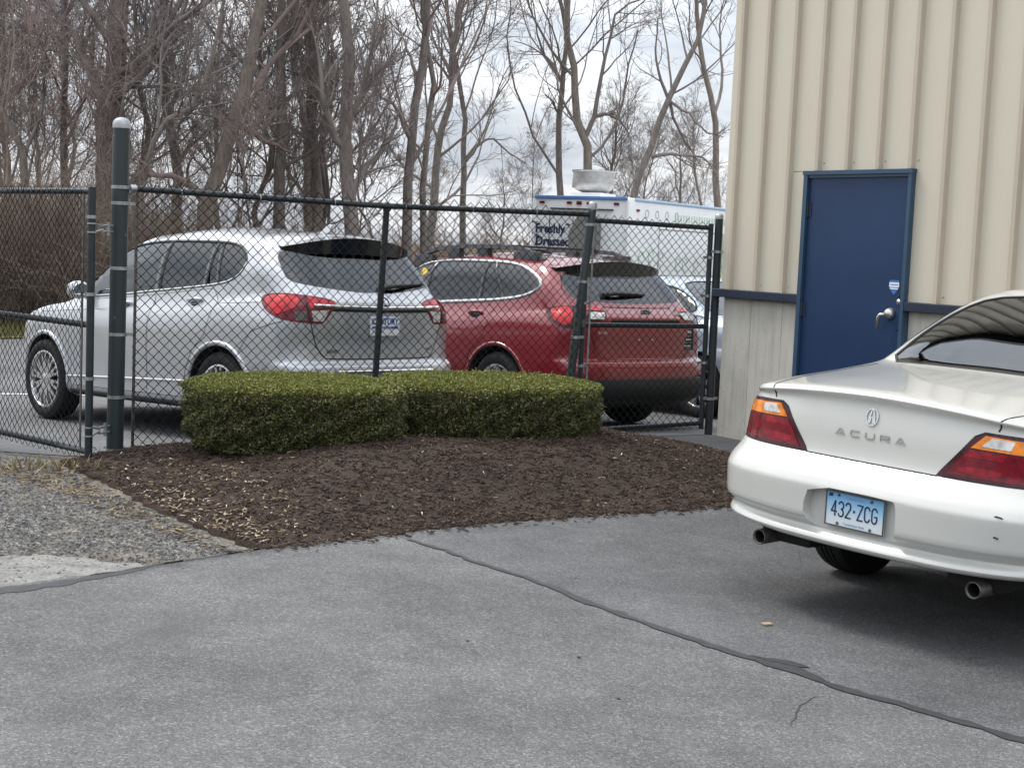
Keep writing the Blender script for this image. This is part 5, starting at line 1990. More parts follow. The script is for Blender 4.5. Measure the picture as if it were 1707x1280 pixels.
def build_mirror(root, p, s, mat, car, sc=1.0):
    mb = MB()
    M = Matrix.Translation(p) @ Matrix.Rotation(s * 0.12, 4, 'Z')
    bm = bmesh.new()
    bmesh.ops.create_uvsphere(bm, u_segments=16, v_segments=10, radius=1.0)
    for v in bm.verts:
        c = v.co
        v.co = Vector((c.x * 0.075 * sc * (1.15 if c.x > 0 else 0.5), c.y * 0.115 * sc, (math.copysign(abs(c.z) ** 0.8, c.z)) * 0.082 * sc))
    bm.verts.index_update()
    mb.add([M @ v.co for v in bm.verts], [tuple(v.index for v in f.verts) for f in bm.faces])
    bm.free()
    mb.tube([M @ Vector((0.02, -s * 0.07, -0.05)), M @ Vector((0.02, -s * 0.17, -0.075))], 0.022, 8)
    o = mb.build('wing_mirror', mat, root, True)
    g = MB()
    Mg = M @ Matrix.Translation((-0.036 * sc, 0, 0)) @ Matrix.Rotation(math.radians(-90), 4, 'Y')
    g.lathe([(0.0, 0.004), (0.055 * sc, 0.004), (0.06 * sc, 0.0)], 20, Mg @ Matrix.Diagonal((1.05, 1.5, 1, 1)))
    g.build('mirror_glass', 'chrome', o)
    return o


sedan = empty('white_sedan')
tag(sedan, 'white four-door sedan parked facing the blue door, seen from behind', 'car')
car_a = build_sedan(sedan, 'paint_white', 'glass_rear', lift=0.05)
# number plate
pl = MB().rbox((-2.4225, 0, .522), (.004, .305, .152), .0015).build('number_plate', 'plate_blue', sedan)
PM = frame_matrix((-2.4252, 0, .522), (0, -1, 0), (0, 0, 1))
fr = MB()
for (yy, zz, sy, sz) in ((0, .0735, .305, .005), (0, -.0735, .305, .005), (.150, 0, .005, .142), (-.150, 0, .005, .142)):
    fr.box((-2.4255, yy, .522 + zz), (.004, sy, sz))
fr.build('plate_rim', 'dark_steel', pl)


def condensed(ch):
    """plate characters as strokes on a 0..1 x 0..1.9 grid"""
    H = 1.9
    arc = lambda cx, cy, rx, ry, a0, a1, n=9: [(cx + rx * math.cos(math.radians(a0 + (a1 - a0) * i / (n - 1))), cy + ry * math.sin(math.radians(a0 + (a1 - a0) * i / (n - 1)))) for i in range(n)]
    G = {
        '4': [[(.72, 0), (.72, H), (0, .55), (1, .55)]],
        '3': [arc(.48, 1.42, .48, .48, 160, -80), arc(.48, .48, .5, .48, 85, -160)],
        '2': [arc(.48, 1.42, .48, .48, 165, -20) + [(.9, 1.15), (0, 0), (1, 0)]],
        '·': [[(.35, .90), (.65, .90)], [(.35, 1.02), (.65, 1.02)]],
        'Z': [[(0, H), (1, H), (0, 0), (1, 0)]],
        'C': [arc(.5, 1.4, .48, .5, 15, 180) + arc(.5, .5, .48, .5, 180, 345)],
        'G': [arc(.5, 1.4, .48, .5, 15, 180) + arc(.5, .5, .48, .5, 180, 360) + [(.98, .85), (.55, .85)]],
    }
    return G[ch]


gl = []
cx = -0.1195
for ch in '432·ZCG':
    w = .0265 if ch != '·' else .014
    for st in condensed(ch):
        gl.append([(cx + x * w, -.030 + y * (.064 / 1.9)) for x, y in st])
    cx += w + .0105
stroke_letters('plate_number', gl, PM, 'ink_navy', pl, .0062, .0012)
text_mesh('plate_text', 'Connecticut', .021, 'ink_pale_blue', PM @ Matrix.Translation((0, .056, .0006)), pl, .9, .0004)
text_mesh('plate_text', 'Constitution State', .0165, 'ink_pale_blue', PM @ Matrix.Translation((0, -.058, .0006)), pl, .9, .0004)
MB().prism([(-.137, .050), (-.117, .053), (-.115, .066), (-.135, .066)], .0, .001, PM).build('plate_map', 'ink_navy', pl)
for bx_, bz_ in ((-.085, .062), (.085, .060), (-.085, -.062), (.085, -.062)):
    MB().lathe([(0, .005), (.006, .004), (.007, 0)], 10, PM @ Matrix.Translation((bx_, bz_, 0))).build('plate_bolt', 'dark_steel', pl)
# badge and lettering
loc, nn = car_a.hit((-2.33, .012, .928), REAR)
EM = frame_matrix(loc + nn * .001, (0, -1, 0), Vector((nn.z, 0, -nn.x)) if nn.x < 0 else (0, 0, 1))
ell = [[(.0300 * math.cos(a), .0365 * math.sin(a)) for a in np.linspace(0, 2 * math.pi, 25)]]
legs = [[(-.0165, -.027), (-.0045, .031)], [(.0165, -.027), (.0045, .031)], [(-.0045, .031), (.0045, .031)], [(-.010, -.026), (-.004, .0)], [(.010, -.026), (.004, .0)]]
stroke_letters('badge', ell + legs, EM, 'chrome', sedan, .0052, .004)
gl = []
LG = {'A': [[(0, 0), (.42, 1), (.58, 1), (1, 0)], [(.30, .28), (.74, .28)]], 'C': [[(1, .92), (.86, 1), (.14, 1), (0, .8), (0, .2), (.14, 0), (.86, 0), (1, .08)]], 'U': [[(0, 1), (0, .2), (.14, 0), (.86, 0), (1, .2), (1, 1)]],
      'R': [[(0, 0), (0, 1), (.86, 1), (1, .85), (1, .6), (.86, .45), (0, .45)], [(.55, .45), (1, 0)]]}
loc, nn = car_a.hit((-2.33, .012, .846), REAR)
for i, ch in enumerate('ACURA'):
    gl = [[((i - 2) * .0775 - .022 + x * .044, (y - .5) * .0235) for x, y in st] for st in LG[ch]]
    stroke_letters('badge_letter', gl, frame_matrix(loc + nn * .001, (0, -1, 0), Vector((nn.z, 0, -nn.x))), 'brushed_steel', sedan, .0040, .003)
# scuffs on the right of the bumper
for zz, ln in ((.618, .05), (.535, .03)):
    loc, nn = car_a.hit((-2.4, -.655, zz), REAR)
    stroke_letters('scuff', [[(-ln / 2, -.002), (0, .006), (ln / 2, .003)]], frame_matrix(loc, (0, -1, 0), (0, 0, 1)), 'gap_dark', sedan, .006, .0015)
pose_car(sedan, *ACURA_POSE, (-1.28, 1.465))
sedan.matrix_basis = Matrix.Translation((0, 0, 0.05)) @ sedan.matrix_basis

# ================================================================== silver SUV
suv = empty('silver_suv')
tag(suv, 'silver SUV parked behind the fence, nearest the tall gate post', 'car')
car_b = Car('suv', BUICK_RINGS, suv)
B_AX = (-1.35, 1.40)
b_dlo = [(.90, .80, 1.128), (.60, .81, 1.138), (.098, .82, 1.162), (-.203, .814, 1.186), (-.775, .806, 1.222), (-1.196, .798, 1.254), (-1.386, .784, 1.286), (-1.505, .755, 1.35), (-1.538, .718, 1.43), (-1.462, .677, 1.52),
         (-1.318, .646, 1.578), (-1.053, .649, 1.600), (-.391, .639, 1.612), (.02, .609, 1.602), (.27, .605, 1.570), (.45, .63, 1.497), (.62, .67, 1.392), (.78, .72, 1.275)]
b_rg = [(-1.735, .690, 1.485), (-1.80, .60, 1.53), (-1.86, .30, 1.555), (-1.87, 0, 1.56), (-1.86, -.30, 1.555), (-1.80, -.60, 1.53), (-1.735, -.690, 1.485), (-1.88, -.722, 1.356), (-1.985, -.715, 1.285), (-2.08, -.60, 1.256),
        (-2.15, -.34, 1.224), (-2.176, -.11, 1.206), (-2.160, 0, 1.222), (-2.176, .05, 1.206), (-2.15, .35, 1.226), (-2.08, .60, 1.258), (-1.985, .715, 1.285), (-1.88, .722, 1.356)]
RGB_D = Vector((1, 0, -.25))
b_ws = [(1.18, .66, 1.12), (1.23, 0, 1.13), (1.18, -.66, 1.12), (.90, -.70, 1.29), (.62, -.62, 1.46), (.50, -.52, 1.54), (.44, 0, 1.565), (.50, .52, 1.54), (.62, .62, 1.46), (.90, .70, 1.29)]
cabin_b = [ring(-2.0, 1.0, .64, .62, .25, .25), ring(-2.03, 1.1, .70, 1.06, .25, .25), ring(-2.03, 1.12, .70, 1.16, .25, .25), ring(-1.95, .86, .66, 1.30, .25, .25), ring(-1.84, .58, .60, 1.46, .25, .25), ring(-1.76, .36, .54, 1.56, .25, .25), ring(-1.66, .25, .42, 1.615, .2, .2)]
wb = [(flat_outline(b_rg, RGB_D, 1), RGB_D, .16), (flat_outline(b_ws, (-1, 0, -.75), 1), (-1, 0, -.75), .2)]
for s in (1, -1):
    wb.append((flat_outline(side(b_dlo, s), (0, -s, 0), 1), (0, -s, 0), .20))
car_b.finish_body('paint_silver', [(B_AX[0], .365), (B_AX[1], .365)], .412, .56, cabin_b, wb)
car_b.patch('rear_window', b_rg, RGB_D, -.002, 'glass_privacy', suv, .05, 0, 1)
car_b.patch('windscreen', b_ws, (-1, 0, -.75), -.003, 'glass_clear', suv, .06, 0, 1)
for s in (1, -1):
    D = (0, -s, 0)
    dl = [tuple(p) for p in chaikin(side(b_dlo, s), 1)]
    car_b.patch('front_window', clip_x(dl, -.33, 3), D, -.004, 'glass_clear', suv, .05, 0)
    car_b.patch('rear_door_window', clip_x(dl, -1.03, -.41), D, -.004, 'glass_privacy', suv, .05, 0)
    car_b.patch('rear_door_window', clip_x(dl, -1.165, -1.075, -.22), D, -.004, 'glass_privacy', suv, .05, 0)
    car_b.patch('quarter_window', clip_x(dl, -3, -1.20, -.22), D, -.004, 'glass_privacy', suv, .05, 0)
    car_b.strip('pillar_trim', side([(-.365, .8, 1.20), (-.37, .64, 1.61)], s), D, .082, .001, 'gloss_black')
    car_b.strip('pillar_trim', side([(-1.045, .8, 1.245), (-1.060, .65, 1.60)], s), D, .050, .001, 'gloss_black')
    car_b.strip('pillar_trim', side([(-1.215, .8, 1.265), (-1.135, .65, 1.598)], s), D, .034, .001, 'gloss_black')
    car_b.strip('window_seal', side([tuple(p) for p in chaikin(b_dlo, 1)], s), D, .022, .003, 'black_plastic', closed=True)
    car_b.strip('window_trim', side([tuple(p) for p in chaikin(b_dlo[:9], 1, False)], s), D, .012, .006, 'chrome')
    # doors: raised skins with dark shut lines between them
    fd = [(-.355, .9, 1.155), (.098, .9, 1.130), (.62, .9, 1.106), (.86, .9, 1.095), (.93, .9, .80), (.90, .9, .345), (-.335, .9, .345)]
    rd = [(-.375, .9, 1.158), (-.775, .9, 1.190), (-1.18, .9, 1.218), (-1.27, .9, 1.12), (-1.17, .9, .86), (-1.0, .9, .72), (-.90, .9, .55), (-.86, .9, .345), (-.355, .9, .345)]
    for nm, od in (('front_door', fd), ('rear_door', rd)):
        dr = car_b.patch(nm, side(od, s), D, .0022, 'paint_silver', suv, .055, .004, 0)
        car_b.strip('shut_line', side(od, s), D, .009, .0008, 'gap_dark', dr, closed=True)
    handle(car_b, suv, -.96, 1.110, s, 'paint_silver')
    handle(car_b, suv, .06, 1.065, s, 'paint_silver')
    car_b.strip('sill_trim', side([(.98, .9, .418), (-.05, .9, .450), (-.90, .9, .474)], s), D, .020, .012, 'chrome', crown=.006)
    car_b.strip('shoulder_crease', side([(1.5, .9, .985), (.7, .9, 1.015), (.03, .87, 1.046), (-1.08, .84, 1.10), (-1.78, .82, 1.125)], s), D, .012, .0005, 'paint_silver', crown=.005)
    car_b.strip('sill_cladding', side([(.98, .9, .285), (-.92, .9, .285)], s), D, .05, .006, 'black_plastic', crown=.004)
arch_lip(car_b, B_AX[0], .365, .430, .040, 'paint_silver', .010, -16, 196, .008)
arch_lip(car_b, B_AX[1], .365, .430, .040, 'paint_silver', .010, -16, 196, .008)
both(lambda s: build_mirror(suv, (.70, s * .945, 1.185), s, 'paint_silver', car_b, .98))
for s in (1, -1):
    Dl = Vector((.72, -.69 * s, 0)).normalized()
    lo = side([(-1.797, .823, 1.148), (-1.823, .804, 1.187), (-1.985, .779, 1.198), (-2.118, .668, 1.184), (-2.195, .499, 1.161), (-2.233, .426, 1.130), (-2.238, .557, .979), (-2.228, .603, .968), (-2.168, .770, .980), (-2.074, .856, .999), (-1.945, .865, 1.044), (-1.861, .849, 1.095)], s)
    lamp = car_b.patch('tail_lamp', lo, Dl, .006, 'lens_deep', suv, .035, .010, 1)
    car_b.patch('red_lens', side([(-1.85, .83, 1.145), (-1.87, .81, 1.175), (-2.0, .775, 1.185), (-2.095, .69, 1.172), (-2.125, .72, 1.10), (-2.095, .80, 1.06), (-2.05, .86, 1.03), (-1.96, .86, 1.065)], s), Dl, .010, 'lens_red', lamp, .03, .004, 1)
    car_b.patch('red_lens', side([(-2.14, .65, 1.168), (-2.19, .515, 1.150), (-2.225, .44, 1.125), (-2.235, .52, 1.088), (-2.205, .67, 1.085)], s), Dl, .010, 'lens_red', lamp, .03, .004, 0)
    car_b.patch('clear_lens', side([(-2.150, .775, 1.058), (-2.195, .700, 1.064), (-2.205, .690, .992), (-2.165, .775, .994)], s), Dl, .010, 'lens_smoke', lamp, .03, .004, 0)
    car_b.patch('clear_lens', side([(-2.208, .660, 1.064), (-2.245, .515, 1.074), (-2.238, .575, .988), (-2.218, .648, .988)], s), Dl, .010, 'lens_clear', lamp, .03, .004, 0)
    car_b.strip('lamp_joint', side([(-2.126, .661, 1.184), (-2.196, .687, 1.083), (-2.213, .665, .968)], s), Dl, .008, .0095, 'gap_dark', lamp)
    car_b.strip('panel_gap', side([(-2.21, .665, .966), (-2.212, .640, .88), (-2.212, .614, .807), (-2.222, .57, .735), (-2.235, .53, .704), (-2.252, .30, .699), (-2.255, 0, .698)], s), REAR, .009, .001, 'gap_dark')
    car_b.strip('panel_gap', side([(-2.05, .80, .985), (-1.98, .87, .96), (-1.75, .88, .90), (-1.60, .9, .72)], s), Dl, .006, .001, 'gap_dark')
    car_b.patch('headlamp', side([(2.25, .50, .86), (2.05, .80, .88), (1.75, .90, .93), (1.70, .88, .985), (1.95, .80, .97), (2.15, .50, .93)], s), Vector((-.7, -.7 * s, -.1)), .005, 'lens_clear', suv, .05, .008, 1)
    car_b.patch('bumper_reflector', side([(-2.30, .55, .545), (-2.22, .75, .55), (-2.22, .75, .525), (-2.30, .55, .52)], s), REAR, .004, 'lens_deep', suv, .04, .005, 0)
car_b.patch('grille', [(2.3, .42, .84), (2.3, .34, .58), (2.3, -.34, .58), (2.3, -.42, .84)], FRONT, .008, 'black_plastic', suv, .05, .008, 1)
car_b.strip('chrome_bar', [(-2.20, .635, 1.106), (-2.253, .38, 1.098), (-2.264, .02, 1.092), (-2.253, -.38, 1.098), (-2.20, -.635, 1.106)], REAR, .026, .014, 'chrome', crown=.006)
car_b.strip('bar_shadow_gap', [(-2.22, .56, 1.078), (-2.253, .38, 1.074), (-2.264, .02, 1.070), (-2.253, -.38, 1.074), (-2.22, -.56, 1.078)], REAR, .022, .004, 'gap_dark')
car_b.patch('plate_panel', [(-2.25, .39, 1.056), (-2.25, -.42, 1.056), (-2.25, -.36, .95), (-2.24, -.31, .865), (-2.24, -.22, .842), (-2.24, .20, .842), (-2.24, .29, .865), (-2.25, .34, .95)], REAR, .004, 'paint_silver', suv, .05, .006, 1)
car_b.strip('skid_trim', [(-2.30, .50, .600), (-2.31, 0, .602), (-2.30, -.50, .600)], REAR, .036, .010, 'chrome', crown=.006)
car_b.strip('lower_bumper', [(-2.1, .80, .40), (-2.28, .55, .40), (-2.31, 0, .40), (-2.28, -.55, .40), (-2.1, -.80, .40)], REAR, .16, .006, 'black_plastic', crown=.004)
wing(suv, .650, lambda k: [(-1.66 + .04 * k, 1.668 - .085 * k), (-1.985 + .16 * k * k, 1.640 - .085 * k), (-1.965 + .16 * k * k, 1.512 - .020 * k), (-1.83 + .10 * k * k, 1.502 - .02 * k)], 'paint_silver')
wiper(car_b, suv, (-2.17, -.06, 1.235), (-2.04, -.60, 1.285), REAR)
# antenna fin
fin = MB()
fp = [(-1.50, 0), (-1.62, .0), (-1.625, .060), (-1.60, .072), (-1.56, .058), (-1.52, .022), (-1.44, .0)]
fin.add([(x, yy * (1 - .75 * (z / .07)), 1.690 + z) for yy in (-.024, .024) for x, z in fp], [tuple(range(7)), tuple(range(13, 6, -1))] + [(i, 7 + i, 7 + (i + 1) % 7, (i + 1) % 7) for i in range(7)])
fin.build('antenna_fin', 'paint_silver', suv)
# tri-shield badge: a ring with three slanted shields
loc, nn = car_b.hit((-2.26, 0.0, 1.110), REAR)
BM = frame_matrix(loc + nn * .016, (0, -1, 0), (0, 0, 1))
bd = stroke_letters('badge', [[(.058 * math.cos(a), .058 * math.sin(a)) for a in np.linspace(0, 2 * math.pi, 29)]], BM, 'chrome', suv, .010, .006)
for i, (dx, dz) in enumerate(((-.024, .016), (0, 0), (.024, -.016))):
    MB().prism([(dx - .018, dz + .02), (dx + .018, dz + .02), (dx + .018, dz - .008), (dx, dz - .024), (dx - .018, dz - .008)], .001 + i * .001, .004 + i * .001, BM).build('shield', ['ink_dark', 'plate_white', 'ink_dark'][i], bd)
# dealer plate
loc, nn = car_b.hit((-2.26, -.02, .955), REAR)
pb = MB().rbox((0, 0, 0), (.004, .305, .152), .0015).build('dealer_plate', 'plate_white', suv)
pb.location = (loc.x - .010, -.02, .955)
PB = frame_matrix((-.0026, 0, 0), (0, -1, 0), (0, 0, 1))
text_mesh('plate_text', 'CENTURY', .066, 'ink_blue', PB @ Matrix.Translation((0, .034, .0004)), pb, .93, .0004, .0022, .12)
MB().prism([(-.135, -.020), (.135, -.020), (.140, -.002), (-.130, -.002)], .0, .0008, PB).build('plate_band', 'ink_blue', pb)
text_mesh('plate_text', 'AUTO GROUP', .017, 'plate_white', PB @ Matrix.Translation((0, -.011, .001)), pb, 1.1, .0003)
text_mesh('badge_letters', 'ENVISION', .040, 'dark_steel', frame_matrix(car_b.hit((-2.24, .44, .758), REAR)[0] + Vector((-.003, 0, 0)), (.10, -1, 0), (0, 0, 1)), suv, 1.1, .0015)
text_mesh('badge_letters', 'AWD', .036, 'chrome', frame_matrix(car_b.hit((-2.23, -.505, .771), REAR)[0] + Vector((-.003, 0, 0)), (-.16, -1, 0), (0, 0, 1)), suv, 1.1, .0015)
make_seats(suv, [(.25, 'pair'), (-.75, 'bench')], .66, .50)
mb = MB()
mb.rbox((.85, 0, 1.0), (.35, 1.2, .22), .06)
mb.lathe([(.165, 0), (.182, .012), (.182, -.012), (.165, 0)], 24, Matrix.Translation((.55, .36, 1.08)) @ Matrix.Rotation(math.radians(70), 4, 'Y'))
mb.build('dashboard', 'cabin_dark', suv, auto=40)
for ax in B_AX:
    for s in (1, -1):
        make_wheel(suv, (ax, s * .790, .365), .365, .235, .262, s, 10, 'split')
mb = MB()
mb.rbox((0, 0, .30), (3.6, 1.3, .12), .04)
mb.build('floor_pan', 'underbody', suv)
pose_car(suv, *BUICK_POSE, B_AX)

# ================================================================== red wagon
wag = empty('red_wagon')
tag(wag, 'dark red wagon with grey roof rails parked behind the walk gate', 'car')
car_o = Car('wagon', OUTBACK_RINGS, wag)
O_AX = (-1.31, 1.435)
o_dlo = [(.80, .80, 1.10), (.40, .81, 1.115), (-.1, .815, 1.135), (-.488, .816, 1.155), (-.883, .813, 1.172), (-1.212, .811, 1.188), (-1.483, .797, 1.213), (-1.665, .769, 1.256), (-1.755, .749, 1.305), (-1.765, .727, 1.352), (-1.676, .701, 1.41),
         (-1.487, .648, 1.488), (-1.281, .611, 1.530), (-.975, .629, 1.548), (-.408, .589, 1.560), (0.0, .6, 1.545), (.20, .6, 1.505), (.42, .65, 1.405), (.62, .72, 1.27)]
o_rg = [(-1.80, .64, 1.435), (-1.85, .35, 1.475), (-1.86, 0, 1.48), (-1.85, -.35, 1.475), (-1.80, -.64, 1.435), (-1.95, -.690, 1.325), (-2.075, -.680, 1.213), (-2.15, -.47, 1.188), (-2.188, -.12, 1.180), (-2.188, .12, 1.180), (-2.15, .47, 1.188), (-2.085, .665, 1.211), (-1.97, .690, 1.301)]
RGO_D = Vector((1, 0, -.25))
o_ws = [(1.12, .66, 1.08), (1.17, 0, 1.08), (1.12, -.66, 1.08), (.82, -.68, 1.25), (.55, -.60, 1.39), (.42, -.52, 1.47), (.36, 0, 1.49), (.42, .52, 1.47), (.55, .60, 1.39), (.82, .68, 1.25)]
cabin_o = [ring(-2.0, .95, .64, .60, .25, .25), ring(-2.05, 1.05, .70, 1.02, .25, .25), ring(-2.04, 1.07, .70, 1.10, .25, .25), ring(-1.97, .80, .66, 1.24, .25, .25), ring(-1.86, .50, .61, 1.39, .25, .25), ring(-1.77, .30, .55, 1.475, .25, .25), ring(-1.66, .2, .42, 1.52, .2, .2)]
wo = [(flat_outline(o_rg, RGO_D, 1), RGO_D, .16), (flat_outline(o_ws, (-1, 0, -.75), 1), (-1, 0, -.75), .2)]
for s in (1, -1):
    wo.append((flat_outline(side(o_dlo, s), (0, -s, 0), 1), (0, -s, 0), .20))
car_o.finish_body('paint_red', [(O_AX[0], .36), (O_AX[1], .36)], .412, .56, cabin_o, wo)
car_o.patch('rear_window', o_rg, RGO_D, -.002, 'glass_privacy', wag, .05, 0, 1)
car_o.patch('windscreen', o_ws, (-1, 0, -.75), -.003, 'glass_clear', wag, .06, 0, 1)
for s in (1, -1):
    D = (0, -s, 0)
    dl = [tuple(p) for p in chaikin(side(o_dlo, s), 1)]
    car_o.patch('front_window', clip_x(dl, -.02, 3), D, -.004, 'glass_clear', wag, .05, 0)
    car_o.patch('rear_door_window', clip_x(dl, -.91, -.10), D, -.004, 'glass_privacy', wag, .05, 0)
    car_o.patch('rear_door_window', clip_x(clip_x(dl, -1.11, 9, -.72), -9, -.945), D, -.004, 'glass_privacy', wag, .05, 0)
    car_o.patch('quarter_window', clip_x(dl, -9, -1.145, -.72), D, -.004, 'glass_privacy', wag, .05, 0)
    car_o.strip('pillar_trim', side([(-.06, .8, 1.13), (-.06, .6, 1.545)], s), D, .085, .001, 'gloss_black')
    car_o.strip('pillar_trim', side([(-.930, .8, 1.165), (-.930, .63, 1.550)], s), D, .046, .001, 'gloss_black')
    car_o.strip('pillar_trim', side([(-1.29, .8, 1.186), (-1.025, .63, 1.547)], s), D, .034, .001, 'gloss_black')
    car_o.strip('window_trim', side([tuple(p) for p in chaikin(o_dlo, 1)], s), D, .034, .005, 'alloy', closed=True, crown=.004)
    fd = [(-.04, .9, 1.115), (.40, .9, 1.085), (.80, .9, 1.06), (.88, .9, .78), (.86, .9, .37), (-.02, .9, .37)]
    rd = [(-.08, .9, 1.118), (-.55, .9, 1.135), (-1.05, .9, 1.155), (-1.20, .9, 1.10), (-1.12, .9, .86), (-.95, .9, .72), (-.86, .9, .55), (-.82, .9, .37), (-.06, .9, .37)]
    for nm, od in (('front_door', fd), ('rear_door', rd)):
        dr = car_o.patch(nm, side(od, s), D, .0022, 'paint_red', wag, .055, .004, 0)
        car_o.strip('shut_line', side(od, s), D, .009, .0008, 'gap_dark', dr, closed=True)
    handle(car_o, wag, -.955, 1.048, s, 'paint_red')
    handle(car_o, wag, -.0 + .12, 1.020, s, 'paint_red')
    car_o.strip('sill_cladding', side([(1.0, .9, .36), (0, .9, .36), (-.88, .9, .36)], s), D, .13, .012, 'black_plastic', crown=.006)
    car_o.strip('rear_cladding', side([(-1.74, .9, .43), (-1.98, .89, .44), (-2.2, .85, .44), (-2.34, .70, .44)], s), Vector((.5, -.85 * s, 0)), .20, .010, 'black_plastic', crown=.006)
    # roof rail: foot, bar, foot
    path = [(.42, .545, 1.555), (.27, .555, 1.620), (.02, .565, 1.668), (-.45, .575, 1.690), (-.95, .575, 1.682), (-1.30, .570, 1.655), (-1.48, .560, 1.595), (-1.55, .55, 1.55)]
    mb = MB()
    V, F = [], []
    for x, y, z in path:
        for dy, dz in ((-.030, -.018), (.030, -.018), (.024, .018), (-.024, .018)):
            V.append((x, s * (y + dy), z + dz))
    for i in range(len(path) - 1):
        for q in range(4):
            F.append((i * 4 + q, i * 4 + (q + 1) % 4, i * 4 + 4 + (q + 1) % 4, i * 4 + 4 + q))
    F += [(3, 2, 1, 0), tuple(len(path) * 4 - 4 + q for q in range(4))]
    mb.add(V, F)
    for fx0, fx1, ztop in ((.40, .10, 1.60), (-.16, -.34, 1.685), (-.62, -.78, 1.685), (-1.16, -1.50, 1.62)):
        zb = car_o.hit(((fx0 + fx1) / 2, s * .565, 1.5), TOP)[0].z
        mb.rbox(((fx0 + fx1) / 2, s * .565, (zb + ztop) / 2 - .01), (abs(fx1 - fx0), .066, ztop - zb + .04), .012)
    mb.build('roof_rail', 'grey_plastic', wag, auto=40)
for x0 in (-.28, -1.02):
    mb = MB()
    mb.rbox((x0, 0, 1.690), (.055, 1.10, .022), .009)
    mb.build('cross_bar', 'grey_plastic', wag, auto=50)
arch_lip(car_o, O_AX[0], .36, .432, .034, 'paint_red', .006, -16, 196, .005)
arch_lip(car_o, O_AX[1], .36, .440, .050, 'black_plastic', .008, -16, 196, .005)
both(lambda s: build_mirror(wag, (.70, s * .955, 1.13), s, 'paint_red', car_o, 1.1))
for s in (1, -1):
    Dl = Vector((.75, -.66 * s, 0)).normalized()
    lo = side([(-1.871, .814, 1.118), (-1.999, .794, 1.150), (-2.140, .652, 1.156), (-2.208, .442, 1.143), (-2.268, .439, 1.100), (-2.316, .482, 1.036), (-2.284, .644, 1.028), (-2.249, .745, .982), (-2.203, .814, .957), (-2.110, .864, .977), (-1.990, .859, 1.031)], s)
    lamp = car_o.patch('tail_lamp', lo, Dl, .006, 'lens_maroon', wag, .035, .010, 1)
    car_o.patch('red_lens', side([(-1.95, .81, 1.118), (-2.02, .785, 1.14), (-2.10, .70, 1.145), (-2.19, .76, 1.04), (-2.19, .80, .985), (-2.13, .845, .995), (-2.02, .85, 1.05)], s), Dl, .011, 'lens_red', lamp, .03, .005, 1)
    car_o.patch('red_lens', side([(-2.12, .68, 1.150), (-2.20, .46, 1.138), (-2.235, .45, 1.110), (-2.20, .64, 1.115)], s), Dl, .011, 'lens_red', lamp, .03, .004, 0)
    car_o.patch('clear_lens', side([(-2.225, .60, 1.100), (-2.262, .455, 1.095), (-2.305, .495, 1.042), (-2.27, .64, 1.040)], s), Dl, .011, 'lens_clear', lamp, .03, .004, 0)
    car_o.strip('lamp_joint', side([(-2.12, .701, 1.153), (-2.213, .777, 1.039), (-2.224, .788, .965)], s), Dl, .012, .0105, 'gap_dark', lamp)
    car_o.strip('panel_gap', side([(-1.745, .56, 1.511), (-1.88, .640, 1.389), (-1.97, .705, 1.295), (-2.055, .700, 1.21), (-2.10, .70, 1.155)], s), Vector((.8, -.6 * s, -.2)), .007, .001, 'gap_dark')
    car_o.strip('panel_gap', side([(-2.28, .655, 1.025), (-2.289, .646, .951), (-2.292, .585, .785), (-2.307, .516, .702), (-2.330, .30, .690), (-2.337, 0, .688)], s), REAR, .009, .001, 'gap_dark')
    car_o.patch('headlamp', side([(2.28, .50, .80), (2.08, .78, .82), (1.80, .89, .86), (1.76, .87, .93), (2.0, .78, .92), (2.2, .50, .87)], s), Vector((-.7, -.7 * s, -.1)), .005, 'lens_clear', wag, .05, .008, 1)
car_o.patch('grille', [(2.3, .36, .80), (2.3, .30, .58), (2.3, -.30, .58), (2.3, -.36, .80)], FRONT, .008, 'black_plastic', wag, .05, .008, 1)
car_o.strip('bumper_edge', [(-2.30, .56, .694), (-2.34, .3, .690), (-2.374, 0, .686), (-2.34, -.3, .690), (-2.30, -.56, .694)], REAR, .010, .003, 'paint_red', crown=.005)
car_o.strip('lower_bumper', [(-2.24, .80, .425), (-2.36, .55, .425), (-2.40, 0, .42), (-2.36, -.55, .425), (-2.24, -.80, .425)], REAR, .21, .010, 'black_plastic', crown=.006)
car_o.strip('lower_bumper', [(-2.10, .80, .315), (-2.26, .55, .31), (-2.32, 0, .31), (-2.26, -.55, .31), (-2.10, -.80, .315)], REAR, .14, .008, 'black_plastic', crown=.004)
car_o.strip('handle_recess', [(-2.31, .43, 1.030), (-2.325, 0, 1.028), (-2.31, -.43, 1.030)], REAR, .028, .002, 'gap_dark')
car_o.strip('tailgate_edge', [(-2.24, .42, 1.150), (-2.25, 0, 1.146), (-2.24, -.42, 1.150)], REAR, .014, .003, 'paint_red', crown=.004)
wing(wag, .655, lambda k: [(-1.60 + .04 * k, 1.592 - .080 * k), (-1.975 + .15 * k * k, 1.560 - .072 * k), (-1.955 + .15 * k * k, 1.435 - .015 * k), (-1.84 + .10 * k * k, 1.43 - .015 * k)], 'paint_red')
wiper(car_o, wag, (-2.13, .36, 1.245), (-2.11, -.16, 1.255), REAR)
loc, nn = car_o.hit((-2.26, -.02, 1.098), REAR)
OM = frame_matrix(loc + nn * .002, (0, -1, 0), (0, 0, 1))
bd = stroke_letters('badge', [[(.060 * math.cos(a), .034 * math.sin(a)) for a in np.linspace(0, 2 * math.pi, 29)]], OM, 'chrome', wag, .009, .007)
MB().prism([(.056 * math.cos(a), .031 * math.sin(a)) for a in np.linspace(0, 2 * math.pi, 24, endpoint=False)], 0, .003, OM).build('badge_field', 'ink_navy', bd)
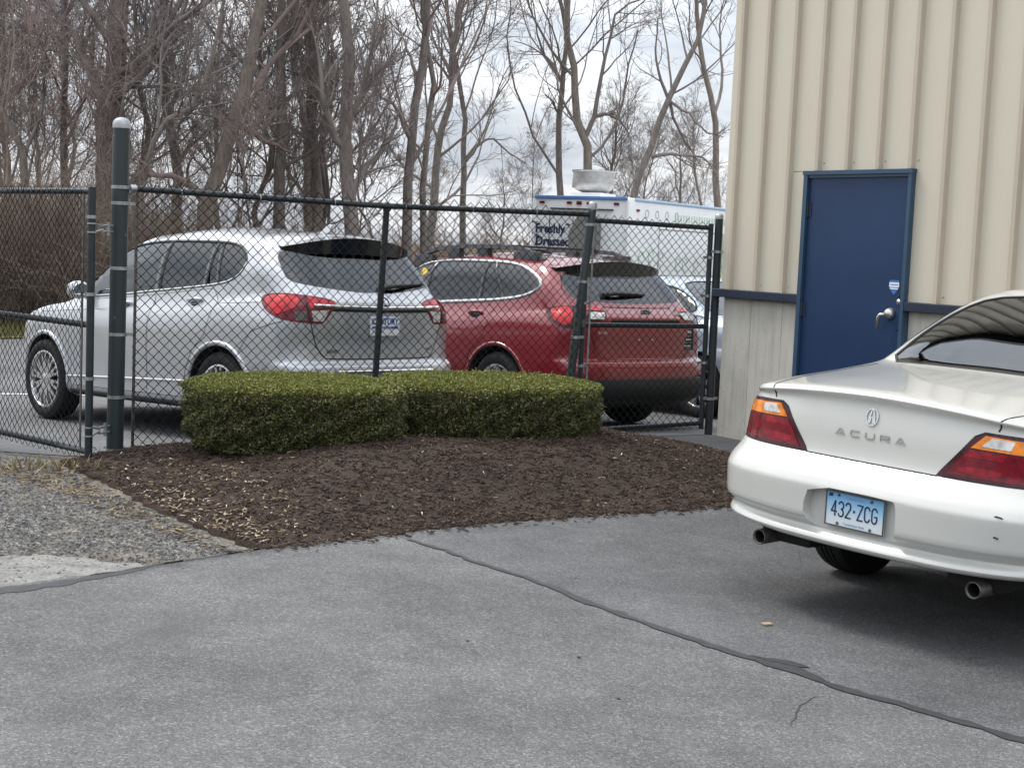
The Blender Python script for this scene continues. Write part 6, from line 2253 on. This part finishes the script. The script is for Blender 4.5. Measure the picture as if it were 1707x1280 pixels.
for dx, dz, r in ((-.028, .010, .009), (.004, .012, .006), (.026, .006, .006), (-.004, -.008, .006), (.016, -.012, .006), (.036, -.008, .005)):
    MB().prism([(dx + r * math.cos(a), dz + r * math.sin(a)) for a in np.linspace(0, 2 * math.pi, 8, endpoint=False)], .003, .005, OM).build('badge_star', 'chrome', bd)
text_mesh('badge_letters', 'OUTBACK', .034, 'alloy', frame_matrix(car_o.hit((-2.31, .49, .925), REAR)[0] + Vector((-.003, 0, 0)), (.10, -1, 0), (0, 0, 1)), wag, 1.25, .0015)
# window card with several rows of print, bottom right of the tailgate
loc, nn = car_o.hit((-2.30, -.56, .865), REAR)
CM = frame_matrix(loc + nn * .004, (-.18, -1, 0), (0, 0, 1))
cd = MB().prism([(-.070, -.095), (.070, -.095), (.070, .095), (-.070, .095)], 0, .0015, CM).build('bumper_sticker', 'ink_dark', wag)
for k, (z, hh, ww) in enumerate(((.070, .022, .10), (.035, .026, .09), (0, .012, .11), (-.028, .012, .11), (-.058, .012, .10), (-.080, .010, .11))):
    for j in range(5):
        x0 = -ww / 2 + j * ww / 5
        MB().prism([(x0, z - hh / 2), (x0 + ww / 5 * .72, z - hh / 2), (x0 + ww / 5 * .72, z + hh / 2), (x0, z + hh / 2)], .0015, .0022, CM).build('sticker_print', 'vent_grey' if k % 2 else 'plate_white', cd)
loc, nn = car_o.hit((-2.27, -.44, 1.09), REAR)
MB().prism([(-.03, -.02), (.03, -.028), (.035, .03), (-.02, .04)], .001, .002, frame_matrix(loc, (-.2, -1, 0), (0, 0, 1))).build('sticker', 'plate_white', wag)
loc, nn = car_o.hit((.06, .68, 1.44), LEFT)
MB().prism([(-.05, -.03), (.0, -.045), (.05, -.01), (.04, .035), (-.03, .03)], .001, .002, frame_matrix(loc + nn * .002, (-1, 0, 0), (0, -.35, 1))).build('sticker', 'sticker_yellow', wag)
for y in (.08, -.08):
    loc, nn = car_o.hit((-2.33, y, .865), REAR)
    MB().lathe([(0, .006), (.007, .005), (.008, 0)], 10, frame_matrix(loc, (0, -1, 0), (0, 0, 1))).build('plate_screw', 'chrome', wag)
make_seats(wag, [(.2, 'pair'), (-.75, 'bench')], .62, .50)
for ax in O_AX:
    for s in (1, -1):
        make_wheel(wag, (ax, s * .790, .36), .36, .228, .245, s, 10, 'ten')
mb = MB()
mb.rbox((-.1, 0, .32), (4.0, 1.3, .14), .04)
mb.rbox((-1.95, -.35, .36), (.35, .55, .2), .06)
mb.tube([(-2.30, -.52, .33), (-1.8, -.5, .33)], .033, 12)
mb.build('floor_pan', 'underbody', wag, auto=50)
pose_car(wag, *OUTBACK_POSE, O_AX)

# ================================================================== pale blue sedan by the building corner
blue = empty('blue_sedan')
tag(blue, 'pale blue sedan mostly hidden behind the walk gate and building corner', 'car')
build_sedan(blue, 'paint_blue', 'glass_clear', plate=False)
pose_car(blue, 1.834, 16.9, math.radians(128), (-1.28, 1.465))

# ------------------------------------------------------------------ food truck
truck = empty('food_truck', (1.37, 33.6, float(ground_z(1.37, 33.6))), (0, 0, math.radians(60)))
tag(truck, 'white food truck with a big roof exhaust fan behind the red wagon', 'truck')
mb = MB()
mb.rbox((3.75, 0, 1.73), (7.5, 2.40, 2.52), .09)
mb.build('body', 'truck_white', truck, auto=40)
mb = MB()
mb.rbox((7.75, 0, 1.25), (.9, 2.1, 1.5), .12)
mb.build('bonnet', 'truck_white', truck, auto=40)
mb = MB()
mb.rbox((7.48, 0, 2.35), (.10, 2.05, .85), .04)
mb.build('windscreen', 'glass_privacy', truck)
mb = MB()
mb.rbox((-.012, 0, 2.955), (.06, 2.36, .075), .02)
mb.build('roof_edge', 'truck_blue', truck, auto=40)
for s in (1, -1):
    mb = MB()
    mb.rbox((3.9, s * 1.205, 2.955), (7.1, .06, .06), .02)
    mb.build('roof_edge', 'truck_pale_blue', truck, auto=40)
    mb = MB()
    mb.rbox((.02, s * 1.19, 1.75), (.09, .09, 2.35), .03)
    mb.build('corner_post', 'truck_white', truck, auto=40)
    mb = MB()
    mb.rbox((-.05, s * 1.02, .85), (.06, .16, .32), .02)
    mb.build('tail_lamp', 'lens_deep', truck, auto=40)
for y in (.98, .27, .02, -.24, -.92):
    mb = MB()
    mb.rbox((-.025, y, 2.835), (.03, .13, .055 if abs(y) > .1 else .075), .01)
    mb.build('marker_lamp', 'lens_deep', truck, auto=40)
mb = MB()
mb.rbox((.5, -1.215, 2.72), (.14, .03, .055), .01)
mb.build('marker_lamp', 'lens_deep', truck, auto=40)
mb = MB()
mb.rbox((-.035, -.05, 2.70), (.05, 1.60, .035), .008)
mb.build('door_track', 'dark_steel', truck)
mb = MB()
mb.box((-.008, -.02, 1.62), (.012, 1.55, 2.0))
dr = mb.build('rear_door', 'truck_white', truck)
MB().box((-.016, .76, 1.62), (.006, .02, 2.0)).build('door_seam', 'gap_dark', dr)
MB().box((-.016, .16, 1.62), (.006, .012, 2.0)).build('door_seam', 'gap_dark', dr)
# grey vent hood with clipped corners on the rear face
vp = [(-.36, -.40), (.30, -.40), (.36, -.30), (.36, .36), (.26, .46), (-.14, .46), (-.36, .10)]
MB().prism(vp, 0, .20, frame_matrix((-.005, -.20, 2.08), (0, -1, 0), (0, 0, 1))).build('vent_hood', 'vent_grey', truck)
# hatch lines, louvre and painted foliage on the flank facing the gate
for x0, x1, z0, z1 in ((1.7, 5.6, 2.32, 1.25),):
    mb = MB()
    for (xa, xb, za, zb) in ((x0, x1, z0, z0 + .02), (x0, x1, z1, z1 + .02), (x0, x0 + .02, z1, z0), (x1, x1 + .02, z1, z0)):
        mb.box(((xa + xb) / 2, -1.203, (za + zb) / 2), (xb - xa, .012, zb - za))
    mb.build('serving_hatch', 'vent_grey', truck)
for k in range(24):
    MB().box((2.6 + k * .16, -1.203, 2.62), (.05, .012, .16)).build('louvre_slat', 'ink_pale_green', truck)
rg_ = random.Random(12)
for k in range(4):
    xx = 1.0 + .55 * k
    MB().lathe([(.09, 0), (.10, .002), (.075, .002)], 14, frame_matrix((xx, -1.203, 2.66), (1, 0, 0), (0, 0, 1))).build('rivet_ring', 'aluminium', truck)
for (xx, zz, w_, h_) in ((5.9, 1.85, .42, .55), (6.3, 1.45, .35, .35), (5.5, 1.35, .30, .25), (6.5, 2.05, .3, .4)):
    P = [(w_ * math.cos(a) * (1 + .2 * math.sin(5 * a)), h_ * math.sin(a) * (1 + .2 * math.cos(4 * a))) for a in np.linspace(0, 2 * math.pi, 22, endpoint=False)]
    MB().prism(P, 0, .003, frame_matrix((xx, -1.2015, zz), (1, 0, 0), (0, 0, 1))).build('painted_leaf', 'ink_pale_green', truck)
for k in range(9):
    xx, zz = .5 + rg_.uniform(0, 5), 1.05 + rg_.uniform(0, .75)
    pts = [(xx + .12 * math.cos(a) * (1 + .1 * a), zz + .12 * math.sin(a) * (1 + .1 * a)) for a in np.linspace(0, 4.8, 9)]
    MB().tube([(x_, -1.203, z_) for x_, z_ in pts], .014, 5).build('painted_vine', 'ink_green', truck)
TMx = lambda y, z: frame_matrix((-.020, y, z), (0, -1, 0), (0, 0, 1))
text_mesh('lettering', 'Freshly', .29, 'ink_navy', TMx(.74, 2.235), truck, .92, .003, .009)
text_mesh('lettering', 'Dressed', .29, 'ink_navy', TMx(.66, 1.945), truck, .92, .003, .009)
# swashes on F, y and D
for pts in ([(1.10, 2.36), (1.07, 2.395), (1.0, 2.37), (.93, 2.385)], [(.22, 2.33), (.16, 2.36), (.12, 2.34), (.15, 2.31)], [(1.02, 2.06), (.98, 2.09), (.90, 2.075), (.95, 2.0), (.99, 1.86)], [(1.05, 2.14), (1.08, 2.12), (1.06, 2.09)]):
    MB().tube([(-.022, y + .12, z) for y, z in pts], [.010] + [.016] * (len(pts) - 2) + [.006], 6).build('lettering_swash', 'ink_navy', truck)
# upblast exhaust fan on the roof
fx, fy = 1.25, .33
fan = empty('exhaust_fan', (fx, fy, 2.98), (0, 0, 0), truck)
MB().rbox((0, 0, .06), (.80, .80, .14), .02).build('curb', 'truck_white', fan, auto=40)
MB().lathe([(.27, .12), (.27, .15), (.33, .165), (.42, .205), (.47, .28), (.488, .37), (.492, .61), (.515, .625), (.52, .65), (.48, .65), (.46, .40), (.2, .32), (0, .32)], 36).build('bowl', 'aluminium', fan, auto=50)
MB().rbox((0, .51, .36), (.10, .06, .22), .01).build('switch_box', 'vent_grey', fan)
for x_, y_ in ((1.3, 1.0), (1.3, -1.0), (7.2, 1.0), (7.2, -1.0)):
    make_wheel(truck, (x_, y_, .40), .40, .25, .22, 1 if y_ > 0 else -1, 8, 'ten')
MB().rbox((3.8, 0, .52), (7.0, 1.6, .18), .03).build('chassis', 'underbody', truck)

# ------------------------------------------------------------------ bare trees


def resample(P, k):
    P = np.asarray(P, float)
    d = np.concatenate([[0], np.cumsum(np.linalg.norm(np.diff(P, axis=0), axis=1))])
    t = np.linspace(0, d[-1], k)
    return pchip(d + np.arange(len(d)) * 1e-6, P, t)


def tubes(Ps, Rs, m):
    """Ps (B,k,3), Rs (B,k) -> verts, quads"""
    B, k, _ = Ps.shape
    T = np.empty_like(Ps)
    T[:, 1:-1] = Ps[:, 2:] - Ps[:, :-2]
    T[:, 0] = Ps[:, 1] - Ps[:, 0]
    T[:, -1] = Ps[:, -1] - Ps[:, -2]
    T /= np.linalg.norm(T, axis=2, keepdims=True) + 1e-9
    ref = np.where(np.abs(T[:, :1, 2:3]) > 0.85, np.array([1.0, 0.2, 0]), np.array([0, 0, 1.0]))
    a = np.cross(T, np.broadcast_to(ref, T.shape))
    a /= np.linalg.norm(a, axis=2, keepdims=True) + 1e-9
    b = np.cross(T, a)
    ang = np.arange(m) * 2 * math.pi / m
    V = Ps[:, :, None] + (a[:, :, None] * np.cos(ang)[:, None] + b[:, :, None] * np.sin(ang)[:, None]) * Rs[:, :, None, None]
    V = V.reshape(-1, 3)
    i0 = (np.arange(B)[:, None] * k + np.arange(k - 1)[None]).ravel() * m
    F = [np.stack([i0 + q, i0 + (q + 1) % m, i0 + m + (q + 1) % m, i0 + m + q], 1) for q in range(m)]
    return V, np.concatenate(F)


def children_of(r, Ps, Rs, n_per, tmin, ang, lenf, radf, k, up, wob, rmin):
    """spawn branches along parents; returns new Ps, Rs"""
    B, kp, _ = Ps.shape
    L = np.linalg.norm(np.diff(Ps, axis=1), axis=2).sum(1)
    idx = np.repeat(np.arange(B), n_per)
    n = len(idx)
    t = tmin + (1 - tmin) * r.uniform(0, 1, n) ** 0.85
    f = t * (kp - 1)
    i = np.clip(f.astype(int), 0, kp - 2)
    u = (f - i)[:, None]
    P0 = Ps[idx, i] * (1 - u) + Ps[idx, i + 1] * u
    R0 = Rs[idx, i] * (1 - u[:, 0]) + Rs[idx, i + 1] * u[:, 0]
    T = Ps[idx, i + 1] - Ps[idx, i]
    T /= np.linalg.norm(T, axis=1, keepdims=True) + 1e-9
    q = np.cross(T, r.normal(0, 1, (n, 3)))
    q /= np.linalg.norm(q, axis=1, keepdims=True) + 1e-9
    a = np.radians(r.uniform(ang[0], ang[1], n))[:, None]
    d = T * np.cos(a) + q * np.sin(a)
    ln = L[idx] * r.uniform(lenf[0], lenf[1], n) * (1.15 - 0.55 * t)
    out = np.empty((n, k, 3))
    out[:, 0] = P0
    for s in range(1, k):
        d = d + r.normal(0, wob, (n, 3)) + np.array([0, 0, up])
        d /= np.linalg.norm(d, axis=1, keepdims=True)
        out[:, s] = out[:, s - 1] + d * (ln / (k - 1))[:, None]
    rr = np.maximum(np.minimum(R0 * radf, R0 * 0.9), rmin)
    R = rr[:, None] * np.linspace(1, 0.35, k)[None]
    return out, np.maximum(R, rmin * 0.7)


def tree_meshes(seed, paths, r0, dens=1.0, twig=0.0050, droop=0.0, extra=8, name='tree'):
    """paths: hand-set trunk and limbs [(x, y, z) ...]; returns trunk mesh, crown mesh"""
    r = np.random.default_rng(seed)
    VT, FT, nb = [], [], 0

    def put(store, Ps, Rs, m):
        V, F = tubes(Ps, Rs, m)
        store.append((V, F))

    trunk_s, crown_s = [], []
    main = resample(paths[0], 16)
    main += np.concatenate([[[0, 0, 0]], r.normal(0, r0 * 0.16, (15, 3))]) * np.array([1, 1, 0.2])
    Rm = np.linspace(1, 0.30, 16) * r0
    Rm[0] *= 1.55
    Rm[1] *= 1.12
    put(trunk_s, main[None], Rm[None], 9)
    limbs, lr = [], []
    for p in paths[1:]:
        q = resample(p, 9)
        q[1:] += r.normal(0, 0.02, (8, 3))
        limbs.append(q)
        zrel = np.argmin(np.linalg.norm(main - q[0], axis=1)) / 15
        rb = (1 - 0.7 * zrel) * r0 * 0.62
        lr.append(np.linspace(rb, max(rb * 0.25, 0.012), 9))
    # further limbs grown from the trunk
    if extra:
        Lp, Lr = children_of(r, main[None], Rm[None], extra, 0.26, (25, 62), (0.28, 0.52), 0.40, 9, 0.09, 0.13, 0.010)
        limbs += list(Lp)
        lr += list(Lr)
    Lp, Lr = np.array(limbs), np.array(lr)
    put(crown_s, Lp, Lr, 6)
    allp = np.concatenate([Lp, resample(main[7:], 9)[None]])
    allr = np.concatenate([Lr, np.linspace(Rm[7], Rm[-1], 9)[None]])
    n2 = max(3, int(round(7 * dens)))
    P2, R2 = children_of(r, allp, allr, n2, 0.15, (22, 58), (0.30, 0.60), 0.50, 7, 0.07 - droop, 0.14, twig * 1.4)
    put(crown_s, P2, R2, 4)
    P3, R3 = children_of(r, P2, R2, max(3, int(round(5 * dens))), 0.12, (22, 58), (0.32, 0.65), 0.60, 5, 0.05 - droop, 0.16, twig * 1.15)
    put(crown_s, P3, R3, 3)
    P4, R4 = children_of(r, P3, R3, max(2, int(round(4 * dens))), 0.10, (18, 52), (0.40, 0.85), 0.65, 4, 0.05 - droop, 0.14, twig * 0.9)
    put(crown_s, P4, R4, 3)

    def mk(nm, store, mat):
        V, F, b = [], [], 0
        for v, f in store:
            V.append(v)
            F.append(f + b)
            b += len(v)
        o = build_np(nm, np.concatenate(V), np.concatenate(F), mat, None, True)
        return o
    return mk('trunk', trunk_s, 'bark'), mk('crown', crown_s, 'twig')


def plant(name, loc, rotz, sc, parts, label, group=None):
    root = empty(name, loc, (0, 0, rotz))
    root.scale = (sc, sc, sc)
    for i, p in enumerate(parts):
        if p.parent is None:
            p.parent = root
        else:
            q = p.copy()
            COL.objects.link(q)
            q.parent = root
    tag(root, label, 'tree', group)
    return root


# individual trees: base (x, y), base height at which the outline was measured, outline [(x, z)], trunk radius
IND = [
    ([-1.62, 44], 1.26, [[[0.0, 0.0], [-0.03, 0.73], [-0.07, 2.64], [-0.08, 3.96], [-0.32, 4.92], [-0.42, 5.7], [-0.63, 6.28], [-0.78, 7.3]], [[-0.07, 2.64], [0.28, 3.18], [0.73, 3.4], [1.08, 3.11], [1.79, 2.69]], [[-0.42, 5.7], [-0.24, 6.12], [-0.21, 6.81], [-0.07, 7.51]]], 0.115, 'slender lone tree with a low drooping limb, between wood and truck', .8, 7),
    ([1.36, 46], 1.38, [[[0.0, 0.0], [-0.12, 1.73], [-0.24, 3.58], [-0.21, 4.95], [-0.12, 6.31], [-0.27, 7.12], [-0.47, 7.83]], [[-0.21, 5.04], [-0.44, 5.63], [-0.81, 6.01], [-1.32, 6.32], [-1.71, 6.48]], [[-0.22, 4.04], [-0.5, 4.57], [-0.75, 4.74]]], 0.135, 'straight tree with a long limb to the left, left of the roof fan', .9, 8),
    ([2.13, 45], 1.42, [[[0.0, 0.0], [-0.14, 2.54], [-0.26, 3.5], [-0.63, 4.16], [-0.61, 5.29], [-0.84, 5.95], [-0.95, 6.76], [-0.9, 7.64]], [[-0.23, 3.45], [-0.01, 4.05], [0.08, 4.85], [0.28, 6.19], [0.58, 7.14], [1.44, 7.56]], [[-0.01, 4.05], [0.35, 4.15], [0.72, 3.99], [1.09, 3.65]]], 0.18, 'forked tree rising right behind the roof fan', 1.0, 7),
    ([3.16, 43], 1.47, [[[0.0, 0.0], [0.12, 1.7], [0.41, 2.53], [0.62, 3.45], [0.97, 4.42], [1.48, 5.53], [1.83, 6.3], [1.89, 7.41]], [[0.97, 4.42], [0.68, 5.05], [0.5, 5.92], [0.53, 6.57]], [[0.97, 4.37], [1.71, 3.87], [2.16, 3.45], [2.51, 3.34]], [[0.59, 2.75], [1.24, 2.83], [1.88, 2.8], [2.3, 2.43], [2.4, 2.17]], [[0.97, 4.42], [1.24, 3.83], [1.66, 3.17], [2.12, 2.59]]], 0.135, 'tree leaning to the right over the truck roof', .8, 4),
    ([6.07, 45], 1.58, [[[0.0, 0.0], [-0.09, 1.35], [-0.25, 2.84], [-0.32, 4.18], [-0.65, 5.16], [-0.9, 6.14], [-1.05, 7.63]], [[-0.32, 4.18], [-0.23, 4.52], [-0.13, 5.52], [-0.25, 6.84], [-0.1, 7.67]]], 0.135, 'forked tree beside the corner of the tan building', .8, 7),
    ([-8.37, 30], 0.07, [[[0.0, 0.0], [-0.01, 1.37], [0.0, 3.07], [0.1, 4.09], [0.21, 4.95], [0.24, 5.99], [0.26, 6.69], [0.3, 9.0]], [[0.01, 3.95], [-0.36, 4.6], [-0.76, 5.32], [-1.08, 6.05]], [[0.1, 4.21], [0.44, 4.82], [0.72, 5.54]]], 0.29, 'thickest trunk of the wood, above the tall gate post', 1.1, 10),
    ([-6.17, 29], 0.2, [[[0.0, 0.0], [0.07, 1.67], [0.53, 3.39], [0.75, 4.41], [0.9, 5.02], [1.04, 5.82], [1.07, 6.28], [1.2, 8.6]], [[0.56, 3.46], [1.04, 3.19], [1.51, 2.98]], [[0.06, 1.88], [-0.46, 2.36], [-0.91, 2.36], [-1.16, 2.29]]], 0.18, 'thick tree leaning right above the SUV windscreen', 1.0, 9),
    ([-7.49, 33], 0.0, [[[0.0, 0.0], [-0.11, 1.93], [-0.17, 2.9], [-0.34, 4.05], [-0.45, 4.82], [-0.54, 5.78], [-0.47, 6.81], [-.4, 8.5]], [[-0.34, 4.05], [-0.1, 4.89], [0.01, 5.8]], [[-0.17, 2.9], [0.19, 3.46], [0.58, 3.8]]], 0.14, 'tree curving slightly left, between the thickest and the leaning trunk', 1.0, 9),
    ([-7.17, 28], 0.19, [[[0.0, 0.0], [0.01, 1.69], [0.15, 2.67], [0.38, 3.31], [0.63, 3.48], [0.89, 3.6], [1.18, 4.09]], [[0.32, 3.22], [0.31, 3.94], [0.22, 4.6], [0.28, 5.59]]], 0.085, 'thin crooked tree bent sharply to the right beside the tall post', 1.0, 6),
    ([-5.0, 31], 0.18, [[[0.0, 0.0], [-0.0, 2.3], [0.0, 4.03], [-0.08, 5.1], [-0.07, 6.17], [-0.08, 6.66], [-.1, 8.8]], [[0.0, 3.98], [0.35, 4.61], [0.57, 5.47]], [[-0.02, 3.36], [-0.38, 3.84], [-0.58, 4.32]]], 0.145, 'upright tree above the middle of the SUV roof', 1.0, 10),
    ([-4.3, 32], 0.17, [[[0.0, 0.0], [-0.08, 2.37], [-0.23, 4.15], [-0.28, 5.92], [-0.33, 6.61], [-.4, 8.6]], [[-0.23, 4.22], [-0.44, 4.97], [-0.54, 5.98]], [[-0.16, 3.47], [0.16, 4.11], [0.34, 5.01]]], 0.135, 'upright tree above the SUV antenna fin', 1.0, 10),
    ([-3.17, 29], 0.33, [[[0.0, 0.0], [-0.14, 1.74], [-0.27, 3.35], [-0.25, 4.16], [-0.34, 5.08], [-0.42, 5.98], [-.5, 8.0]], [[-0.24, 3.25], [0.06, 3.95], [0.25, 4.76], [0.39, 5.68]], [[-0.21, 2.91], [-0.51, 3.3], [-0.65, 3.92], [-0.74, 5.06]], [[-0.15, 1.98], [0.15, 2.57], [0.49, 2.94], [0.76, 3.64]]], 0.17, 'wide many-limbed tree behind the rear of the SUV', 1.0, 7),
    ([-2.31, 31], 0.54, [[[0.0, 0.0], [-0.06, 1.92], [-0.04, 2.94], [0.12, 4.1], [0.22, 5.25], [0.22, 6.17], [.3, 8.0]], [[-0.01, 3.09], [-0.33, 3.71], [-0.69, 3.94]], [[0.12, 4.1], [-0.12, 4.82], [-0.39, 5.42]]], 0.125, 'tree with a hooked lower limb to the left, near the edge of the wood', .9, 9),
    ([-2.08, 33], 0.49, [[[0.0, 0.0], [-0.07, 2.04], [-0.03, 3.38], [0.09, 4.36], [-0.1, 5.33], [-0.23, 6.29], [-.2, 7.8]], [[0.05, 4.1], [0.27, 4.63], [0.28, 5.54]]], 0.09, 'thin outermost tree at the right edge of the wood', .9, 8),
    ([-9.92, 30], 0.0, [[[0.0, 0.0], [-0.1, 2.64], [-0.24, 3.31], [-0.44, 3.54], [-0.59, 3.83], [-.9, 5.2]], [[-0.1, 2.64], [-0.04, 3.32], [0.14, 3.62], [0.15, 4.81], [0.23, 5.99]]], 0.105, 'leftmost tree of the wood, forking low above the gate', 1.0, 8),
    ([-10.34, 34], -0.16, [[[0.0, 0.0], [-0.05, 1.65], [-0.13, 4.09], [-0.05, 5.71], [-0.13, 7.04], [-.1, 8.8]], [[-0.09, 3.42], [0.21, 4.38], [0.33, 5.59]]], 0.105, 'upright tree above the right end of the vehicle gate', 1.0, 9),
]
for i, ((bx0, by0), z0, paths, rad, label, dens, extra) in enumerate(IND):
    rr = np.random.default_rng(100 + i)
    zg = float(ground_z(bx0, by0)) - 0.1
    P3 = []
    for j, p in enumerate(paths):
        p = np.array(p)
        dy = np.zeros(len(p))
        if j:
            dy = np.linspace(0, rr.uniform(-1.2, 1.2), len(p))
        q = np.stack([p[:, 0], dy, p[:, 1] + z0 - zg], 1)
        if j == 0:
            if z0 - zg > 0.25:
                q = np.vstack([[q[0, 0], 0, 0], q])
            else:
                q[0, 2] = 0
            top = q[-1] + (q[-1] - q[-2]) / (np.linalg.norm(q[-1] - q[-2]) + 1e-6) * 2.0 * np.array([0.5, 1, 1]) + np.array([0, 0, .8])
            q = np.vstack([q, top])
        P3.append(q)
    tm = tree_meshes(200 + i, P3, rad, dens, 0.0054 if by0 > 40 else 0.0046, 0.02 if i == 1 else 0.0, extra)
    plant('bare_tree', (bx0, by0, zg), 0, 1.0, tm, label, 'bare trees behind the lot')

# templates for the trees in the depth of the wood
TPL = []
for i in range(7):
    rr = np.random.default_rng(300 + i)
    H = rr.uniform(7.5, 9.5)
    lean = rr.normal(0, 0.06, 2)
    zz = np.linspace(0, H, 7)
    P = np.stack([lean[0] * zz + rr.normal(0, 0.10, 7) * (zz > 0), lean[1] * zz + rr.normal(0, 0.10, 7) * (zz > 0), zz], 1)
    TPL.append(tree_meshes(400 + i, [P], [.13, .10, .15, .075, .11, .06, .09][i], 1.1, 0.0054, 0.0, 15))
SAP = []
for i in range(4):
    rr = np.random.default_rng(340 + i)
    H = rr.uniform(4.0, 6.0)
    zz = np.linspace(0, H, 7)
    P = np.stack([rr.normal(0, 0.12, 7) * (zz > 0), rr.normal(0, 0.12, 7) * (zz > 0), zz], 1)
    SAP.append(tree_meshes(440 + i, [P], rr.uniform(.026, .042), 0.9, 0.0050, 0.0, 10))
rr = np.random.default_rng(77)
used = []
k = 0
for n in range(15):
    for _ in range(40):
        y = rr.uniform(29, 50)
        x = rr.uniform(-0.375, -0.062) * y
        if all(math.hypot(x - a, y - b) > 1.1 for a, b in used):
            break
    used.append((x, y))
    tp = TPL[k % 7]
    plant('bare_tree', (x, y, float(ground_z(x, y)) - .1), rr.uniform(0, 6.28), rr.uniform(.85, 1.2), tp, 'bare grey tree standing in the depth of the wood on the left', 'trees in the depth of the wood')
    k += 1
for n in range(20):
    y = rr.uniform(26.8, 36)
    x = rr.uniform(-0.37, -0.10) * y
    plant('sapling', (x, y, float(ground_z(x, y)) - .1), rr.uniform(0, 6.28), rr.uniform(.8, 1.25), SAP[n % 4], 'thin bare sapling at the front of the wood on the left', 'saplings at the front of the wood')
for n, (x, y, s_) in enumerate([(-2.9, 52, .55), (-.6, 55, .5), (.5, 50, .6), (3.9, 52, .62), (5.3, 50, .62), (7.3, 56, .8), (2.9, 50, .7), (4.6, 56, .8)]):
    plant('bare_tree', (x, y, float(ground_z(x, y)) - .1), n * 1.1, s_, TPL[(n + 3) % 7], 'small bare tree far behind the food truck', 'small trees far behind the truck')


def brush(name, n, xr, yr, hmin, hmax, mats, seed, label, rad=(.004, .009), bend=.5):
    r = np.random.default_rng(seed)
    y = r.uniform(*yr, n)
    x = r.uniform(xr[0], xr[1], n) * (y if xr[0] > -1.5 else 1)
    z = ground_z(x, y) - .08
    h = r.uniform(hmin, hmax, n) * r.uniform(.6, 1.1, n)
    k = 6
    d = np.stack([r.normal(0, .28, n), r.normal(0, .28, n), np.ones(n)], 1)
    P = np.empty((n, k, 3))
    P[:, 0] = np.stack([x, y, z], 1)
    b = r.normal(0, bend, (n, 3)) * np.array([1, 1, .25])
    for s in range(1, k):
        d = d + b / (k - 1) + r.normal(0, .16, (n, 3)) + np.array([0, 0, -.05])
        d /= np.linalg.norm(d, axis=1, keepdims=True)
        P[:, s] = P[:, s - 1] + d * (h / (k - 1))[:, None]
    R = r.uniform(*rad, n)[:, None] * np.linspace(1, .5, k)[None]
    V1, F1 = tubes(P, R, 3)
    P2, R2 = children_of(r, P, R, 4, .2, (25, 65), (.25, .55), .7, 4, .02, .2, rad[0] * .8)
    V2, F2 = tubes(P2, R2, 3)
    mi = np.concatenate([np.tile(np.repeat(r.choice(len(mats), n), k - 1), 3), np.tile(np.repeat(r.choice(len(mats), len(P2)), 3), 3)])
    o = build_np(name, np.concatenate([V1, V2]), np.concatenate([F1, F2 + len(V1)]), mats, None, True, mi)
    return tag(o, label, 'undergrowth', None, 'stuff')


brush('undergrowth', 3600, (-.40, -.10), (26.5, 36), .8, 2.6, ['brush_stem', 'brush_red', 'brush_pale'], 501, 'tangled brown undergrowth at the foot of the wood')
brush('thicket', 5200, (-.40, -.245), (25.8, 30.5), 1.5, 3.6, ['brush_stem', 'brush_red', 'brush_stem', 'brush_pale'], 502, 'dense brown thicket behind the vehicle gate on the left')
brush('scrub', 1100, (-.10, .16), (47, 58), 1.0, 2.6, ['brush_stem', 'brush_red'], 503, 'low brown scrub beyond the lot', (.007, .012))
brush('far_woods', 1800, (-.9, .9), (70, 95), 2.0, 4.0, ['brush_stem', 'brush_red'], 504, 'far-off bare woods along the horizon', (.02, .04), .3)


brush('roadside_woods', 2600, (-45, 45), (-45, -24), 4.0, 8.0, ['brush_stem', 'brush_red'], 505, 'bare woods on the far side behind the viewer', (.05, .11), .25)


def grass(name, poly, n, seed, mats, label, h=(.05, .14)):
    r = np.random.default_rng(seed)
    p = rand_in(poly, n, seed)
    z = ground_z(p[:, 0], p[:, 1])
    a = r.uniform(0, 6.28, n)
    hh = r.uniform(*h, n)
    w = .008
    d = np.stack([np.cos(a), np.sin(a), 0 * a], 1)
    B = np.column_stack([p, z])
    tip = B + np.stack([r.normal(0, .4, n) * hh, r.normal(0, .4, n) * hh, hh], 1)
    V = np.stack([B - d * w, B + d * w, tip], 1).reshape(-1, 3)
    o = build_np(name, V, np.arange(3 * n).reshape(-1, 3), mats, None, False, r.choice(len(mats), n))
    return tag(o, label, 'grass', None, 'stuff')


grass('verge_grass', [(-16, 22.8), (-8.2, 23.3), (-6.0, 26), (-8.6, 27.2), (-16, 26.0)], 14000, 61, ['grass', 'grass_dry'], 'yellow-green grass strip between the lot and the wood', (.08, .22))
grass('dry_tufts', [(-3.5, 9.5), (-2.65, 9.45), (-2.45, 9.15), (-3.3, 9.1)], 160, 62, ['grass_dry', 'straw'], 'dry straw tufts at the foot of the gate', (.03, .10))
